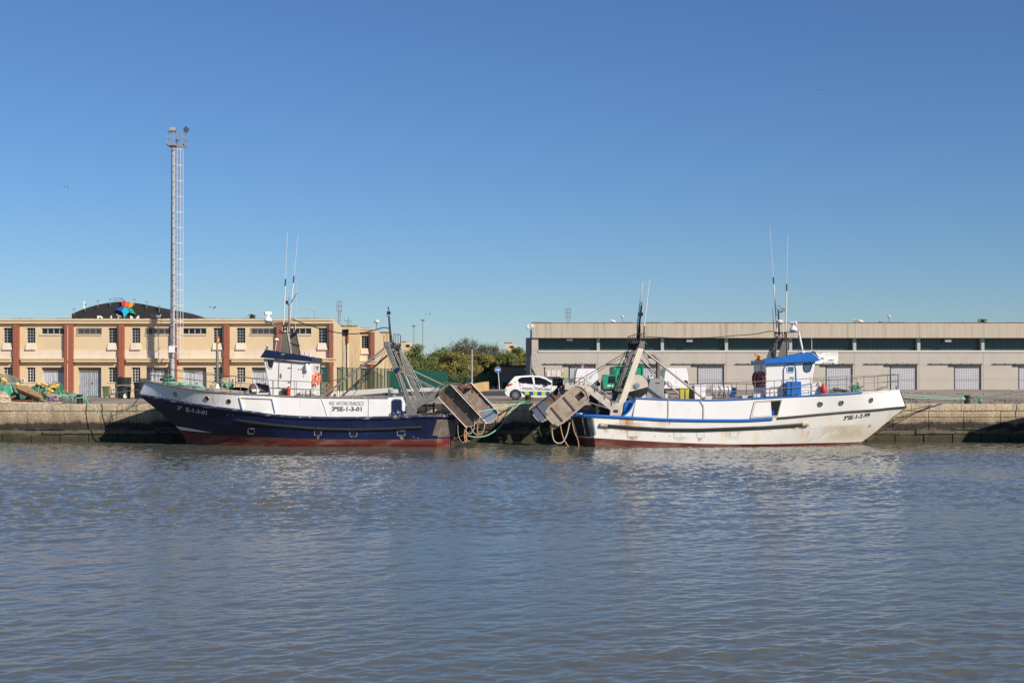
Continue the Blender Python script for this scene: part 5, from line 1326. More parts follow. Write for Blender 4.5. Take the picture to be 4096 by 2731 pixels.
def rrect(x0,x1,y0,y1,r,n=4):
    out = []
    for cx,cy,a0 in ((x1-r,y0+r,-90),(x1-r,y1-r,0),(x0+r,y1-r,90),(x0+r,y0+r,180)):
        for i in range(n+1):
            a = math.radians(a0+90*i/n); out.append((cx+r*math.cos(a), cy+r*math.sin(a)))
    return out
def railing(root, name, pts, Y, stan, r=.020, m_='pipe', base=None, mid=1):
    """pts: top rail (px,py); stan: list of px with base py"""
    m = MB(); YY = Y if callable(Y) else (lambda px: Y)
    m.tube([P(px,py,YY(px)) for px,py in pts], r*1.15, 6)
    tx = [p[0] for p in pts]; o = np.argsort(tx); tx = np.array(tx)[o]; ty = np.array([p[1] for p in pts])[o]
    bx = np.array([s_[0] for s_ in stan]); by = np.array([s_[1] for s_ in stan]); ob = np.argsort(bx)
    for px, pb in stan:
        m.tube([P(px,pb,YY(px)), P(px,float(np.interp(px,tx,ty)),YY(px))], r, 6)
    for k in range(mid):
        f = (k+1)/(mid+1); ps = [px for px,_ in pts if bx.min()-2 <= px <= bx.max()+2] or [bx.min(),bx.max()]
        ps = sorted(set(ps)|{bx.min(),bx.max()})
        m.tube([P(px, float(np.interp(px,tx,ty))*(1-f)+float(np.interp(px,bx[ob],by[ob]))*f, YY(px)) for px in ps], r*.9, 6)
    return m.build(name, W[m_], root)
def whip(root, pts, Y, r0=.028, r1=.012, name='whip_antenna', band=True):
    a, b = P(*pts[0],Y), P(*pts[1],Y); k = pts[2] if len(pts) > 2 else .42; mid = a.lerp(b,k)
    m = MB(); m.tube([a,mid], r0, 7); m.tube([mid,b], [r1,r1*.7], 6); o = m.build(name, W['frame_white'], root, True)
    if band:
        m = MB(); m.tube([mid-(b-a).normalized()*.28, mid+(b-a).normalized()*.10], r0*1.12, 7); m.build('joint', W['dark_iron'], o)
def trawl_door(label, c, u, n, Ln, Wd, plate_m, rim_m, group, ribs=(.28,-.22), flange=.16, hole=None, polish=None, rnd=.42):
    """stadium steel door: long axis u, plate normal n (towards open side)"""
    c, u, n = V(c), V(u).normalized(), V(n); n = (n-u*n.dot(u)).normalized(); v = n.cross(u)
    root = thing('trawl_door', label, 'trawl door', c-V((0,0,Ln*.4)), group); rr = Wd*rnd
    ol = [c+u*a+v*b for a,b in rrect(-Ln/2,Ln/2,-Wd/2,Wd/2,rr,6)]
    m = MB(); m.prism(ol, n*-.03); m.build('plate', plate_m, root)
    m = MB(); N = len(ol)
    for k in range(N):
        p, q = ol[k], ol[(k+1) % N]; d1, d2 = (c-p).normalized()*.03, (c-q).normalized()*.03
        m.add([p,q,q+n*.05,p+n*.05,p+d1,q+d2,q+d2+n*.05,p+d1+n*.05],[(0,1,2,3),(4,7,6,5),(3,2,6,7)])
    m.build('rim', W['steel_pale'], root)
    for sg in (-1,1):
        m = MB(); a = c+v*(Wd*.44*sg)+n*flange/2; m.beam(a-u*Ln*.44, a+u*Ln*.44, .035, flange, n); m.build('flange', rim_m, root, bevel=.008)
        m = MB(); a = c+v*(Wd*.44*sg)+n*flange; m.tube([a-u*Ln*.44, a+u*Ln*.44], .022, 6); m.build('flange_edge', W['steel_pale'], root)
    for f in ribs:
        m = MB(); a = c+u*(Ln*f); m.beam(a-v*Wd*.46+n*.02, a+v*Wd*.46+n*.02, .07, .09, n); m.build('rib', rim_m, root)
    if hole:
        p = c+u*Ln*hole[0]+v*Wd*hole[1]; m = MB(); R = Matrix((u,v,n)).transposed(); s_ = .16
        for d in ((s_,0,.03,s_*2),(-s_,0,.03,s_*2),(0,s_,s_*2,.03),(0,-s_,s_*2,.03)): m.box(p+u*d[0]+v*d[1]+n*.04,(d[2],d[3],.10),R)
        m.build('tow_bracket', rim_m, root)
        m = MB(); m.box(p+n*.012,(s_*1.9,s_*1.9,.012),R); m.build('slot', W['opening_dark'], root)  # near-black square laid on the plate for the dark of the hole
    if polish:
        e0, e1 = (Ln*polish, Ln*.487) if polish > 0 else (-Ln*.487, Ln*polish)
        pts = [(a,b) for a,b in rrect(-Ln*.485,Ln*.485,-Wd*.475,Wd*.475,rr*.95,6)]; pts = [(max(e0,min(e1,a)),b) for a,b in pts]
        m = MB(); m.add([c+u*a+v*b+n*.012 for a,b in pts], [tuple(range(len(pts)))]); m.build('polished_end', W['polished'], root)
    for sg in (-1,1):
        m = MB(); p = c-u*(Ln*.5-.12)+v*(Wd*.3*sg)+n*.05; m.torus(p, .06, .018, 'X', 12, 6); m.build('shackle', W['dark_iron'], root)
    return root
def hang(label, name, pts, m_, r=.022, cat='rope', n=6):
    m = MB(); pts = [V(p) for p in pts]
    # smooth (Catmull-Rom)
    if len(pts) > 2:
        e = [pts[0]*2-pts[1]]+pts+[pts[-1]*2-pts[-2]]; out = []
        for i in range(1,len(e)-2):
            for k in range(6):
                t = k/6; a,b,c_,d = e[i-1],e[i],e[i+1],e[i+2]
                out.append(.5*((2*b)+(c_-a)*t+(2*a-5*b+4*c_-d)*t*t+(3*b-a-3*c_+d)*t**3))
        pts = out+[pts[-1]]
    m.tube(pts, r, n); o = m.build(name, W[m_], None, True); tag(o, label, cat); return o
def ring(label, c, R, r, rot, group, m_='orange'):
    root = thing('life_ring', label, 'life ring', c, group); m = MB(); m.torus(c, R, r, 'X', 26, 10, rot); m.build('ring', W[m_], root, True)
    for k in range(4 if m_ == 'orange' else 0):
        q = 2*math.pi*k/4+.4; d = V((0,math.cos(q)*R,math.sin(q)*R)); t = V((0,-math.sin(q),math.cos(q)))*.03
        m = MB(); m.tube([V(c)+(rot@(d-t) if rot else d-t), V(c)+(rot@(d+t) if rot else d+t)], r*1.06, 10); m.build('band', W['canister'], root)
    return root
def canister(label, px0, px1, py0, py1, Y, group):
    c = P((px0+px1)/2,(py0+py1)/2,Y); L_ = X(px1,Y)-X(px0,Y); r = (Z(py0,Y)-Z(py1,Y))/2; root = thing('life_raft', label, 'life raft', c-V((0,0,r)), group)
    m = MB(); h = L_/2; m.lathe([(r*.55,-h),(r*.85,-h*.97),(r*.97,-h*.9),(r,-h*.8),(r,-.03),(r*1.06,-.03),(r*1.06,.03),(r,.03),(r,h*.8),(r*.97,h*.9),(r*.85,h*.97),(r*.55,h)], c, 'X', 24); m.build('canister', W['canister'], root, True)
    for f in (-.62,-.25,.25,.62):
        m = MB(); m.lathe([(r*1.015,-.02),(r*1.02,.02)], c+V((h*f,0,0)), 'X', 24); m.build('strap', W['frame_grey'] if abs(f) > .5 else W['dark_iron'], root)
    m = MB()
    for f in (-.5,.5): m.b2(c.x+h*f-.04,c.x+h*f+.04,Y-r*.8,Y+r*.8,c.z-r-.12,c.z-r*.75)
    m.build('cradle', W['galv'], root)
def radar(root, px, py, Y, flip=1, w=38):
    c = P(px,py,Y); s_ = Y/F*w; m = MB(); m.lathe([(s_*.18,-.02),(s_*.42,.05),(s_*.46,.10),(s_*.34,.22),(s_*.16,.30),(s_*.15,.40)], c, n=18); o = m.build('radar_base', W['white_paint'], root, True)
    R = Matrix.Rotation(.55*flip,3,'Z'); m = MB(); m.loft([[c+R@V((a*s_*.36*1.0, b*.085, .47+d*.10)) for b,d in [(math.cos(q),math.sin(q)) for q in [2*math.pi*i/10 for i in range(10)]]] for a in (-1,-.9,.9,1)]); m.build('scanner', W['white_paint'], o, .8)
def flag(label, quad, Y, n=5, pole=None):
    """limp Spanish flag: quad rows (px,py) top edge / bottom edge"""
    top, bot = quad; c = P(*top[0],Y); root = thing('flag', label, 'flag', c)
    bands = ((0,.25,'flag_red'),(.25,.75,'flag_yellow'),(.75,1,'flag_red'))
    for a, b, k in bands:
        m = MB(); nn = len(top); vs = []
        for i in range(nn):
            A, B_ = P(*top[i],Y+.10*math.sin(i*2.1)), P(*bot[i],Y+.10*math.sin(i*2.1+.5)); vs += [A.lerp(B_,a), A.lerp(B_,b)]
        m.add(vs, [(2*i,2*i+1,2*i+3,2*i+2) for i in range(nn-1)]); m.build('stripe', W[k], root, 1.5, recalc=False)

# ---------------------------------------------------------------- blue trawler
YC = 78.4
def blue_boat():
    root = thing('fishing_boat', 'navy and white fishing trawler moored bow left, the blue one', 'fishing boat', (X(1170,YC),YC,0))
    rail_c = lev([(582,1524),(625,1532),(672,1542),(787,1559.5),(902,1571),(973,1577),(1065,1581),(1180,1586),(1294,1589.5),(1447,1590.5),(1552,1591)], 2.5, .42, pw=3.0)
    kn = lev([(556,1581),(610,1590),(672,1602),(787,1621),(902,1637),(976,1646),(1100,1663),(1218,1671),(1332,1674),(1465,1673),(1560,1671),(1667,1667),(1744,1666)], 2.6, .45, [(1786,1665,2.15),(1826,1664,1.3)])
    ma = lev([(640,1648),(720,1668),(800,1684),(900,1699),(1000,1708),(1150,1716),(1332,1721),(1465,1721),(1600,1719),(1738,1716)], 2.56, .5, [(1782,1716,2.0),(1818,1715,1.2)])
    rd = lev([(719,1722),(780,1730),(873,1738),(985,1745),(1100,1750),(1200,1754),(1332,1756.5),(1447,1757),(1600,1757),(1748,1754)], 2.5, .55, [(1780,1752,1.95),(1812,1751,1.2)])
    wl = lev([(744,1760),(840,1767),(930,1769.5),(1065,1772.5),(1180,1774.5),(1332,1776),(1447,1776.5),(1600,1777),(1752,1777)], 2.46, .58, [(1780,1774,1.9),(1809,1772,1.15)])
    h = Hull(YC, [rail_c, kn, ma, rd, wl, under(wl)])
    m = h.skin(1,5,[0,0,1,1]); m.build('hull', [W['navy'],W['antifoul']], root, .8)
    # white upper shell: rail to knuckle (knuckle limited to the shell's length)
    kn2 = [p for p in dense(kn,60) if p[0] <= 1553]+[(1556,1671,2.6)]
    h2 = Hull(YC, [rail_c, [tuple(p) for p in kn2]]); m = h2.skin(0,1,[0],False); m.build('bulwark', W['white_worn'], root, .8)
    hy = lambda px,py,e=.012: h2.on(px,py,e) if py < 1600+ (px-672)*.08 else h.on(px,py,e)
    h.L[0] = dense(rail_c,46)
    # shell end bulkhead, inset after cabin, decks
    xe = X(1553, YC-2.5); m = MB(); zt, zk = Z(1591,YC-2.5), Z(1671,YC-2.6)
    m.b2(xe-.05, xe, YC-2.46, YC+2.46, zk, zt); m.build('shell_end', W['white_worn'], root)
    yk = YC-2.05; m = MB(); m.b2(X(1540,yk), X(1622,yk), yk, YC+2.05, zk-.02, Z(1590,yk)); m.build('aft_cabin', W['white_worn'], root, bevel=.03)
    m = MB(); pts = rrect(1566,1606,1598,1662,10); m.prism([P(a,b,yk-.006) for a,b in pts], (0,-.03,0)); d = m.build('cabin_door', W['navy_plain'], root)
    m = MB(); m.tube([P(a,b,yk-.02) for a,b in rrect(1562,1610,1594,1666,12)], .022, 6, True); m.build('door_frame', W['white_paint'], d)
    m = MB(); yt = yk-.12
    r = random.Random(2); vs = []
    for j in range(6):
        for i in range(9):
            vs.append(P(1565+i*7.5, 1672-j*6.2+3*math.sin(i*1.1)*(j/5), yt-.18+.12*j/5+.05*math.sin(i*2.3+j)))
    m.add(vs, [(j*9+i,j*9+i+1,(j+1)*9+i+1,(j+1)*9+i) for j in range(5) for i in range(8)]); m.build('x', W['navy_plain'], root, 1.5) if False else None
    tp = m.build('tarpaulin', W['navy_plain'], None, 1.5); tag(tp, 'crumpled dark blue tarpaulin before the cabin door of the blue boat', 'tarpaulin')
    def deckmesh(lv, zoff, m_, name, cam=.09, px1=None):
        D = dense(lv,40); m = MB(); sec = []
        for row in D:
            if px1 and row[0] > px1: break
            a, b = h.pt(row,1), h.pt(row,-1); sec.append([a.lerp(b,t)+V((0,0,zoff+cam*4*t*(1-t)*min(1,row[2]/2))) for t in (0,.15,.3,.5,.7,.85,1)])
        m.loft(sec, False, False); return m.build(name, W[m_], root)
    deckmesh(rail_c, -.03, 'deck', 'shelter_deck'); deckmesh(kn, .02, 'deck', 'working_deck', .04)
    m = MB(); D = dense(rail_c,46)
    for sg in (1,-1): m.tube([h.pt(r_,sg)+V((0,-.01*sg,.0)) for r_ in D], .045, 6)
    m.build('rail_cap', W['wood_rail'], root, True)
    m = MB(); D = dense(kn,60)
    for sg in (1,-1): m.tube([h.pt(r_,sg)+V((0,-.03*sg,.02)) for r_ in D], .085, 8)
    m.build('rubbing_strake', mat('strake_worn', (.018,.025,.07), .6, var=.3, scale=5, col2=(.42,.38,.30), s2=3.2, lo=.56, hi=.66, stretch2=(.6,1,2)), root, True)
    m = MB(); fp = [(936,1679),(1026,1692),(1103,1701),(1256,1713.5),(1350,1717),(1450,1718),(1541,1715),(1687,1708)]
    pp = [h.on(a,b,.02) for a,b in [(px, float(np.interp(px,[p[0] for p in fp],[p[1] for p in fp]))) for px in np.linspace(936,1687,40)]]
    m.tube(pp, [.05]+[.095]*38+[.09], 10); m.build('fender_bar', W['black_rubber'], root, True)
    for px, py, g in ((701,1576,'glass_blue'),(828,1593,'glass'),(915,1605,'glass')): porthole(h2, root, px, py, .115, 'opening_dark' if g == 'glass' else 'frame_grey')
    fr = [(960,1587),(1091,1593),(1105,1657),(975,1645)]
    m = MB()
    for i in range(4):
        a, b = fr[i], fr[(i+1)%4]; m.beam(h2.on(*a,.04), h2.on(*b,.04), .07, .10, (0,1,0))
    hf = m.build('hatch_frame', W['white_worn'], root); m = MB(); m.add(poly_on(lambda a,b: h2.on(a,b,.008), [(966,1591),(1086,1597),(1099,1653),(980,1641)]), [tuple(range(24))]); m.build('hatch_panel', W['white_paint'], hf)
    m = MB(); m.tube([h2.on(px,py,.03) for px,py in ((1285,1591),(1298,1625),(1312,1672))], .014, 5); m.tube([h2.on(px,py,.02) for px,py in ((1475,1592),(1474,1672))], .012, 5); m.build('plate_seam', W['frame_grey'], root)
    wm = mat('worn_edge', (.45,.42,.36), .7, var=.4, scale=8, col2=(.10,.08,.07), s2=6, lo=.5, hi=.6)
    for px, py, w, hh in ((1005,1724,26,20),(1271,1731,27,20),(1413,1735,28,21),(1604,1732,30,20)):
        m = MB(); q = rrect(px-w/2,px+w/2,py-hh/2,py+hh/2,3,3); m.tube([h.on(a,b,.006) for a,b in q], .016, 5, True); s_ = m.build('scupper_frame', wm, root)
        m = MB(); m.add([h.on(a,b,.008) for a,b in q], [tuple(range(len(q)))]); m.build('scupper_flap', W['navy_plain'], s_)
    m = MB(); m.add(poly_on(lambda a,b: h.on(a,b,.01), [(704,1703),(719,1719),(780,1725),(850,1730)],5), [tuple(range(20))]); m.build('bow_wedge', W['white_worn'], root)
    f1 = lambda a,b: h.on(a,b,.05)
    m = text_fit('3\u00aa', 709, 729, 1637.5, 1622, f1, .02, .05, .13); m.build('lettering', W['ink_worn'], root); m = text_fit('E', 744, 756, 1645, 1629, f1, .03, .05, .13); m.build('lettering', W['ink_worn'], root); m = text_fit('-1-3-01', 758, 828, 1647, 1631, f1, .03, .05, .16); m.build('lettering', W['ink_worn'], root)
    f2 = lambda a,b: h2.on(a,b,.012)
    m = text_fit('NVO. ANTONIO FRANCISCO', 1317, 1455, 1620, 1604, f2, -.006, .04, .012); m.build('lettering', W['ink_grey'], root)
    m = text_fit('3\u00aaSE-1-3-01', 1328, 1447, 1643, 1626, f2, .03, .0, .004); m.build('lettering', W['ink'], root)
    # stern: bare steel quarter plate and transom bar
    m = patch_on(lambda a,b: h.on(a,b,.03), [(1748,1678),(1768,1678),(1752,1742),(1729,1741)]); m.build('quarter_plate', W['doorplate'], root)
    m = patch_on(lambda a,b: h.on(a,b,.03), [(1769,1678),(1823,1679),(1812,1746),(1753,1748)], 12); m.build('transom_patch', W['doorplate'], root)
    m = MB(); m.tube([h.on(1768,1675,.03), h.on(1752,1750,.03)], .018, 5); m.build('transom_edge', W['pipe'], root)
    for nm, k, q in (('paint_flake','flaking',(1625,1738,1692,1760)),('paint_flake','flaking',(880,1645,960,1668)),('paint_flake','rusty_flake',(1590,1738,1625,1764)),('paint_flake','rusty_flake',(1262,1735,1284,1762))):
        m = MB(); a0,b0,a1,b1 = q; n_ = 8; vs = [h.on(a0+(a1-a0)*i/n_, b0+(b1-b0)*j/4, .016) for j in range(5) for i in range(n_+1)]
        m.add(vs, [(j*(n_+1)+i,j*(n_+1)+i+1,(j+1)*(n_+1)+i+1,(j+1)*(n_+1)+i) for j in range(4) for i in range(n_)]); m.build(nm, W[k], root)
    # wheelhouse
    yn, yf = YC-1.85, YC+1.75
    zb = lambda p: P(p[0],p[1],yn)
    near = [zb(p) for p in ((1083,1583),(1286-42,1588),(1244,1452),(1053,1434))]
    off = V((0,yf-yn,0)); wx = near[1].x
    m = MB(); m.prism(near, off); wh = m.build('wheelhouse', W['white_paint'], root, bevel=.04)
    fnw = lambda a,b,e=.01: P(a,b,yn-e)
    # rear corner post/plate edge, door, window
    m = MB(); m.add([fnw(*p) for p in rrect(1113,1164,1447,1551,9)], [tuple(range(20))]); dr = m.build('door', W['white_paint'], wh)
    m = MB(); m.tube([fnw(*p) for p in [(a-(b-1500)*.035,b) for a,b in rrect(1115,1165,1447,1552,10)]], .024, 6, True); m.build('door_gasket', W['plate_grey'], dr)
    m = MB()
    for p in ((1158,1471),(1158,1528)): m.box(fnw(*p,.03), (.15,.03,.05))
    m.box(fnw(1124,1502,.03), (.07,.05,.22)); m.build('handle', W['pipe'], dr)
    wq = [(1066,1439),(1094,1441),(1096,1450),(1090,1472),(1078,1474),(1071,1466)]
    m = MB(); m.add([fnw(*p) for p in wq], [tuple(range(6))]); w_ = m.build('side_window', W['glass'], wh)
    m = MB(); m.tube([fnw(*p,.012) for p in wq], .03, 6, True); m.build('frame', W['frame_white'], w_)
    m = MB(); nn = V((near[3].x-near[0].x,0,near[3].z-near[0].z)).normalized(); base = near[0]+nn*1.15; hgt = nn*.62; dx = V((-.012,0,0))
    for k in range(4):
        y0 = .15+k*.84; m.add([base+dx+V((0,y0,0)), base+dx+V((0,y0+.72,0)), base+dx+hgt+V((0,y0+.72,0)), base+dx+hgt+V((0,y0,0))], [(0,1,2,3)])
    m.build('front_window', W['glass'], wh)
    m = MB(); m.lathe([(.0,-.21),(.07,-.2),(.10,-.12),(.10,.12),(.07,.2),(.02,.21)], fnw(1227,1470,.12), n=14); m.build('fire_extinguisher_box', W['white_paint'], wh, True)
    m = MB()
    for p in ((1196,1476),(1206,1476),(1215,1503)): m.box(fnw(*p,.015), (.05,.03,.07))
    m.build('fitting', W['frame_grey'], wh)
    # roof fascia (blue) overhanging
    yr = yn-.22
    r1 = [P(1040,1429.5,yr),P(1061,1398,yr),P(1249,1429.5,yr),P(1249,1447,yr)]; m = MB(); m.prism(r1, (0,yf-yn+.44,0)); rf = m.build('wheelhouse_roof', W['navy_plain'], root, bevel=.02)
    m = MB()
    for k in range(7): m.tube([P(1125+k*2,1417+3*math.sin(k*2),yr-.01),P(1126+k*2,1418+3*math.sin(k*2),yr-.012)], .02, 5)
    m.build('paint_chip', W['conc_white'], rf)
    m = MB(); m.lathe([(.05,0),(.05,.3)], P(1068,1397,YC), n=8); m.lathe([(.045,0),(.05,.18)], P(1221,1420,YC-.8), n=8); m.lathe([(.06,0),(.05,.2)], P(1240,1428,YC-.8), n=8); m.lathe([(.03,0),(.03,.12)], P(1265,1432,YC-.8), n=8); m.build('roof_fitting', W['frame_white'], rf)
    m = MB(); m.tube([P(1050,1402,yn),P(1055,1395,yn),P(1068,1399,YC)], .025, 5); m.tube([P(1101,1404,yn+.3),P(1106,1362,yn+.3)], .022, 5); m.lathe([(.02,-.06),(.13,.0),(.12,.06),(.05,.13)], P(1106,1361,yn+.3), n=12); m.build('gps_dome', W['frame_white'], rf)
    # stainless tower plates
    def tower(q, y, t): 
        m = MB(); m.prism([P(a,b,y) for a,b in q], (0,t,0)); o = m.build('tower_plate', W['stainless'], root, bevel=.03)
        m = MB(); m.tube([P(a,b,y-.01) for a,b in (q[0],q[3],q[2],q[1])], .035, 6); m.build('tube_edge', W['pipe'], o, True)
    tower([(1118,1409),(1164,1416),(1149,1329),(1128,1328)], YC-1.2, .22); tower([(1166,1417),(1204,1423),(1187,1334),(1160,1332)], YC+1.1, .22)
    m = MB(); m.beam(P(1122,1330,YC-1.3), P(1190,1331,YC+1.3), .25, .07); m.tube([P(1134,1328,YC-.6),P(1134,1298,YC-.6)], .03, 5); m.tube([P(1147,1328,YC-.6),P(1147,1293,YC-.6)], .03, 5)
    for p in ((1140,1303),(1141,1316)): m.box(P(*p,YC-.6), (.16,.16,.13))
    m.tube([P(1160,1330,YC),P(1161,1300,YC),P(1170,1297,YC),P(1176,1303,YC),P(1180,1330,YC)], .022, 5); m.tube([P(1110,1290,YC-.8),P(1160,1292,YC)], .03, 5)
    m.build('mast_frame', W['dark_iron'], root)
    m = MB(); m.tube([P(1062,1290,YC-.3),P(1150,1290,YC-.3)], .03, 5); m.tube([P(1083,1291,YC-.3),P(1128,1327,YC-.3)], .026, 5); m.beam(P(1059,1290,YC-.3),P(1093,1290,YC-.3),.4,.03); m.build('radar_bracket', W['pipe'], root)
    radar(root, 1072, 1288, YC-.3, 1)
    m = MB(); m.tube([P(1157,1328,YC-.2),P(1156.5,1214,YC-.2)], [.055,.035], 8); m.build('mast', W['pipe'], root, True)
    m = MB(); m.box(P(1148,1209,YC-.2), (.14,.16,.17)); m.tube([P(1148,1214,YC-.2),P(1156,1222,YC-.2)], .025, 5); m.tube([P(1162,1214,YC-.2),P(1187,1174,YC-.2)], .018, 5); m.tube([P(1155,1200,YC-.2),P(1158,1187,YC-.2),P(1160,1200,YC-.2)], .012, 4); m.build('mast_light', W['dark_iron'], root)
    whip(root, [(1133,1328),(1150,927),.51], YC-.5, .034, .014); whip(root, [(1157,1300),(1192,938),.52], YC-.1, .034, .014)
    whip(root, [(1181,1322),(1189,1125),.3], YC+.5, .012, .008, band=False)
    m = MB(); m.tube([P(1184,1312,YC+.6),P(1178,1320,YC+.6)], .06, 6); m.build('horn', W['pipe'], root)
    # stern gantry
    gy0, gy1 = YC-2.1, YC+2.05
    def leg(q, y, t):
        m = MB(); m.prism([P(a,b,y) for a,b in q], (0,t,0)); o = m.build('gantry_leg', W['steel'], root, bevel=.02)
        m = MB(); a0, a1 = V(((q[0][0]+q[1][0])/2+14,(q[0][1]),0)), V(((q[2][0]+q[3][0])/2+12,(q[2][1]),0))
        for k in range(7):
            f = .12+.8*k/7; p = a1.lerp(a0,f); m = MB(); m.box(P(p.x,p.y,y+t/2), (.16,.3,.04)); m.beam(P(p.x+3,p.y,y+t/2),P(p.x-4,p.y+10,y+t/2),.25,.03); m.build('climbing_step', W['dark_iron'], o)
    leg([(1627,1617),(1649,1616),(1561,1391),(1540,1391)], gy0, .36)
    leg([(1676,1613),(1695,1610),(1603,1391),(1584,1391)], gy1-.3, .3)
    m = MB(); m.prism([P(a,b,gy0-.02) for a,b in ((1626,1617),(1648,1616),(1668,1640),(1660,1668),(1622,1668))], (0,.40,0)); m.build('gantry_foot', W['steel'], root, bevel=.02)
    m = MB(); m.b2(X(1536,gy0),X(1559,gy0),gy0-.03,gy1+.3,Z(1391,gy0)+.002,Z(1366,gy0)); m.build('gantry_beam', W['steel'], root, bevel=.03)
    m = MB(); r = random.Random(7)
    for k in range(16):
        p = P(1565+r.uniform(0,38),1385+r.uniform(-14,16),YC+r.uniform(-1.5,1.6)); m.box(p, (r.uniform(.08,.25),.2,r.uniform(.08,.2)), Matrix.Rotation(r.random()*3,3,'Y'))
    for k in range(3): m.lathe([(.16,-.05),(.10,-.04),(.10,.04),(.16,.05)], P(1562+k*14,1408+k*6,YC-1.4+k*1.2), 'Y', 14)
    m.build('block_cluster', W['dark_iron'], root)
    m = MB(); m.tube([P(1565,1368,YC),P(1560,1320,YC),P(1555.5,1262,YC)], [.09,.06,.05], 8); m.tube([P(1553,1245,YC),P(1552,1227,YC)], .015, 4); m.tube([P(1557,1245,YC),P(1553,1226,YC)], .015, 4); gm = m.build('gantry_mast', W['dark_iron'], root, True)
    m = MB(); m.b2(X(1548,YC),X(1562,YC),YC-.1,YC+.1,Z(1258,YC),Z(1246,YC)); m.tube([P(1547,1258,YC),P(1546,1263,YC),P(1552,1266,YC)], .012, 4); m.build('mast_lamp', W['black'], gm)
    m = MB()
    for sgy in (-.6,.9):
        m.tube([P(1575,1372,YC+sgy),P(1575,1336,YC+sgy),P(1599,1338,YC+sgy),P(1602,1342,YC+sgy),P(1602,1380,YC+sgy)], .022, 5)
        for px in (1583,1592): m.tube([P(px,1336,YC+sgy),P(px+1,1376,YC+sgy)], .016, 5)
        m.tube([P(1566,1372,YC+sgy),P(1560,1330,YC+sgy)], .02, 5)
    m.tube([P(1575,1336,YC-.6),P(1575,1336,YC+.9)], .022, 5); m.tube([P(1602,1342,YC-.6),P(1602,1342,YC+.9)], .022, 5); m.build('lookout_rail', W['dark_iron'], root)
    # braces to the shelter deck
    m = MB(); m.tube([P(1537,1394,gy0+.1),P(1288,1588,gy0+.2)], .055, 8); m.build('brace', W['brace_grey'], root, True)
    m = MB(); m.tube([P(1549,1421,gy1-.1),P(1364,1588,gy1-.2)], .055, 8); m.build('brace', mat('brace_rust', (.14,.09,.07), .6, var=.3, scale=4), root, True)
    m = MB()
    for a, b, ya, y2 in (((1541,1405),(1378,1503),YC-1.2,YC-.6),((1540,1412),(1405,1588),YC-1,YC),((1556,1490),(1552,1588),YC+1.5,YC+1.5)): m.tube([P(*a,ya),P((a[0]+b[0])/2,(a[1]+b[1])/2+5,(ya+y2)/2),P(*b,y2)], .016, 5)
    m.tube([P(1592,1372,YC),P(1608,1440,YC-.5),P(1622,1500,YC-1),P(1640,1545,YC-1),P(1652,1562,YC-1)], .035, 6); m.tube([P(1603,1402,YC+1),P(1700,1590,YC+1)], .02, 5); m.tube([P(1608,1402,YC+1),P(1712,1592,YC+1)], .02, 5)
    m.tube([P(1574,1402,YC-1),P(1661,1600,YC-1)], .018, 5); m.tube([P(1580,1402,YC-1),P(1667,1600,YC-1)], .018, 5)
    m.tube([P(1590,1478,gy0),P(1735,1549,gy0)], .03, 6); m.tube([P(1592,1482,gy0),P(1725,1552,gy0)], .02, 5); m.tube([P(1650,1482,gy1),P(1776,1541,gy1)], .045, 6); m.tube([P(1588,1478,gy0-.02),P(1626,1600,gy0-.02)], .025, 5)
    m.build('rigging', W['pipe'], root)
    m = MB(); m.lathe([(.12,-.04),(.12,.04)], P(1590,1478,gy0-.08), 'Y', 12); m.build('block', W['navy_plain'], root)
    # gallows arms
    def arm(y, q, name='gallows_arm'):
        m = MB()
        for i in range(len(q)-1): m.beam(P(*q[i],y), P(*q[i+1],y), .32, .40, (0,1,0))
        m.build(name, W['steel'], root, bevel=.02)
    arm(gy0+.2, [(1655,1627),(1786,1553),(1843,1551)]); arm(gy1-.2, [(1682,1612),(1800,1558),(1862,1551)])
    m = MB(); m.tube([P(1846,1546,gy0-.1),P(1853,1546,YC),P(1893,1551,gy1+.35)], .13, 12); m.build('gallows_beam', W['rust'], root, True)
    m = MB()
    for px,py in ((1848,1556),(1890,1560)):
        for k in range(5): m.torus(P(px+r.uniform(-2,2),py+k*3,gy0+.5+(px-1848)*.05), .05, .02, 'XY'[k%2], 10, 5)
    m.build('chain', W['rust'], root)
    m = MB()
    for a, b, y in (((1782,1540),(1837,1533),gy1),((1690,1595),(1782,1528),gy0+.4),((1684,1590),(1776,1530),gy0+.4)): m.tube([P(*a,y),P(*b,y)], .022, 5)
    for px in (1796,1810,1824,1834): m.tube([P(px,1532,gy1),P(px,1545,gy1)], .018, 5)
    m.tube([P(1782,1530,gy1),P(1845,1534,gy1)], .022, 5); m.build('arm_rail', W['pipe'], root)
    # stern bits: ropes and fittings on the gunwale
    m = MB()
    for k in range(9):
        px = 1690+k*13; m = MB(); m.box(h.pt((px,1660+r.uniform(-3,1),2.1),1)+V((0,.1,.03)), (r.uniform(.08,.25),.15,r.uniform(.05,.14))); m.build('stern_fitting', W['dark_iron'], root)
    m = MB(); m.tube([P(1688,1622,YC-1.6),P(1740,1622,YC-1.6)], .05, 6); m.tube([P(1705,1660,YC-1.7),P(1705,1622,YC-1.7)], .04, 6); m.tube([P(1735,1660,YC-1.7),P(1735,1610,YC-1.7)], .06, 6); m.build('stern_roller', W['dark_iron'], root)
    # railings of the fore deck
    yy = lambda px: YC-max(.15,float(np.interp(px,[582,700,900,1100,1300],[.25,1.55,2.2,2.35,2.4])))
    yF = lambda px: YC+max(.15,float(np.interp(px,[582,700,900,1100,1300],[.25,1.4,2.0,2.2,2.3])))
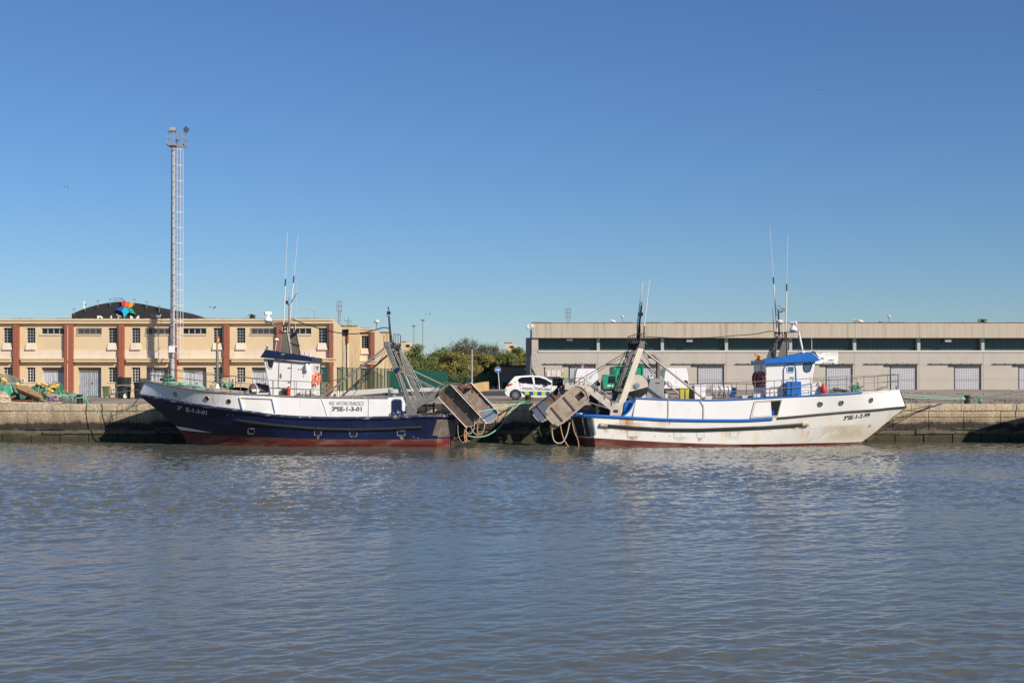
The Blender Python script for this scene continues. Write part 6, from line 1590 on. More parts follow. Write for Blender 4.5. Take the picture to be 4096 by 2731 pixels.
    railing(root, 'railing', [(673,1474),(770,1484),(823,1491),(900,1500),(962,1506),(1010,1512),(1070,1513)], yy, [(673,1539),(762,1549),(826,1557),(888,1565),(962,1573),(1025,1577)], .016)
    railing(root, 'railing', [(600,1471),(640,1475),(700,1482),(823,1498),(945,1505),(1070,1521)], yF, [(600,1524),(650,1530),(700,1537),(762,1548),(823,1552),(942,1551),(1010,1560)], .016, 'dark_iron')
    m = MB(); m.tube([P(673,1474,yy(673)),P(640,1472,YC-.5),P(602,1471,YC)], .018, 5); m.tube([P(600,1500,YC),P(673,1507,yy(673))], .014, 5); m.tube([P(603,1472,YC),P(598,1528,YC)], .018, 5); m.tube([P(610,1474,YC-.3),P(622,1528,YC-.3)], .018, 5); m.build('bow_rail', W['pipe'], root)
    railing(root, 'railing', [(1075,1520),(1140,1523),(1300,1528),(1312,1529)], YC-2.3, [(1090,1580),(1094,1578),(1178,1587),(1186,1587),(1245,1589),(1303,1590)], .018)
    m = MB(); m.tube([P(1017,1518,yy(1017)),P(1019,1535,yy(1017)),P(1028,1545,yy(1017)),P(1029,1576,yy(1017))], .022, 5); m.b2(X(1028,yy(1030)),X(1070,yy(1030)),yy(1030)-.05,YC-1.2,Z(1576,yy(1030)),Z(1571,yy(1030))); m.build('coaming', W['white_worn'], root)
    # raised hatch coaming and foremast
    m = MB(); m.loft([[P(828,1556,YC-1.5),P(850,1563,YC-1.6),P(1050,1578,YC-1.7),P(1050,1572,YC-1.7),P(840,1551,YC-1.5)],[P(828,1556,YC+1.2),P(850,1561,YC+1.2),P(1050,1573,YC+1.2),P(1050,1568,YC+1.2),P(840,1549,YC+1.2)]]); m.build('fore_hatch', W['deck'], root)
    m = MB(); m.lathe([(.19,0),(.13,.1),(.075,.25),(.07,.3)], P(869.5,1553,YC), n=14); m.build('mast_foot', W['white_paint'], root, True)
    m = MB(); m.tube([P(870,1535,YC),P(868.5,1400,YC)], .075, 10); m.tube([P(868.5,1401,YC),P(868,1321,YC)], .045, 8); m.tube([P(871,1400,YC),P(875,1400,YC)], .02, 5); fm_ = m.build('foremast', W['pipe'], root, True)
    m = MB(); m.tube([P(870,1322,YC),P(871,1312,YC),P(872,1301,YC)], .012, 4); m.build('halyard', W['wire'], fm_)
    # windlass bitts
    m = MB()
    for px in (659,682): m.tube([P(px,1542,YC-.4),P(px,1499,YC-.4)], .06, 8)
    m.tube([P(641,1517,YC-.4),P(697,1519,YC-.4)], .09, 10); m.build('windlass', W['dark_iron'], root, True)
    return h, h2, wx, yn, yf
hb, hb2, wxb, ynb, yfb = blue_boat()
flag('small limp Spanish flag on the foremast of the blue boat', ([(873,1340),(878,1352),(883,1362)],[(871,1378),(876,1372),(882,1367)]), YC)
# gear lying on the blue boat
zd = lambda px: Z(float(np.interp(px,[582,672,787,902,1065,1300],[1524,1540,1556,1567,1577,1585])), YC)
coil('rope_coil', 'green rope tangle on the bow windlass of the blue boat', 648, 700, 1502, 1530, YC-.5, W['green_rope'], 12, 9, .022, None, base=zd(680)+.02)
coil('rope_coil', 'pale green rope flaked along the blue boat rail behind the bow', 640, 760, 1525, 1545, YC-.6, W['pale_green_rope'], 13, 9, .022, None, base=zd(705)-.02)
coil('rope_coil', 'pale green rope heap left of the foremast on the blue boat', 765, 826, 1538, 1556, YC-.9, W['pale_green_rope'], 14, 8, .022, None, base=zd(800)-.03)
def bundle(name, label, c, R, ms, seed, cat):
    r = random.Random(seed); root = thing(name, label, cat, V(c)-V((0,0,R[2]*.9))); m = MB()
    vs_ = MB(); vs_.ball(c, R, 22, 14); vs2 = []
    for v in vs_.v:
        d = V(v)-V(c); n_ = mnoise.noise(V(v)*2.3+V((seed,0,0))); vs2.append(V(c)+d*(1+.22*n_))
    m.add(vs2, vs_.f); m.build('bundle', ms[0], root, 2.)
    m = MB()
    for k in range(14):
        ax = V((r.gauss(0,1),r.gauss(0,1),r.gauss(0,1))).normalized(); a = ax.orthogonal().normalized(); b = ax.cross(a); o_ = ax*r.uniform(-.4,.4)
        pts = []
        for i in range(20):
            q = 2*math.pi*i/20; d = a*math.cos(q)+b*math.sin(q)+o_; d.normalize(); pts.append(V(c)+V((d.x*R[0],d.y*R[1],d.z*R[2]))*1.06)
        m.tube(pts, .022, 5, True)
    m.build('lashing', ms[1], root); return root
bundle('net_bundle', 'green net bundle tied with cream rope at the foremast foot', P(903,1537,YC+.2), (.40,.4,.34), (W['net_bright'],W['cream_rope']), 3, 'net')
coil('rope_coil', 'cream rope coil at the left of the foremast foot', 838, 866, 1532, 1556, YC+.1, W['cream_rope'], 15, 9, .026, None, base=zd(850)-.05)
# covered skiff on the fore deck
sk = thing('covered_dinghy', 'small blue dinghy with brown cover lying before the blue wheelhouse', 'dinghy', P(1030,1572,YC-1.0)); y = YC-1.0
m = MB(); m.loft([[P(994,1552,y),P(1001,1536,y),P(1002,1556,y)],[P(1000,1560,y-.5),P(1010,1534,y),P(1008,1562,y+.6)],[P(1030,1566,y-.7),P(1030,1531,y),P(1030,1566,y+.8)],[P(1075,1568,y-.7),P(1075,1540,y),P(1075,1568,y+.8)]], True); m.build('cover', W['tarp_brown'], sk, 1.)
m = MB(); m.loft([[P(995,1553,y-.05),P(996,1566,y),P(995,1553,y+.05)],[P(1008,1560,y-.55),P(1008,1571,y),P(1008,1560,y+.65)],[P(1075,1568,y-.75),P(1075,1580,y),P(1075,1568,y+.85)]]); m.build('hull', W['blue_paint'], sk, 1.)
m = MB(); m.box(P(1022,1562,y-.75), (.42,.2,.16)); o = m.build('fender_float', W['white_paint'], None, bevel=.06); tag(o, 'white fender lying beside the brown covered dinghy', 'fender')
m = MB(); m.ball(P(957,1556,YC+.8), (.55,.5,.12), 14, 6); o = m.build('black_cover', W['black'], None, True); tag(o, 'flat black cover on the fore deck between foremast and dinghy', 'cover')
# gear beside the wheelhouse
c = P(1156,1566,YC-2.1); fo = thing('gas_bottle', 'red bottle standing by the wheelhouse door of the blue boat', 'gas bottle', P(1156,1585,YC-2.1))
m = MB(); m.lathe([(.10,0),(.11,.03),(.11,.36),(.08,.44),(.04,.48),(.04,.53)], P(1154,1584,YC-2.1), n=16); m.build('bottle', W['red'], fo, True)
m = MB(); m.torus(P(1154,1549,YC-2.1), .06, .012, 'Z', 10, 5); m.build('valve', W['dark_iron'], fo)
m = MB(); m.lathe([(.07,0),(.08,.34),(.05,.4)], P(1140,1583,YC-2.0), n=12); m.lathe([(.06,0),(.06,.3),(.04,.36)], P(1130,1580,YC-2.0), n=12); o = m.build('fire_extinguishers', W['dark_iron'], None, True); tag(o, 'dark bottles standing left of the red bottle on the blue boat', 'bottle')
canister('white life raft canister lying behind the red bottle on the blue boat', 1200, 1266, 1558, 1584, YC-2.1, 'life raft canisters')
RX = Matrix.Rotation(-.2,3,'Z')
xr = wxb+.12
ring('front orange life ring hung on the rear wall of the blue wheelhouse', V((xr,YC-1.3,Z(1519,YC-1.3))), .27, .075, RX, 'life rings')
ring('rear orange life ring hung on the rear wall of the blue wheelhouse, higher one', V((xr+.03,YC-.35,Z(1512,YC-.35))), .30, .075, RX, 'life rings')
wl_ = thing('wall_lamp', 'white lamp fixed high on the rear wall of the blue wheelhouse', 'lamp', V((xr,YC-.6,Z(1475,YC-.6)))); m = MB(); m.lathe([(.03,-.2),(.06,-.05),(.09,.02),(.03,.08)], V((xr+.05,YC-.6,Z(1468,YC-.6))), n=12); m.build('shade', W['pipe'], wl_, True); m = MB(); m.box(V((xr+.02,YC-.6,Z(1460,YC-.6))), (.1,.2,.1)); m.build('bracket', W['frame_white'], wl_)
coil('rope_coil', 'brown rope hanks hung on the rail behind the blue wheelhouse', 1288, 1318, 1535, 1586, YC-1.2, W['brown_rope'], 16, 9, .024, None, base=Z(1587,YC-1.2))
hk = thing('rope_hank', 'big tan rope hank hanging from the rail aft of the blue wheelhouse', 'rope', P(1310,1560,YC-1.6)); m = MB(); r = random.Random(3)
for k in range(9): m.torus(P(1310+r.gauss(0,2.5),1559+r.gauss(0,2),YC-1.6+r.gauss(0,.06)), .22+r.gauss(0,.02), .022, 'Y', 18, 5, Matrix.Diagonal((.62,1,1.55)))
m.build('strands', W['brown_rope'], hk)
m = MB(); m.tube([P(1302,1590,YC-1.2),P(1303,1528,YC-1.2),P(1345,1519,YC-1.2),P(1397,1508,YC-1.2)], .022, 5); m.tube([P(1357,1588,YC-1),P(1357,1525,YC-1),P(1362,1521,YC-1)], .028, 5); m.tube([P(1300,1560,YC-1),P(1372,1562,YC-1)], .02, 5); m.tube([P(1372,1590,YC-1),P(1372,1528,YC-1),P(1345,1527,YC-1)], .022, 5); o = m.build('steel_trestle', W['dark_iron']); tag(o, 'thin steel pipe frame on deck behind the blue wheelhouse', 'frame')
m = MB(); m.box(P(1340,1578,YC-.9), (.5,.4,.25)); m.box(P(1352,1574,YC-1.3), (.10,.1,.35)); o = m.build('white_sacks', W['canister'], None, bevel=.06); tag(o, 'white sacks lying under the steel pipes on the blue boat', 'sack')

# ---------------------------------------------------------------- white trawler
def white_boat():
    root = thing('fishing_boat', 'white fishing trawler with blue trim moored bow right', 'fishing boat', (X(2950,YC),YC,0))
    rail_c = lev([(3599,1560),(3560,1562),(3520,1565),(3455,1569.5),(3397,1573.5),(3300,1578.5),(3206,1583),(3053,1592),(2950,1597),(2900,1599),(2821,1600),(2675,1598),(2600,1595),(2545,1592)], 2.5, .42, pw=3.0)
    kn = lev([(3624,1627),(3570,1631.5),(3500,1639),(3400,1646),(3283,1656),(3180,1666),(3103,1672.5),(2950,1680),(2809,1679.5),(2675,1677),(2541,1670),(2484,1667),(2345,1661)], 2.6, .45, [(2318,1662,1.9),(2287,1666,.7)])
    ma = lev([(3560,1678),(3500,1688),(3400,1698),(3283,1707),(3150,1713),(3000,1717),(2850,1718),(2700,1716),(2541,1712),(2352,1704)], 2.58, .5, [(2326,1706,1.9),(2298,1708,.7)])
    rd = lev([(3452,1766),(3400,1768.5),(3250,1771.5),(3091,1775),(2950,1776),(2733,1770.5),(2541,1761),(2361,1750)], 2.53, .55, [(2337,1749,1.8),(2309,1747,.65)])
    wl = lev([(3447,1769),(3390,1773),(3280,1777.5),(3168,1781),(3050,1784),(2900,1786),(2700,1787),(2500,1787),(2365,1786.5)], 2.5, .58, [(2340,1784,1.75),(2314,1781,.6)])
    h = Hull(YC, [rail_c, kn, ma, rd, wl, under(wl)])
    m = h.skin(1,5,[0,0,1,1]); m.build('hull', [W['white_rusty'],W['antifoul']], root, .8)
    kn2 = [tuple(p) for p in dense(kn,60) if p[0] >= 2533]+[(2531,1669.5,2.6)]
    # the shell's after end sweeps down to the gunwale
    h2 = Hull(YC, [rail_c, kn2], 60); m = h2.skin(0,1,[0],False)
    sweep = [(2546,1592),(2541,1600),(2535,1611),(2528,1625),(2519,1640),(2508,1652),(2496,1660),(2484,1665),(2500,1669),(2540,1671)]
    m.prism([P(a,b,YC-2.5) for a,b in sweep], (0,.05,0)); m.prism([P(a,b,YC-2.5)+V((0,5.0,0)) for a,b in sweep], (0,.05,0))
    m.build('bulwark', W['white_paint'], root, .8)
    xe = X(2546,YC-2.5); zk, zt = Z(1672,YC-2.6), Z(1593,YC-2.5); m = MB(); m.b2(xe, xe+.05, YC-2.45, YC+2.45, zk, zt); m.build('shell_end', W['white_paint'], root)
    def deckmesh(lv, zoff, m_, name, cam=.09):
        D = dense(lv,40); m = MB(); sec = []
        for row in D:
            a, b = h.pt(row,1), h.pt(row,-1); sec.append([a.lerp(b,t)+V((0,0,zoff+cam*4*t*(1-t)*min(1,row[2]/2))) for t in (0,.15,.3,.5,.7,.85,1)])
        m.loft(sec, False, False); return m.build(name, W[m_], root)
    deckmesh(rail_c, -.03, 'deck', 'shelter_deck'); deckmesh(kn, -.05, 'deck', 'working_deck', .04)
    m = MB(); D = dense(rail_c,60)
    for sg in (1,-1):
        m.tube([h.pt(r_,sg)+V((0,-.012*sg,-.01)) for r_ in D if r_[0] < 3456], .040, 6)
        m.tube([P(a,b,YC-2.51)+V((0,(0 if sg > 0 else 5.02),0)) for a,b in sweep[:8]], .045, 6)
    m.build('rail_cap', W['blue_paint'], root, True)
    m = MB(); D = dense(rail_c,60)
    for sg in (1,-1): m.tube([h.pt(r_,sg) for r_ in D if r_[0] > 3440], .03, 6)
    m.build('bow_cap', W['white_paint'], root, True)
    m = MB(); D = dense(kn,70)
    for sg in (1,-1): m.tube([h.pt(r_,sg)+V((0,-.02*sg,-.02)) for r_ in D if r_[0] < 3104], .078, 8)
    m.build('blue_strake', W['blue_paint'], root, True)
    m = MB()
    for sg in (1,-1): m.tube([h.pt(r_,sg)+V((0,-.02*sg,0)) for r_ in D if r_[0] >= 3100], .055, 8)
    m.build('black_strake', W['black_rubber'], root, True)
    fp = [(2405,1699.5),(2440,1703),(2541,1711),(2675,1718),(2800,1719),(2950,1713.5),(3060,1709),(3150,1702.5),(3212,1697)]
    fy = lambda px: float(np.interp(px,[p[0] for p in fp],[p[1] for p in fp]))
    m = MB(); m.tube([h.on(px,fy(px),.03) for px in np.linspace(2428,3208,36)], .088, 10); m.build('fender_bar', W['black_rubber'], root, True)
    for pa, pb in ((2398,2430),(3205,3232)):
        m = MB(); m.tube([h.on(pa,fy(pa)-.5,.02),h.on(pa+3,fy(pa+3),.03),h.on(pb,fy(pb),.03)], [.07,.12,.12], 10); m.build('fender_end', mat('fender_end', (.42,.36,.29), .7, var=.35, scale=9), root, True)
    for px, py in ((3280,1616),(3364,1611),(3483,1600)): porthole(h2, root, px, py, .135, 'glass_blue')
    # side hatch, partly slid open
    fr = [(3020,1605),(3128,1598),(3111,1664),(3003,1671)]; f2 = lambda a,b: h2.on(a,b,.008)
    m = MB()
    for i in range(4): m.beam(h2.on(*fr[i],.02), h2.on(*fr[(i+1)%4],.02), .06, .06, (0,1,0))
    hf = m.build('hatch_frame', W['steel_pale'], root)
    m = MB(); m.add(poly_on(lambda a,b: h2.on(a,b,.022), [(3024,1609),(3083,1606),(3087,1662),(3009,1667)],4), [tuple(range(16))]); m.build('hatch_panel', W['white_paint'], hf)
    m = MB(); m.add(poly_on(f2, [(3083,1606),(3122,1603),(3107,1661),(3087,1662)],4), [tuple(range(16))]); m.build('hatch_shade_panel', W['opening_dark'], hf)  # near-black panel stands in for the shade inside the open hatch
    m = MB()
    for k in range(4): m.b2(X(3087,75.8),X(3097,75.8),h2.Y(3092,1650)-.022,h2.Y(3092,1650)-.012,Z(1660-k*4.6,75.8),Z(1656.5-k*4.6,75.8))
    m.build('crate_slats', W['blue_paint'], hf)
    m = MB()
    for pp in (((2675,1600),(2674,1676)),((2802,1602),(2815,1625),(2815,1676))): strip_on(m, lambda a,b: h2.on(a,b,.02), pp, .07)
    m.build('shell_seam', W['steel_pale'], root)
    for px, py in ((2526,1734),(2711,1740),(2803,1739),(2937,1737),(3070,1731),(3196,1724)):
        m = MB(); q = rrect(px-15,px+15,py-11,py+11,4,3); m.tube([h.on(a,b,.004) for a,b in q], .013, 5, True); s_ = m.build('scupper_frame', mat('scupper_edge', (.55,.50,.44), .6), root) if px == 2526 else m.build('scupper_frame', bpy.data.materials['scupper_edge'], root)
        m = MB(); m.add([h.on(a,b,.008) for a,b in q], [tuple(range(len(q)))]); m.build('scupper_flap', W['white_paint'], s_)
    m = MB()
    for px,py in ((3239,1724),): m.b2(X(px-5,75.9),X(px+5,75.9),h.Y(px,py)-.02,h.Y(px,py)+.01,Z(py+6,75.9),Z(py-6,75.9))
    for px,py in ((2620,1743),(2679,1743),(2679,1692)): m.lathe([(.022,-.02),(.022,.01)], h.on(px,py,0), 'Y', 10)
    m.build('outlet', W['dark_iron'], root)
    m = text_fit('3\u00aaSE-1-2-99', 3374, 3481, 1680, 1664, lambda a,b: h.on(a,b,.04), .012, .25, -.13); m.build('lettering', W['ink'], root)
    m = MB(); cx, cy = 3480, 1703
    for k in range(8):
        q = k*math.pi/4+.3; ln = 11 if k % 2 == 0 else 6; d = (math.cos(q)*ln, math.sin(q)*ln*.8); e = (-math.sin(q)*1.2, math.cos(q)*1.2)
        m.add([h.on(cx+e[0],cy+e[1],.014), h.on(cx+d[0],cy+d[1],.014), h.on(cx-e[0]*.2,cy-e[1]*.2,.014)], [(0,1,2)])
    m.build('compass_star', W['police_blue'], root)
    for k, q in (('rust_run',(2472,1672,2548,1762)),('rust_soft',(2440,1690,2600,1762)),('rust_run',(2410,1702,2442,1748)),('rust_run',(2500,1742,2560,1772)),('rust_soft',(2690,1745,2760,1775)),('rust_run',(2785,1752,2812,1772)),('rust_soft',(2860,1720,3000,1772)),
                 ('ochre_soft',(3240,1690,3520,1772)),('ochre_soft',(3080,1722,3260,1776)),('rust_run',(3158,1705,3180,1765)),('rust_soft',(2590,1672,2700,1730)),('rust_run',(3238,1728,3252,1768))):
        m = MB(); a0,b0,a1,b1 = q; n_ = 10; vs = [h.on(a0+(a1-a0)*i/n_, b1+(b0-b1)*j/6, .006) for j in range(7) for i in range(n_+1)]
        m.add(vs, [(j*(n_+1)+i,j*(n_+1)+i+1,(j+1)*(n_+1)+i+1,(j+1)*(n_+1)+i) for j in range(6) for i in range(n_)]); m.build('rust_stain', W[k], root)
    # stern: grey quarter plate, and the transom's shade painted as a black patch
    m = patch_on(lambda a,b: h.on(a,b,.03), [(2348,1671),(2374,1674),(2384,1739),(2362,1744)]); m.build('quarter_plate', W['plate_grey'], root)
    m = patch_on(lambda a,b: h.on(a,b,.03), [(2290,1670),(2346,1671),(2361,1746),(2312,1744)], 14); m.build('transom_patch', W['black_rubber'], root)
    # wheelhouse
    yn, yf = YC-1.85, YC+2.0; zb = lambda p: P(p[0],p[1],yn)
    near = [zb(p) for p in ((3063,1588),(3240,1583),(3262,1445),(3063,1453))]; m = MB(); m.prism(near, (0,yf-yn,0)); wh = m.build('wheelhouse', W['white_paint'], root, bevel=.04)
    fnw = lambda a,b,e=.01: P(a,b,yn-e)
    dq = [(3134,1582),(3134,1480),(3139,1465),(3150,1458),(3170,1456),(3180,1461),(3183,1480),(3185,1526)]
    m = MB(); m.tube([fnw(*p,.012) for p in dq], .032, 6); dr = m.build('door', W['blue_paint'], wh, True)
    m = MB(); m.add([fnw(*p) for p in rrect(3151,3173,1468,1487,3)], [tuple(range(20))]); m.build('pane', W['glass_blue'], dr)
    m = MB(); m.tube([fnw(*p,.012) for p in rrect(3149,3175,1466,1489,4)], .026, 6, True); m.build('pane_frame', W['frame_white'], dr)
    m = MB(); m.tube([fnw(3161,1508,.05),fnw(3176,1509,.06),fnw(3178,1514,.06)], .018, 5); m.build('handle', W['pipe'], dr)
    wq = [(3216,1455),(3247,1453),(3247,1462),(3239,1484),(3228,1488),(3218,1484),(3214,1468)]
    m = MB(); m.add([fnw(*p) for p in wq], [tuple(range(7))]); w_ = m.build('side_window', W['glass_blue'], wh)
    m = MB(); m.tube([fnw(*p,.012) for p in wq], .03, 6, True); m.build('frame', W['dark_iron'], w_)
    m = MB(); bx = near[1]; tx = near[2]; nn = (tx-bx).normalized(); base = bx+nn*1.1; dx = V((.012,0,0))
    for k in range(4):
        y0 = .15+k*.92; m.add([base+dx+V((0,y0,0)), base+dx+V((0,y0+.78,0)), base+dx+nn*.62+V((0,y0+.78,0)), base+dx+nn*.62+V((0,y0,0))], [(0,1,2,3)])
    m.build('front_window', W['glass'], wh)
    m = MB(); m.b2(near[0].x-.03,near[0].x-.005,YC-.6,YC-.1,Z(1492,YC),Z(1460,YC)); m.build('rear_window', mat('amber_pane', (.50,.36,.16), .3), wh)
    m = MB()
    for py in (1474,1506,1537): m.tube([P(3063,py,yn),V((near[0].x-.22,yn,Z(py,yn)))+V((0,.3,0))], .02, 5)
    m.build('rung', W['frame_white'], wh)
    yr = yn-.22; m = MB(); m.prism([P(a,b,yr) for a,b in ((3057,1455),(3262,1446),(3283,1440),(3251,1408.5),(3057,1439.5))], (0,yf-yn+.44,0))
    rf = m.build('wheelhouse_roof', W['blue_paint'], root, bevel=.02)
    m = MB(); m.prism([P(a,b,yr+.05) for a,b in ((3252,1407),(3258,1404),(3276,1430),(3262,1434))], (0,.6,0)); m.build('roof_light', W['black'], rf)
    m = MB(); m.lathe([(.10,0),(.14,.05),(.1,.13)], P(3210,1413,YC-.6), n=14); m.tube([P(3013,1446,YC),P(3014,1432,YC)], .03, 5); m.build('roof_fitting', W['frame_white'], rf)
    def tower(q, y, t):
        m = MB(); m.prism([P(a,b,y) for a,b in q], (0,t,0)); o = m.build('tower_plate', W['stainless'], root, bevel=.03)
        m = MB(); m.tube([P(a,b,y-.01) for a,b in (q[0],q[3],q[2],q[1])], .035, 6); m.build('tube_edge', W['pipe'], o, True)
    tower([(3112,1431),(3149,1426),(3149,1363),(3132,1365)], YC-1.2, .22); tower([(3066,1437),(3102,1432),(3107,1369),(3088,1372)], YC+1.1, .22)
    m = MB(); r = random.Random(6)
    m.beam(P(3086,1370,YC+1.2),P(3150,1364,YC-1.2),.25,.06); m.tube([P(3098,1332,YC),P(3148,1330,YC)], .04, 6)
    for px in (3097,3104,3112,3120,3128,3136,3142,3146): m.tube([P(px,1368,YC+r.uniform(-.6,.6)),P(px+r.uniform(-2,2),1325+r.uniform(-3,8),YC+r.uniform(-.3,.3))], r.uniform(.02,.04), 5)
    for k in range(9): m.box(P(3100+r.uniform(0,45),1340+r.uniform(0,25),YC+r.uniform(-.5,.5)), (r.uniform(.06,.2),.12,r.uniform(.06,.2)))
    m.build('mast_frame', W['dark_iron'], root)
    m = MB(); m.tube([P(3117,1340,YC),P(3113,1239,YC)], .045, 8); m.tube([P(3118,1248,YC),P(3133,1245,YC)], .03, 5); m.torus(P(3115,1231,YC), .11, .010, 'Y', 16, 4); mm = m.build('mast', W['dark_iron'], root, True)
    m = MB(); m.b2(X(3128,YC),X(3139,YC),YC-.1,YC+.1,Z(1246,YC),Z(1233,YC)); m.build('mast_lamp', W['pipe'], mm)
    m = MB(); m.ball(P(3121,1287,YC-.1), (.22,.22,.13), 14, 8); m.build('gps_dome', W['white_paint'], root, True)
    m = MB(); m.tube([P(3140,1329,YC),P(3196,1327,YC)], .03, 5); m.tube([P(3194,1327,YC),P(3194,1416,YC)], .022, 5); m.build('radar_bracket', W['pipe'], root)
    m = MB(); m.tube([P(3195,1328,YC-.1),P(3213,1413,YC-.1)], .055, 8); m.build('radar_strut', W['white_paint'], root)
    radar(root, 3174, 1326, YC, -1, 36)
    whip(root, [(3108,1325),(3079,906),.50], YC+.2, .034, .014); whip(root, [(3143,1320),(3151,937),.46], YC-.3, .036, .014)
    whip(root, [(3096,1330),(3090,1232),.5], YC+.3, .022, .016, band=False); whip(root, [(3133,1362),(3131,1235),.5], YC-.3, .018, .014, band=False); whip(root, [(3247,1405),(3246,1285),.35], YC-.5, .018, .010, band=False)
    # stern gantry
    gy0, gy1 = YC-2.1, YC+2.05
    def leg(q, y, t, m_):
        m = MB(); m.prism([P(a,b,y) for a,b in q], (0,t,0)); o = m.build('gantry_leg', W[m_], root, bevel=.02)
        m = MB(); a0, a1 = V((min(q[0][0],q[1][0])-4,q[0][1],0)), V((min(q[2][0],q[3][0])-5,q[2][1],0))
        for k in range(6):
            f = .12+.8*k/6; p = a1.lerp(a0,f); m = MB(); m.box(P(p.x,p.y,y+t/2), (.22,.28,.05)); m.beam(P(p.x-3,p.y+1,y+t/2),P(p.x+5,p.y+12,y+t/2),.25,.05); m.build('climbing_step', W['dark_iron'], o)
    leg([(2474,1612),(2500,1612),(2575,1393),(2552,1390)], gy0, .36, 'steel_bright'); leg([(2440,1604),(2462,1604),(2545,1400),(2524,1402)], gy1-.3, .3, 'steel')
    m = MB(); m.prism([P(a,b,gy0-.02) for a,b in ((2466,1612),(2501,1612),(2499,1620),(2483,1664),(2438,1664),(2446,1617))], (0,.42,0)); ft = m.build('gantry_foot', W['steel_pale'], root, bevel=.02)
    m = MB(); m.b2(X(2453,gy0),X(2472,gy0),gy0-.03,gy0-.015,Z(1650,gy0),Z(1638,gy0)); m.build('vent', W['dark_iron'], ft)
    m = MB(); m.prism([P(a,b,gy0-.03) for a,b in ((2560,1364),(2582,1366),(2577,1393),(2553,1390))], (0,.45,0)); m.build('gantry_head', W['steel'], root, bevel=.02)
    m = MB(); m.b2(X(2520,YC),X(2562,YC),gy0+.4,gy1+.1,Z(1376,YC),Z(1366,YC))
    for k in range(16): m.box(P(2516+r.uniform(0,46),1382+r.uniform(-8,14),YC+r.uniform(-1.4,1.5)), (r.uniform(.1,.3),.2,r.uniform(.1,.22)))
    m.tube([P(2515,1372,YC),P(2513,1384,YC)], .07, 6); m.ball(P(2584,1376,gy0), .08); m.build('gantry_beam', W['dark_iron'], root)
    m = MB()
    for y in (YC-1,YC+1):
        m.tube([P(2507,1364,y),P(2513,1346,y),P(2546,1336,y),P(2584,1334,y)], .02, 5)
        for px in (2514,2521,2529,2537,2545,2566,2575): m.tube([P(px,1365,y),P(px+1,1344-(px-2514)*.15,y)], .018, 5)
    m.beam(P(2505,1366,YC),P(2545,1364,YC),1.9,.04); m.build('lookout_rail', W['dark_iron'], root)
    m = MB(); m.tube([P(2551,1372,YC),P(2557,1300,YC),P(2566,1222,YC)], [.085,.06,.045], 8); m.tube([P(2546,1372,YC+.3),P(2553,1310,YC+.2)], .04, 6); m.tube([P(2561,1372,YC-.3),P(2560,1300,YC)], .03, 6)
    m.tube([P(2565,1222,YC),P(2564,1210,YC),P(2567,1204,YC),P(2569,1211,YC),P(2567,1222,YC)], .014, 5)
    for k in range(12): m.box(P(2550+r.uniform(-3,12),1300+r.uniform(0,65),YC), (r.uniform(.06,.16),.12,r.uniform(.06,.2)))
    gm = m.build('gantry_mast', W['dark_iron'], root); m = MB(); m.b2(X(2552,YC),X(2571,YC),YC-.12,YC+.12,Z(1264,YC),Z(1250,YC)); m.build('mast_lamp', W['black'], gm)
    whip(root, [(2547,1315),(2571,1127),.5], YC+.1, .032, .03, band=False); whip(root, [(2577,1304),(2598,1118),.5], YC-.3, .032, .026, band=False)
    m = MB(); m.tube([P(2575,1362,YC-.3),P(2577,1304,YC-.3)], .04, 6); m.build('antenna_mount', W['dark_iron'], root)
    for a, b, y0, y1 in (((2574,1402),(2820,1598),gy0+.1,gy0+.2),((2563,1437),(2735,1594),gy1-.2,gy1-.3)):
        m = MB(); m.tube([P(*a,y0),P(*b,y1)], .058, 8); m.build('brace', W['brace_grey'], root, True)
    m = MB(); m.tube([P(2573,1412,YC),P(2628,1497,YC)], .018, 5); m.tube([P(2567,1440,YC),P(2680,1590,YC)], .02, 5)
    for k in range(2): m.tube([P(2510+k*6,1404,YC-1+k),P(2454+k*8,1600,YC-1+k)], .02, 5); m.tube([P(2530+k*4,1420,YC-1.6),P(2474-k*6,1590,YC-1.6)], .018, 5)
    m.tube([P(2506,1407,gy1),P(2350,1500,gy1),P(2240,1563,gy1)], .02, 5); m.tube([P(2530,1404,gy1),P(2400,1480,gy1),P(2225,1590,gy1)], .014, 5)
    m.tube([P(2505,1403,gy1),P(2490,1430,gy1),P(2462,1485,gy1),P(2440,1560,gy1)], .022, 5); m.tube([P(2514,1401,gy1),P(2500,1440,gy1),P(2450,1570,gy1)], .022, 5)
    for k in range(5): m.tube([P(2507-k*11,1408+k*30,gy1),P(2500-k*11,1430+k*30,gy1)], .018, 4)
    m.tube([P(2396,1570,YC-1),P(2470,1548,YC-1),P(2560,1539,YC-1)], .02, 5)
    m.build('rigging', W['dark_iron'], root)
    # gallows arms with winch head
    def arm(y, q):
        m = MB()
        for i in range(len(q)-1): m.beam(P(*q[i],y), P(*q[i+1],y), .36, .42, (0,1,0))
        m.build('gallows_arm', W['steel_pale'], root, bevel=.02)
    arm(gy0+.2, [(2258,1545),(2342,1545),(2450,1631)]); arm(gy1-.2, [(2240,1545),(2325,1548),(2432,1622)])
    m = MB()
    for k in range(5): m.tube([P(2214+k*9,1513,gy0+.6),P(2214+k*9,1543,gy0+.6)], .04, 5)
    m.b2(X(2214,gy0+.6),X(2252,gy0+.6),gy0+.65,gy0+3.2,Z(1543,gy0+.6),Z(1516,gy0+.6)); m.b2(X(2212,gy0+.6),X(2262,gy0+.6),gy0+.5,gy0+3.3,Z(1516,gy0+.6),Z(1511,gy0+.6))
    for k in range(14): m.box(P(2220+r.uniform(0,48),1556+r.uniform(-12,18),gy0+.6+r.uniform(0,1.5)), (r.uniform(.08,.3),.2,r.uniform(.08,.28)), Matrix.Rotation(r.random()*3,3,'Y'))
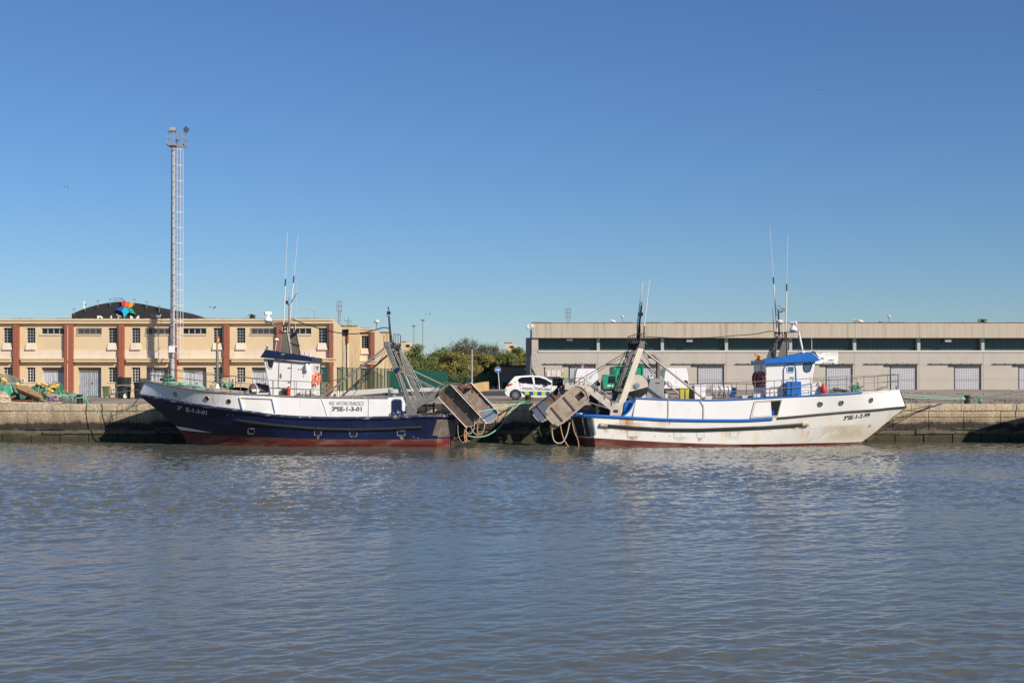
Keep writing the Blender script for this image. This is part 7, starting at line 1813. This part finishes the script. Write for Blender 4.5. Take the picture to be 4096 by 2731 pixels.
    m.tube([P(2262,1510,gy0+.6),P(2262,1560,gy0+.6)], .05, 6); m.build('winch_head', W['black'], root)
    m = MB()
    for k in range(11): m.torus(P(2236+k*4.5+r.uniform(-3,3),1560+r.uniform(-6,12),gy0+.3), .06, .022, 'XYZ'[k%3], 10, 5)
    m.build('chain', W['galv'], root)
    m = MB(); m.b2(X(2258,gy0),X(2276,gy0),gy0,gy0+.3,Z(1529,gy0),Z(1510,gy0)); m.build('control_box', W['galv'], root)
    m = MB(); y = gy0-.05
    m.tube([P(2276,1512,y),P(2338,1513,y),P(2447,1591,y)], .024, 6); m.tube([P(2278,1526,y),P(2335,1527,y)], .018, 5); m.tube([P(2338,1521,y),P(2440,1597,y)], .018, 5)
    for px,py in ((2285,1512),(2300,1512),(2318,1512),(2338,1513),(2380,1543),(2420,1572)): m.tube([P(px,py,y),P(px,py+24,y)], .018, 5)
    m.tube([P(2447,1591,y),P(2447,1620,y)], .02, 5); m.tube([P(2330,1592,y),P(2300,1640,y),P(2285,1660,y)], .02, 5); m.tube([P(2350,1607,y),P(2432,1633,y)], .03, 5); m.build('arm_rail', W['pipe'], root)
    m = MB(); m.prism([P(2350,1596,YC),P(2365,1575,YC),P(2390,1590,YC),P(2396,1610,YC),P(2440,1612,YC),P(2440,1664,YC),P(2385,1664,YC),P(2376,1630,YC)], (0,.5,0)); m.b2(X(2382,YC-1),X(2425,YC-1),YC-1,YC+1.5,Z(1665,YC-1),Z(1615,YC-1)); m.build('stern_winch', W['dark_iron'], root, bevel=.03)
    # net drum
    c = P(2540,1542,YC-.3); m = MB()
    for dy in (-1.0,1.0):
        m = MB(); m.lathe([(.62,-.03),(.65,-.02),(.65,.02),(.62,.03)], c+V((0,dy,0)), 'Y', 30); m.build('drum_flange', W['black'], root, True)
    m = MB(); y = c.y-1.05; m.prism([V((c.x+a*.62,y,c.z+b*.62)) for a,b in [(math.cos(q),math.sin(q)) for q in [math.radians(d) for d in (60,80,100,130,160,180,200,215,355,10,30)]]], (0,.03,0)); dp = m.build('drum_plate', W['steel_pale'], root)
    m = MB(); m.lathe([(.17,-.05),(.17,0)], V((c.x,y,c.z)), 'Y', 18); m.lathe([(.08,-.12),(.08,0)], V((c.x,y,c.z)), 'Y', 12); m.build('hub', W['silver'], dp)
    m = MB(); m.lathe([(.34,-.95),(.34,.95)], c, 'Y', 20); m.build('drum_core', W['net_mixed'], root); m = MB(); m.b2(X(2520,YC),X(2575,YC),YC-1.2,YC+1.0,Z(1595,YC),Z(1574,YC)); m.build('drum_bed', W['steel_pale'], root)
    # blue curved locker behind the sweep
    m = MB(); y = YC-2.2; m.prism([P(a,b,y) for a,b in ((2494,1660),(2497,1618),(2501,1606),(2512,1601),(2524,1603),(2529,1612),(2528,1624),(2515,1645),(2500,1662))], (0,.5,0)); m.build('blue_locker', W['blue_paint'], root, bevel=.03)
    # engine casing and exhaust
    y = YC-.9; m = MB(); m.prism([P(a,b,y) for a,b in ((2584,1590),(2592,1550),(2600,1517),(2606,1520),(2590,1514),(2592,1513),(2656,1514),(2656,1590))][:3]+[P(2590,1516,y),P(2591,1513,y),P(2656,1513,y),P(2656,1590,y)], (0,1.5,0)); ec = m.build('engine_casing', W['galv'], root, bevel=.02)
    m = MB(); m.b2(X(2622,y),X(2640,y),y-.02,y-.004,Z(1533,y),Z(1530,y)); m.build('vent_slot', W['dark_iron'], ec)
    m = MB(); m.tube([P(2631,1514,y+.5),P(2631.5,1445,y+.5),P(2629,1435,y+.5),P(2621,1427,y+.5),P(2610,1425,y+.5),P(2591,1424.5,y+.5)], .115, 14); m.build('exhaust_pipe', mat('sooty_pipe', (.17,.145,.13), .5, .4, var=.4, scale=1.6, col2=(.27,.23,.20), s2=1.2), root, True)
    # railings
    yy = lambda px: YC-float(np.interp(px,[2700,3200,3400,3500,3560,3596],[2.4,2.35,2.0,1.4,.8,.2])); yF = lambda px: YC+float(np.interp(px,[2700,3200,3400,3500,3560,3596],[2.3,2.2,1.9,1.3,.75,.2]))
    railing(root, 'railing', [(2803,1532),(2945,1529),(3020,1526),(3100,1522),(3180,1516.5),(3245,1513),(3318,1508),(3388,1504),(3457,1502),(3517,1500),(3570,1496.5),(3596,1498)], yy, [(2803,1598),(2946,1597),(3020,1592),(3097,1587),(3126,1586),(3171,1583),(3243,1579),(3317,1573),(3386,1569),(3456,1563),(3512,1560),(3564,1559),(3594,1558)], .019)
    railing(root, 'railing', [(2757,1536),(2850,1532),(2985,1535),(3010,1536)], YC-1.0, [(2757,1592),(2777,1592),(2850,1588),(2893,1590),(2926,1588),(2985,1588)], .017, 'dark_iron')
    railing(root, 'railing', [(3250,1521),(3355,1517),(3430,1510),(3500,1506),(3560,1500),(3596,1498)], yF, [(3270,1563),(3352,1560),(3425,1558),(3497,1555),(3550,1552),(3590,1550)], .017)
    m = MB(); y = YC-2.2; m.tube([P(3078,1584,y),P(3080,1549,y),P(3130,1547,y),P(3186,1545,y)], .018, 5); m.tube([P(3112,1580,y),P(3132,1552,y),P(3134,1578,y)], .018, 5); m.tube([P(3206,1563,y),P(3235,1559,y),P(3233,1580,y)], .016, 5); m.build('side_rail', W['pipe'], root)
    m = MB()
    for px in (3408,3432): m.tube([P(px,1566,YC-.4),P(px,1528,YC-.4)], .055, 8)
    m.tube([P(3394,1547,YC-.4),P(3452,1545,YC-.4)], .05, 8); m.build('windlass', W['pipe'], root, True)
    m = MB(); m.tube([P(3500,1563,YC-.6),P(3530,1549,YC-.6),P(3548,1547,YC-.5)], .05, 6); m.tube([P(3586,1558,YC),P(3585,1546,YC),P(3592,1544,YC)], .04, 6); m.build('anchor', W['pipe'], root, True)
    m = MB(); m.tube([P(3625,1627,YC-.03),P(3601,1561,YC-.03)], .022, 6); m.tube([P(3624,1630,YC-.02),P(3607,1645,YC-.02),P(3534,1691,YC-.02),P(3484,1733,YC-.02),P(3449,1768,YC-.02)], .022, 6); m.build('stem_bar', W['rust_edge'], root)
    return h, h2, near[0].x, yn
hw, hw2, wxw, ynw = white_boat()
flag('Spanish flag drooping at the rear roof edge of the white wheelhouse', ([(3018,1414),(3029,1420),(3040,1424),(3047,1430),(3053,1437)],[(3023,1440),(3031,1439),(3039,1439),(3046,1440),(3052,1440)]), YC-.6)
m = MB(); m.tube([P(3027,1447,YC-.6),P(3018,1412,YC-.6)], .018, 5); o = m.build('flag_staff', W['pipe']); tag(o, 'thin staff carrying the drooping Spanish flag on the white boat', 'flagstaff')
RX2 = Matrix.Rotation(.2,3,'Z'); xw = wxw-.13
for k, (yy_, lab) in enumerate(((YC-1.35,'dark red life ring nearest the wall corner of the white wheelhouse'),(YC-.35,'dark red life ring second from the corner of the white wheelhouse'),(YC+.6,'dark red life ring third from the corner of the white wheelhouse'))):
    ring(lab, V((xw,yy_,Z(1517,yy_))), .36, .075, RX2, 'life rings', 'ring_red')
canister('large white life raft canister lying on the after deck of the white boat', 2842, 2926, 1541, 1583, YC-.6, 'life raft canisters')
bl = thing('deck_locker', 'blue deck locker with two doors beside the white wheelhouse', 'locker', P(3178,1583,YC-2.15)); y = YC-2.28
m = MB(); m.b2(X(3148,y),X(3169.5,y),y,y+.35,Z(1581,y),Z(1525,y)); m.b2(X(3171.5,y),X(3205,y),y,y+.35,Z(1581,y),Z(1525,y)); m.build('door_leaf', W['blue_paint'], bl, bevel=.015)
m = MB()
for px in (3165,3194): m.box(P(px,1575,y-.02), (.06,.04,.06))
m.build('latch', W['pipe'], bl)
m = MB(); m.loft([[P(3300+a*w_,py,YC-2.1)+V((0,b*w_*.013,0)) for a,b in [(math.cos(q),math.sin(q)) for q in [2*math.pi*i/16 for i in range(16)]]] for py,w_ in ((1574,3),(1572,11),(1563,13),(1552,11.5),(1543,8.5),(1536,5.5),(1533,2.5))]); bu = thing('buoy', 'red buoy float standing on deck before the white wheelhouse', 'buoy', P(3295,1574,YC-2.1)); vv = m.v; m.v = [(x_-(.10+.1*(Z(1574,76)-z_)/.6 if 0 else .08),y_,z_) for x_,y_,z_ in vv]; m.build('float', W['red'], bu, True)
m = MB(); m.torus(P(3290,1525,YC-2.1), .07, .022, 'Y', 12, 5); m.tube([P(3292,1516,YC-2.1),P(3290,1522,YC-2.1)], .02, 5); m.build('lanyard', W['green_rope'], bu)
m = MB(); m.b2(X(3246,YC-1.9),X(3284,YC-1.9),YC-1.9,YC-.9,Z(1578,YC-1.9),Z(1532,YC-1.9)); o = m.build('deck_box', W['white_paint'], None, bevel=.03); tag(o, 'white box on deck between the white wheelhouse and the red buoy', 'box')
coil('rope_coil', 'dark green rope tangle on the white boat windlass', 3400, 3446, 1540, 1566, YC-.6, W['green_rope'], 21, 8, .02, None, base=Z(1568,YC-.6))
coil('rope_coil', 'grey green rope lying along the deck behind the red buoy', 3318, 3392, 1552, 1571, YC-.5, W['net_mixed'], 22, 6, .02, None, base=Z(1571,YC-.5))
def crate(name, label, px0, px1, py0, py1, Y, m_, d=.45, cat='box', lid=None):
    root = thing(name, label, cat, P((px0+px1)/2,py1,Y+d/2)); m = MB(); x0,x1,z0,z1 = X(px0,Y),X(px1,Y),Z(py1,Y),Z(py0,Y)
    m.loft([[(x0+.03,Y+.02,z0),(x1-.03,Y+.02,z0),(x1-.03,Y+d,z0),(x0+.03,Y+d,z0)],[(x0,Y,z1-.06),(x1,Y,z1-.06),(x1,Y+d,z1-.06),(x0,Y+d,z1-.06)]]); m.build('body', W[m_], root, bevel=.02)
    m = MB(); m.b2(x0-.02,x1+.02,Y-.03,Y+d+.02,z1-.06,z1); m.build('lid', W[lid or m_], root, bevel=.015)
crate('deck_bin', 'yellow deck bin on the left of the pair behind the railing', 2719, 2738, 1551, 1597, YC-1.2, 'bin_yellow', .5, 'bin'); crate('deck_bin', 'yellow deck bin on the right of the pair behind the railing', 2740, 2757, 1551, 1597, YC-1.2, 'bin_yellow', .5, 'bin')
crate('fish_box', 'tall white box standing right of the yellow bins', 2777, 2823, 1539, 1597, YC-1.3, 'white_worn', .6)
crate('fish_box', 'low white box at the foot of the tall white box', 2821, 2848, 1585, 1598, YC-1.6, 'white_worn', .4)
crate('fish_box', 'grey box between the yellow bins and the tall white box', 2757, 2777, 1546, 1598, YC-.8, 'galv', .5)
crate('fish_box', 'small white box on deck left of the white wheelhouse', 2968, 2990, 1581, 1593, YC-1.5, 'white_paint', .4); crate('fish_box', 'white chest under the dark red life rings', 3013, 3060, 1569, 1590, YC-1.6, 'white_paint', .5)
crate('fish_box', 'small teal and white canister hung right of the engine casing', 2659, 2672, 1575, 1592, YC-1.7, 'canister', .2)
m = MB(); m.beam(P(2938,1550,YC-.8),P(2928,1588,YC-.8),.08,.3); m.beam(P(2935,1551,YC-.8),P(2946,1556,YC-.8),.3,.03); o = m.build('folding_seat', W['police_blue']); tag(o, 'blue folded seat leaning beside the life raft canister', 'seat')
m = MB(); m.ball(P(2743,1526,YC-.6), (.1,.1,.08)); m.tube([P(2755,1590,YC-.6),P(2750,1530,YC-.6),P(2740,1526,YC-.6)], .03, 6); m.ball(P(2735,1529,YC-.6), (.07,.08,.09)); o = m.build('deck_lamp', W['dark_iron'], None, True); tag(o, 'dark deck lamp on a bent post above the yellow bins', 'lamp')
m = MB(); m.tube([P(2672,1590,YC-1.6),P(2672,1523,YC-1.6)], .02, 5); m.tube([P(2672,1527,YC-1.6),P(2682,1532,YC-1.6),P(2688,1545,YC-1.6)], .014, 5); o = m.build('thin_davit', W['pipe']); tag(o, 'thin bent steel pipe beside the engine casing', 'pipe')

# ---------------------------------------------------------------- trawl doors hung at the sterns
TG = 'trawl doors hung at the boat sterns'
A1 = V((320,0,-345)).normalized()
trawl_door('brown steel trawl door on the near side of the blue boat stern', P(1838,1622,76.2), A1+V((0,.10,0)), (-.30,-.92,.05), 2.6, 1.12, W['doorplate'], W['doorrim'], TG, (.22,-.2), .24, None, rnd=.40)
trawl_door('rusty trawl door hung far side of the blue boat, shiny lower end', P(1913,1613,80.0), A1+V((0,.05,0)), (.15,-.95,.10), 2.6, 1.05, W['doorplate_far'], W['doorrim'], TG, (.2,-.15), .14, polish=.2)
A2 = V((330,0,280)).normalized()
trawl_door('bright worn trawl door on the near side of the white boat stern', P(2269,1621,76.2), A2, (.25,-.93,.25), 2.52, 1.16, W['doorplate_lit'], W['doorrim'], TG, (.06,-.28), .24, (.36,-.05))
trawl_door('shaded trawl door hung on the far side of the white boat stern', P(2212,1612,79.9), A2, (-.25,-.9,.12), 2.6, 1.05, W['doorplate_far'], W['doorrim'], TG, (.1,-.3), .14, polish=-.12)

# ---------------------------------------------------------------- hanging gear and mooring lines
yb = 76.3
hang('cream rope loop hanging under the near brown trawl door', 'hanging_rope', [P(1860,1712,yb),P(1857,1745,yb),P(1864,1770,yb),P(1866,1735,yb),P(1861,1700,yb)], 'tan_rope', .028)
hang('thin rope loop trailing to the water below the blue stern', 'hanging_rope', [P(1832,1686,yb),P(1832,1730,yb),P(1840,1758,yb),P(1855,1769,yb),P(1863,1735,yb)], 'cream_rope', .016)
hang('grey cable loop slung between the near door and its chain', 'hanging_rope', [P(1899,1664,yb),P(1897,1705,yb),P(1888,1728,yb),P(1872,1734,yb),P(1856,1716,yb)], 'cream_rope', .026)
hang('pale cable loop slung under the far rusty trawl door', 'hanging_rope', [P(1880,1698,79),P(1890,1722,79),P(1905,1737,79),P(1925,1734,79),P(1936,1715,79),P(1940,1690,79)], 'cream_rope', .024)
hang('tan rope tail hanging from the far rusty trawl door', 'hanging_rope', [P(1911,1697,79),P(1909,1720,79),P(1912,1738,79)], 'tan_rope', .035)
hang('rope tail dropping to the water right of the blue stern loop', 'hanging_rope', [P(1861,1742,yb),P(1868,1758,yb),P(1878,1766,yb)], 'cream_rope', .02)
hang('pale hose loop hanging below the near trawl door of the white boat', 'hanging_rope', [P(2207,1690,yb),P(2209,1735,yb),P(2217,1763,yb),P(2233,1772,yb),P(2252,1766,yb),P(2268,1735,yb),P(2279,1688,yb)], 'cream_rope', .036)
hang('tan rope running from the near door of the white boat into the water', 'hanging_rope', [P(2239,1690,yb),P(2246,1725,yb),P(2256,1758,yb),P(2275,1787,yb)], 'tan_rope', .034)
hang('tan rope hanging straight down beside the dark stern of the white boat', 'hanging_rope', [P(2288,1683,yb),P(2297,1725,yb),P(2310,1755,yb),P(2316,1787,yb)], 'tan_rope', .028)
hang('short rope with knot hanging at the left of the bright trawl door', 'hanging_rope', [P(2203,1640,yb),P(2205,1670,yb),P(2212,1697,yb)], 'cream_rope', .035)
ybl = QY
hang('taut green line from the blue stern doors to the black bollard', 'mooring_rope', [P(1890,1650,77.5),P(1960,1638,79),P(2030,1625,80.5),P(2100,1609,ybl)], 'pale_green_rope', .030)
hang('slack green line dipping near the water between the sterns', 'mooring_rope', [P(1868,1741,76.6),P(1900,1747,77.5),P(1945,1742,79),P(1990,1715,80),P(2022,1678,80.6),P(2045,1640,80.9),P(2055,1622,81.0),P(2100,1608,ybl)], 'pale_green_rope', .030)
hang('tangled green rope on the black middle bollard', 'mooring_rope', [P(2070,1615,ybl-.2),P(2085,1606,ybl-.2),P(2095,1612,ybl-.2),P(2108,1603,ybl-.2),P(2122,1608,ybl-.2),P(2110,1612,ybl-.22),P(2090,1605,ybl-.2),P(2076,1611,ybl-.2)], 'green_rope', .03)
hang('short dark rope frayed over the edge right of the middle bollard', 'mooring_rope', [P(2124,1606,ybl-.2),P(2124,1640,80.9),P(2124,1680,80.9)], 'wire', .02)
hang('dark line hanging down the wall from the middle bollard', 'mooring_rope', [P(2128,1612,81.0),P(2138,1650,80.9),P(2150,1700,80.8),P(2165,1745,80.8)], 'wire', .022)
hang('dark wire running from the blue stern down the quay wall', 'mooring_rope', [P(2050,1622,80.95),P(1975,1668,80.5),P(1900,1715,80),P(1820,1755,79.5)], 'wire', .02)
hang('green bow line from the left bollard dipping to the blue bow', 'mooring_rope', [P(340,1590,ybl-.2),P(360,1620,80.9),P(395,1650,80.4),P(440,1661,79.8),P(490,1647,79.2),P(530,1622,78.8),P(557,1588,78.4)], 'pale_green_rope', .024)
hang('taut green bow line from the left bollard past the tubs', 'mooring_rope', [P(332,1588,ybl-.2),P(420,1577,80.8),P(500,1566,79.6),P(578,1553,78.5)], 'pale_green_rope', .024)
hang('pale green rope wound round the left bollard', 'mooring_rope', [P(306,1590,ybl-.2),P(318,1592,ybl-.22),P(332,1588,ybl-.2),P(345,1584,ybl-.2),P(352,1590,ybl-.25),P(338,1596,ybl-.25),P(330,1586,ybl-.22)], 'pale_green_rope', .03)
hang('upper green bow line of the white boat to the right bollard', 'mooring_rope', [P(3600,1577,YC),P(3700,1584,79.6),P(3800,1590,80.8),P(3862,1593,ybl-.2)], 'pale_green_rope', .019)
hang('lower green bow line of the white boat to the right bollard', 'mooring_rope', [P(3600,1586,YC),P(3700,1592,79.6),P(3790,1596,80.8),P(3862,1598,ybl-.2)], 'pale_green_rope', .019)
hang('green line running from the right bollard out of the photo', 'mooring_rope', [P(3874,1598,ybl-.2),P(3950,1588,81.2),P(4020,1576,80.8),P(4110,1560,80.4)], 'green_rope', .019)
hang('dark line from the white bow down to the right quay coping', 'mooring_rope', [P(3608,1644,YC-.02),P(3660,1635,79.8),P(3720,1620,81.0),P(3740,1618,81.5)], 'wire', .022)
bundle('rope_knot', 'green rope knot on the quay edge right of the right bollard', P(3921,1603,81.6), (.09,.08,.20), (W['net_green'],W['green_rope']), 8, 'rope')
bundle('rope_knot', 'green rope knot tied at the left side of the right bollard', P(3848,1594,81.4), (.12,.09,.10), (W['net_green'],W['pale_green_rope']), 9, 'rope')
hang('black cable swinging from blue wheelhouse mast to its gantry', 'overhead_cable', [P(1166,1275,YC),P(1230,1299,YC),P(1330,1327,YC),P(1420,1335,YC),P(1490,1322,YC),P(1535,1310,YC),P(1560,1315,YC)], 'black', .03, 'cable')
hang('black cable running from white wheelhouse mast to its gantry', 'overhead_cable', [P(3110,1330,YC),P(3080,1325,YC),P(3020,1336,YC),P(2940,1342,YC),P(2840,1350,YC),P(2700,1352,YC),P(2570,1345,YC)], 'black', .024, 'cable')
# third vessel out of the frame on the right: only its bow, whose shadow falls on the quay
def bow_right():
    root = thing('fishing_boat', 'moored trawler outside the frame, known by its shadow at right', 'fishing boat', (33.5,YC,0)); m = MB()
    x = lambda p: X(p,YC)
    lv = lambda x0, x1, z0, z1, B: [(x0+(x1-x0)*t, B*(1-(1-min(1,t/.42))**2.1), z0+(z1-z0)*min(1,t/.4)) for t in [i/40 for i in range(41)]]
    secs = list(zip(lv(x(4145),x(4145)+17,3.05,2.3,2.5), lv(x(4110),x(4110)+17,2.35,1.5,2.6), lv(x(4200),x(4200)+16,1.0,.9,2.5), lv(x(4290),x(4290)+15,-.3,-.3,2.3)))
    for sg in (1,-1):
        vs = [(a[0], YC-sg*a[1], a[2]) for s in secs for a in s]; m.add(vs, [(i*4+j,i*4+j+1,(i+1)*4+j+1,(i+1)*4+j) for i in range(40) for j in range(3)])
    m.build('hull', W['white_paint'], root, .8)
    m = MB(); m.add([(s[0][0], YC-s[0][1], s[0][2]-.05) for s in secs]+[(s[0][0], YC+s[0][1], s[0][2]-.05) for s in secs], [(i,i+1,i+42,i+41) for i in range(40)]); m.build('deck', W['deck'], root)
    m = MB()
    for s in secs[4:30:3]: m.tube([(s[0][0],YC+s[0][1],s[0][2]),(s[0][0],YC+s[0][1],s[0][2]+.9)], .02, 5)
    m.build('railing', W['pipe'], root)
bow_right()
# ================================================================ light, sky, camera
sc = bpy.context.scene
Ld = V((-1.05,1.0,-.90)).normalized()
el = math.asin(-Ld.z); S = -Ld                       # S points to the sun
az = math.atan2(S.x, S.y)                           # clockwise from +Y
w = bpy.data.worlds.new('World'); sc.world = w; w.use_nodes = True; nt = w.node_tree; bg = nt.nodes['Background']
sky = nt.nodes.new('ShaderNodeTexSky'); sky.sky_type = 'NISHITA'; sky.sun_disc = False; sky.sun_elevation = el; sky.sun_rotation = az
sky.air_density = SKY[0]; sky.dust_density = SKY[1]; sky.ozone_density = SKY[2]; sky.altitude = 3000
hsv = nt.nodes.new('ShaderNodeHueSaturation'); hsv.inputs['Saturation'].default_value = SKY[4]; hsv.inputs['Hue'].default_value = SKY[5]
nt.links.new(sky.outputs[0], hsv.inputs['Color']); nt.links.new(hsv.outputs[0], bg.inputs['Color']); bg.inputs['Strength'].default_value = SKY[3]
l = bpy.data.lights.new('sun', 'SUN'); l.energy = 4.5; l.angle = math.radians(.53); l.color = (1,.895,.765)
lo = bpy.data.objects.new('sun', l); C.objects.link(lo); lo.rotation_euler = (-Ld).to_track_quat('Z','Y').to_euler()
cam = bpy.data.cameras.new('camera'); co = bpy.data.objects.new('camera', cam); C.objects.link(co)
co.location = (0,0,H); co.rotation_euler = (math.radians(90),0,0)
cam.sensor_width = 36; cam.lens = F/4096*36; cam.shift_y = (YH-1365.5)/4096; cam.clip_start = .5; cam.clip_end = 6000
sc.camera = co
vs_ = sc.view_settings; vs_.view_transform = 'Standard'; vs_.look = 'None'; vs_.exposure = 0.28; vs_.gamma = 1
sc.cycles.max_bounces = 6; sc.cycles.transparent_max_bounces = 8; sc.cycles.caustics_reflective = False; sc.cycles.caustics_refractive = False
sc.cycles.sample_clamp_indirect = 6
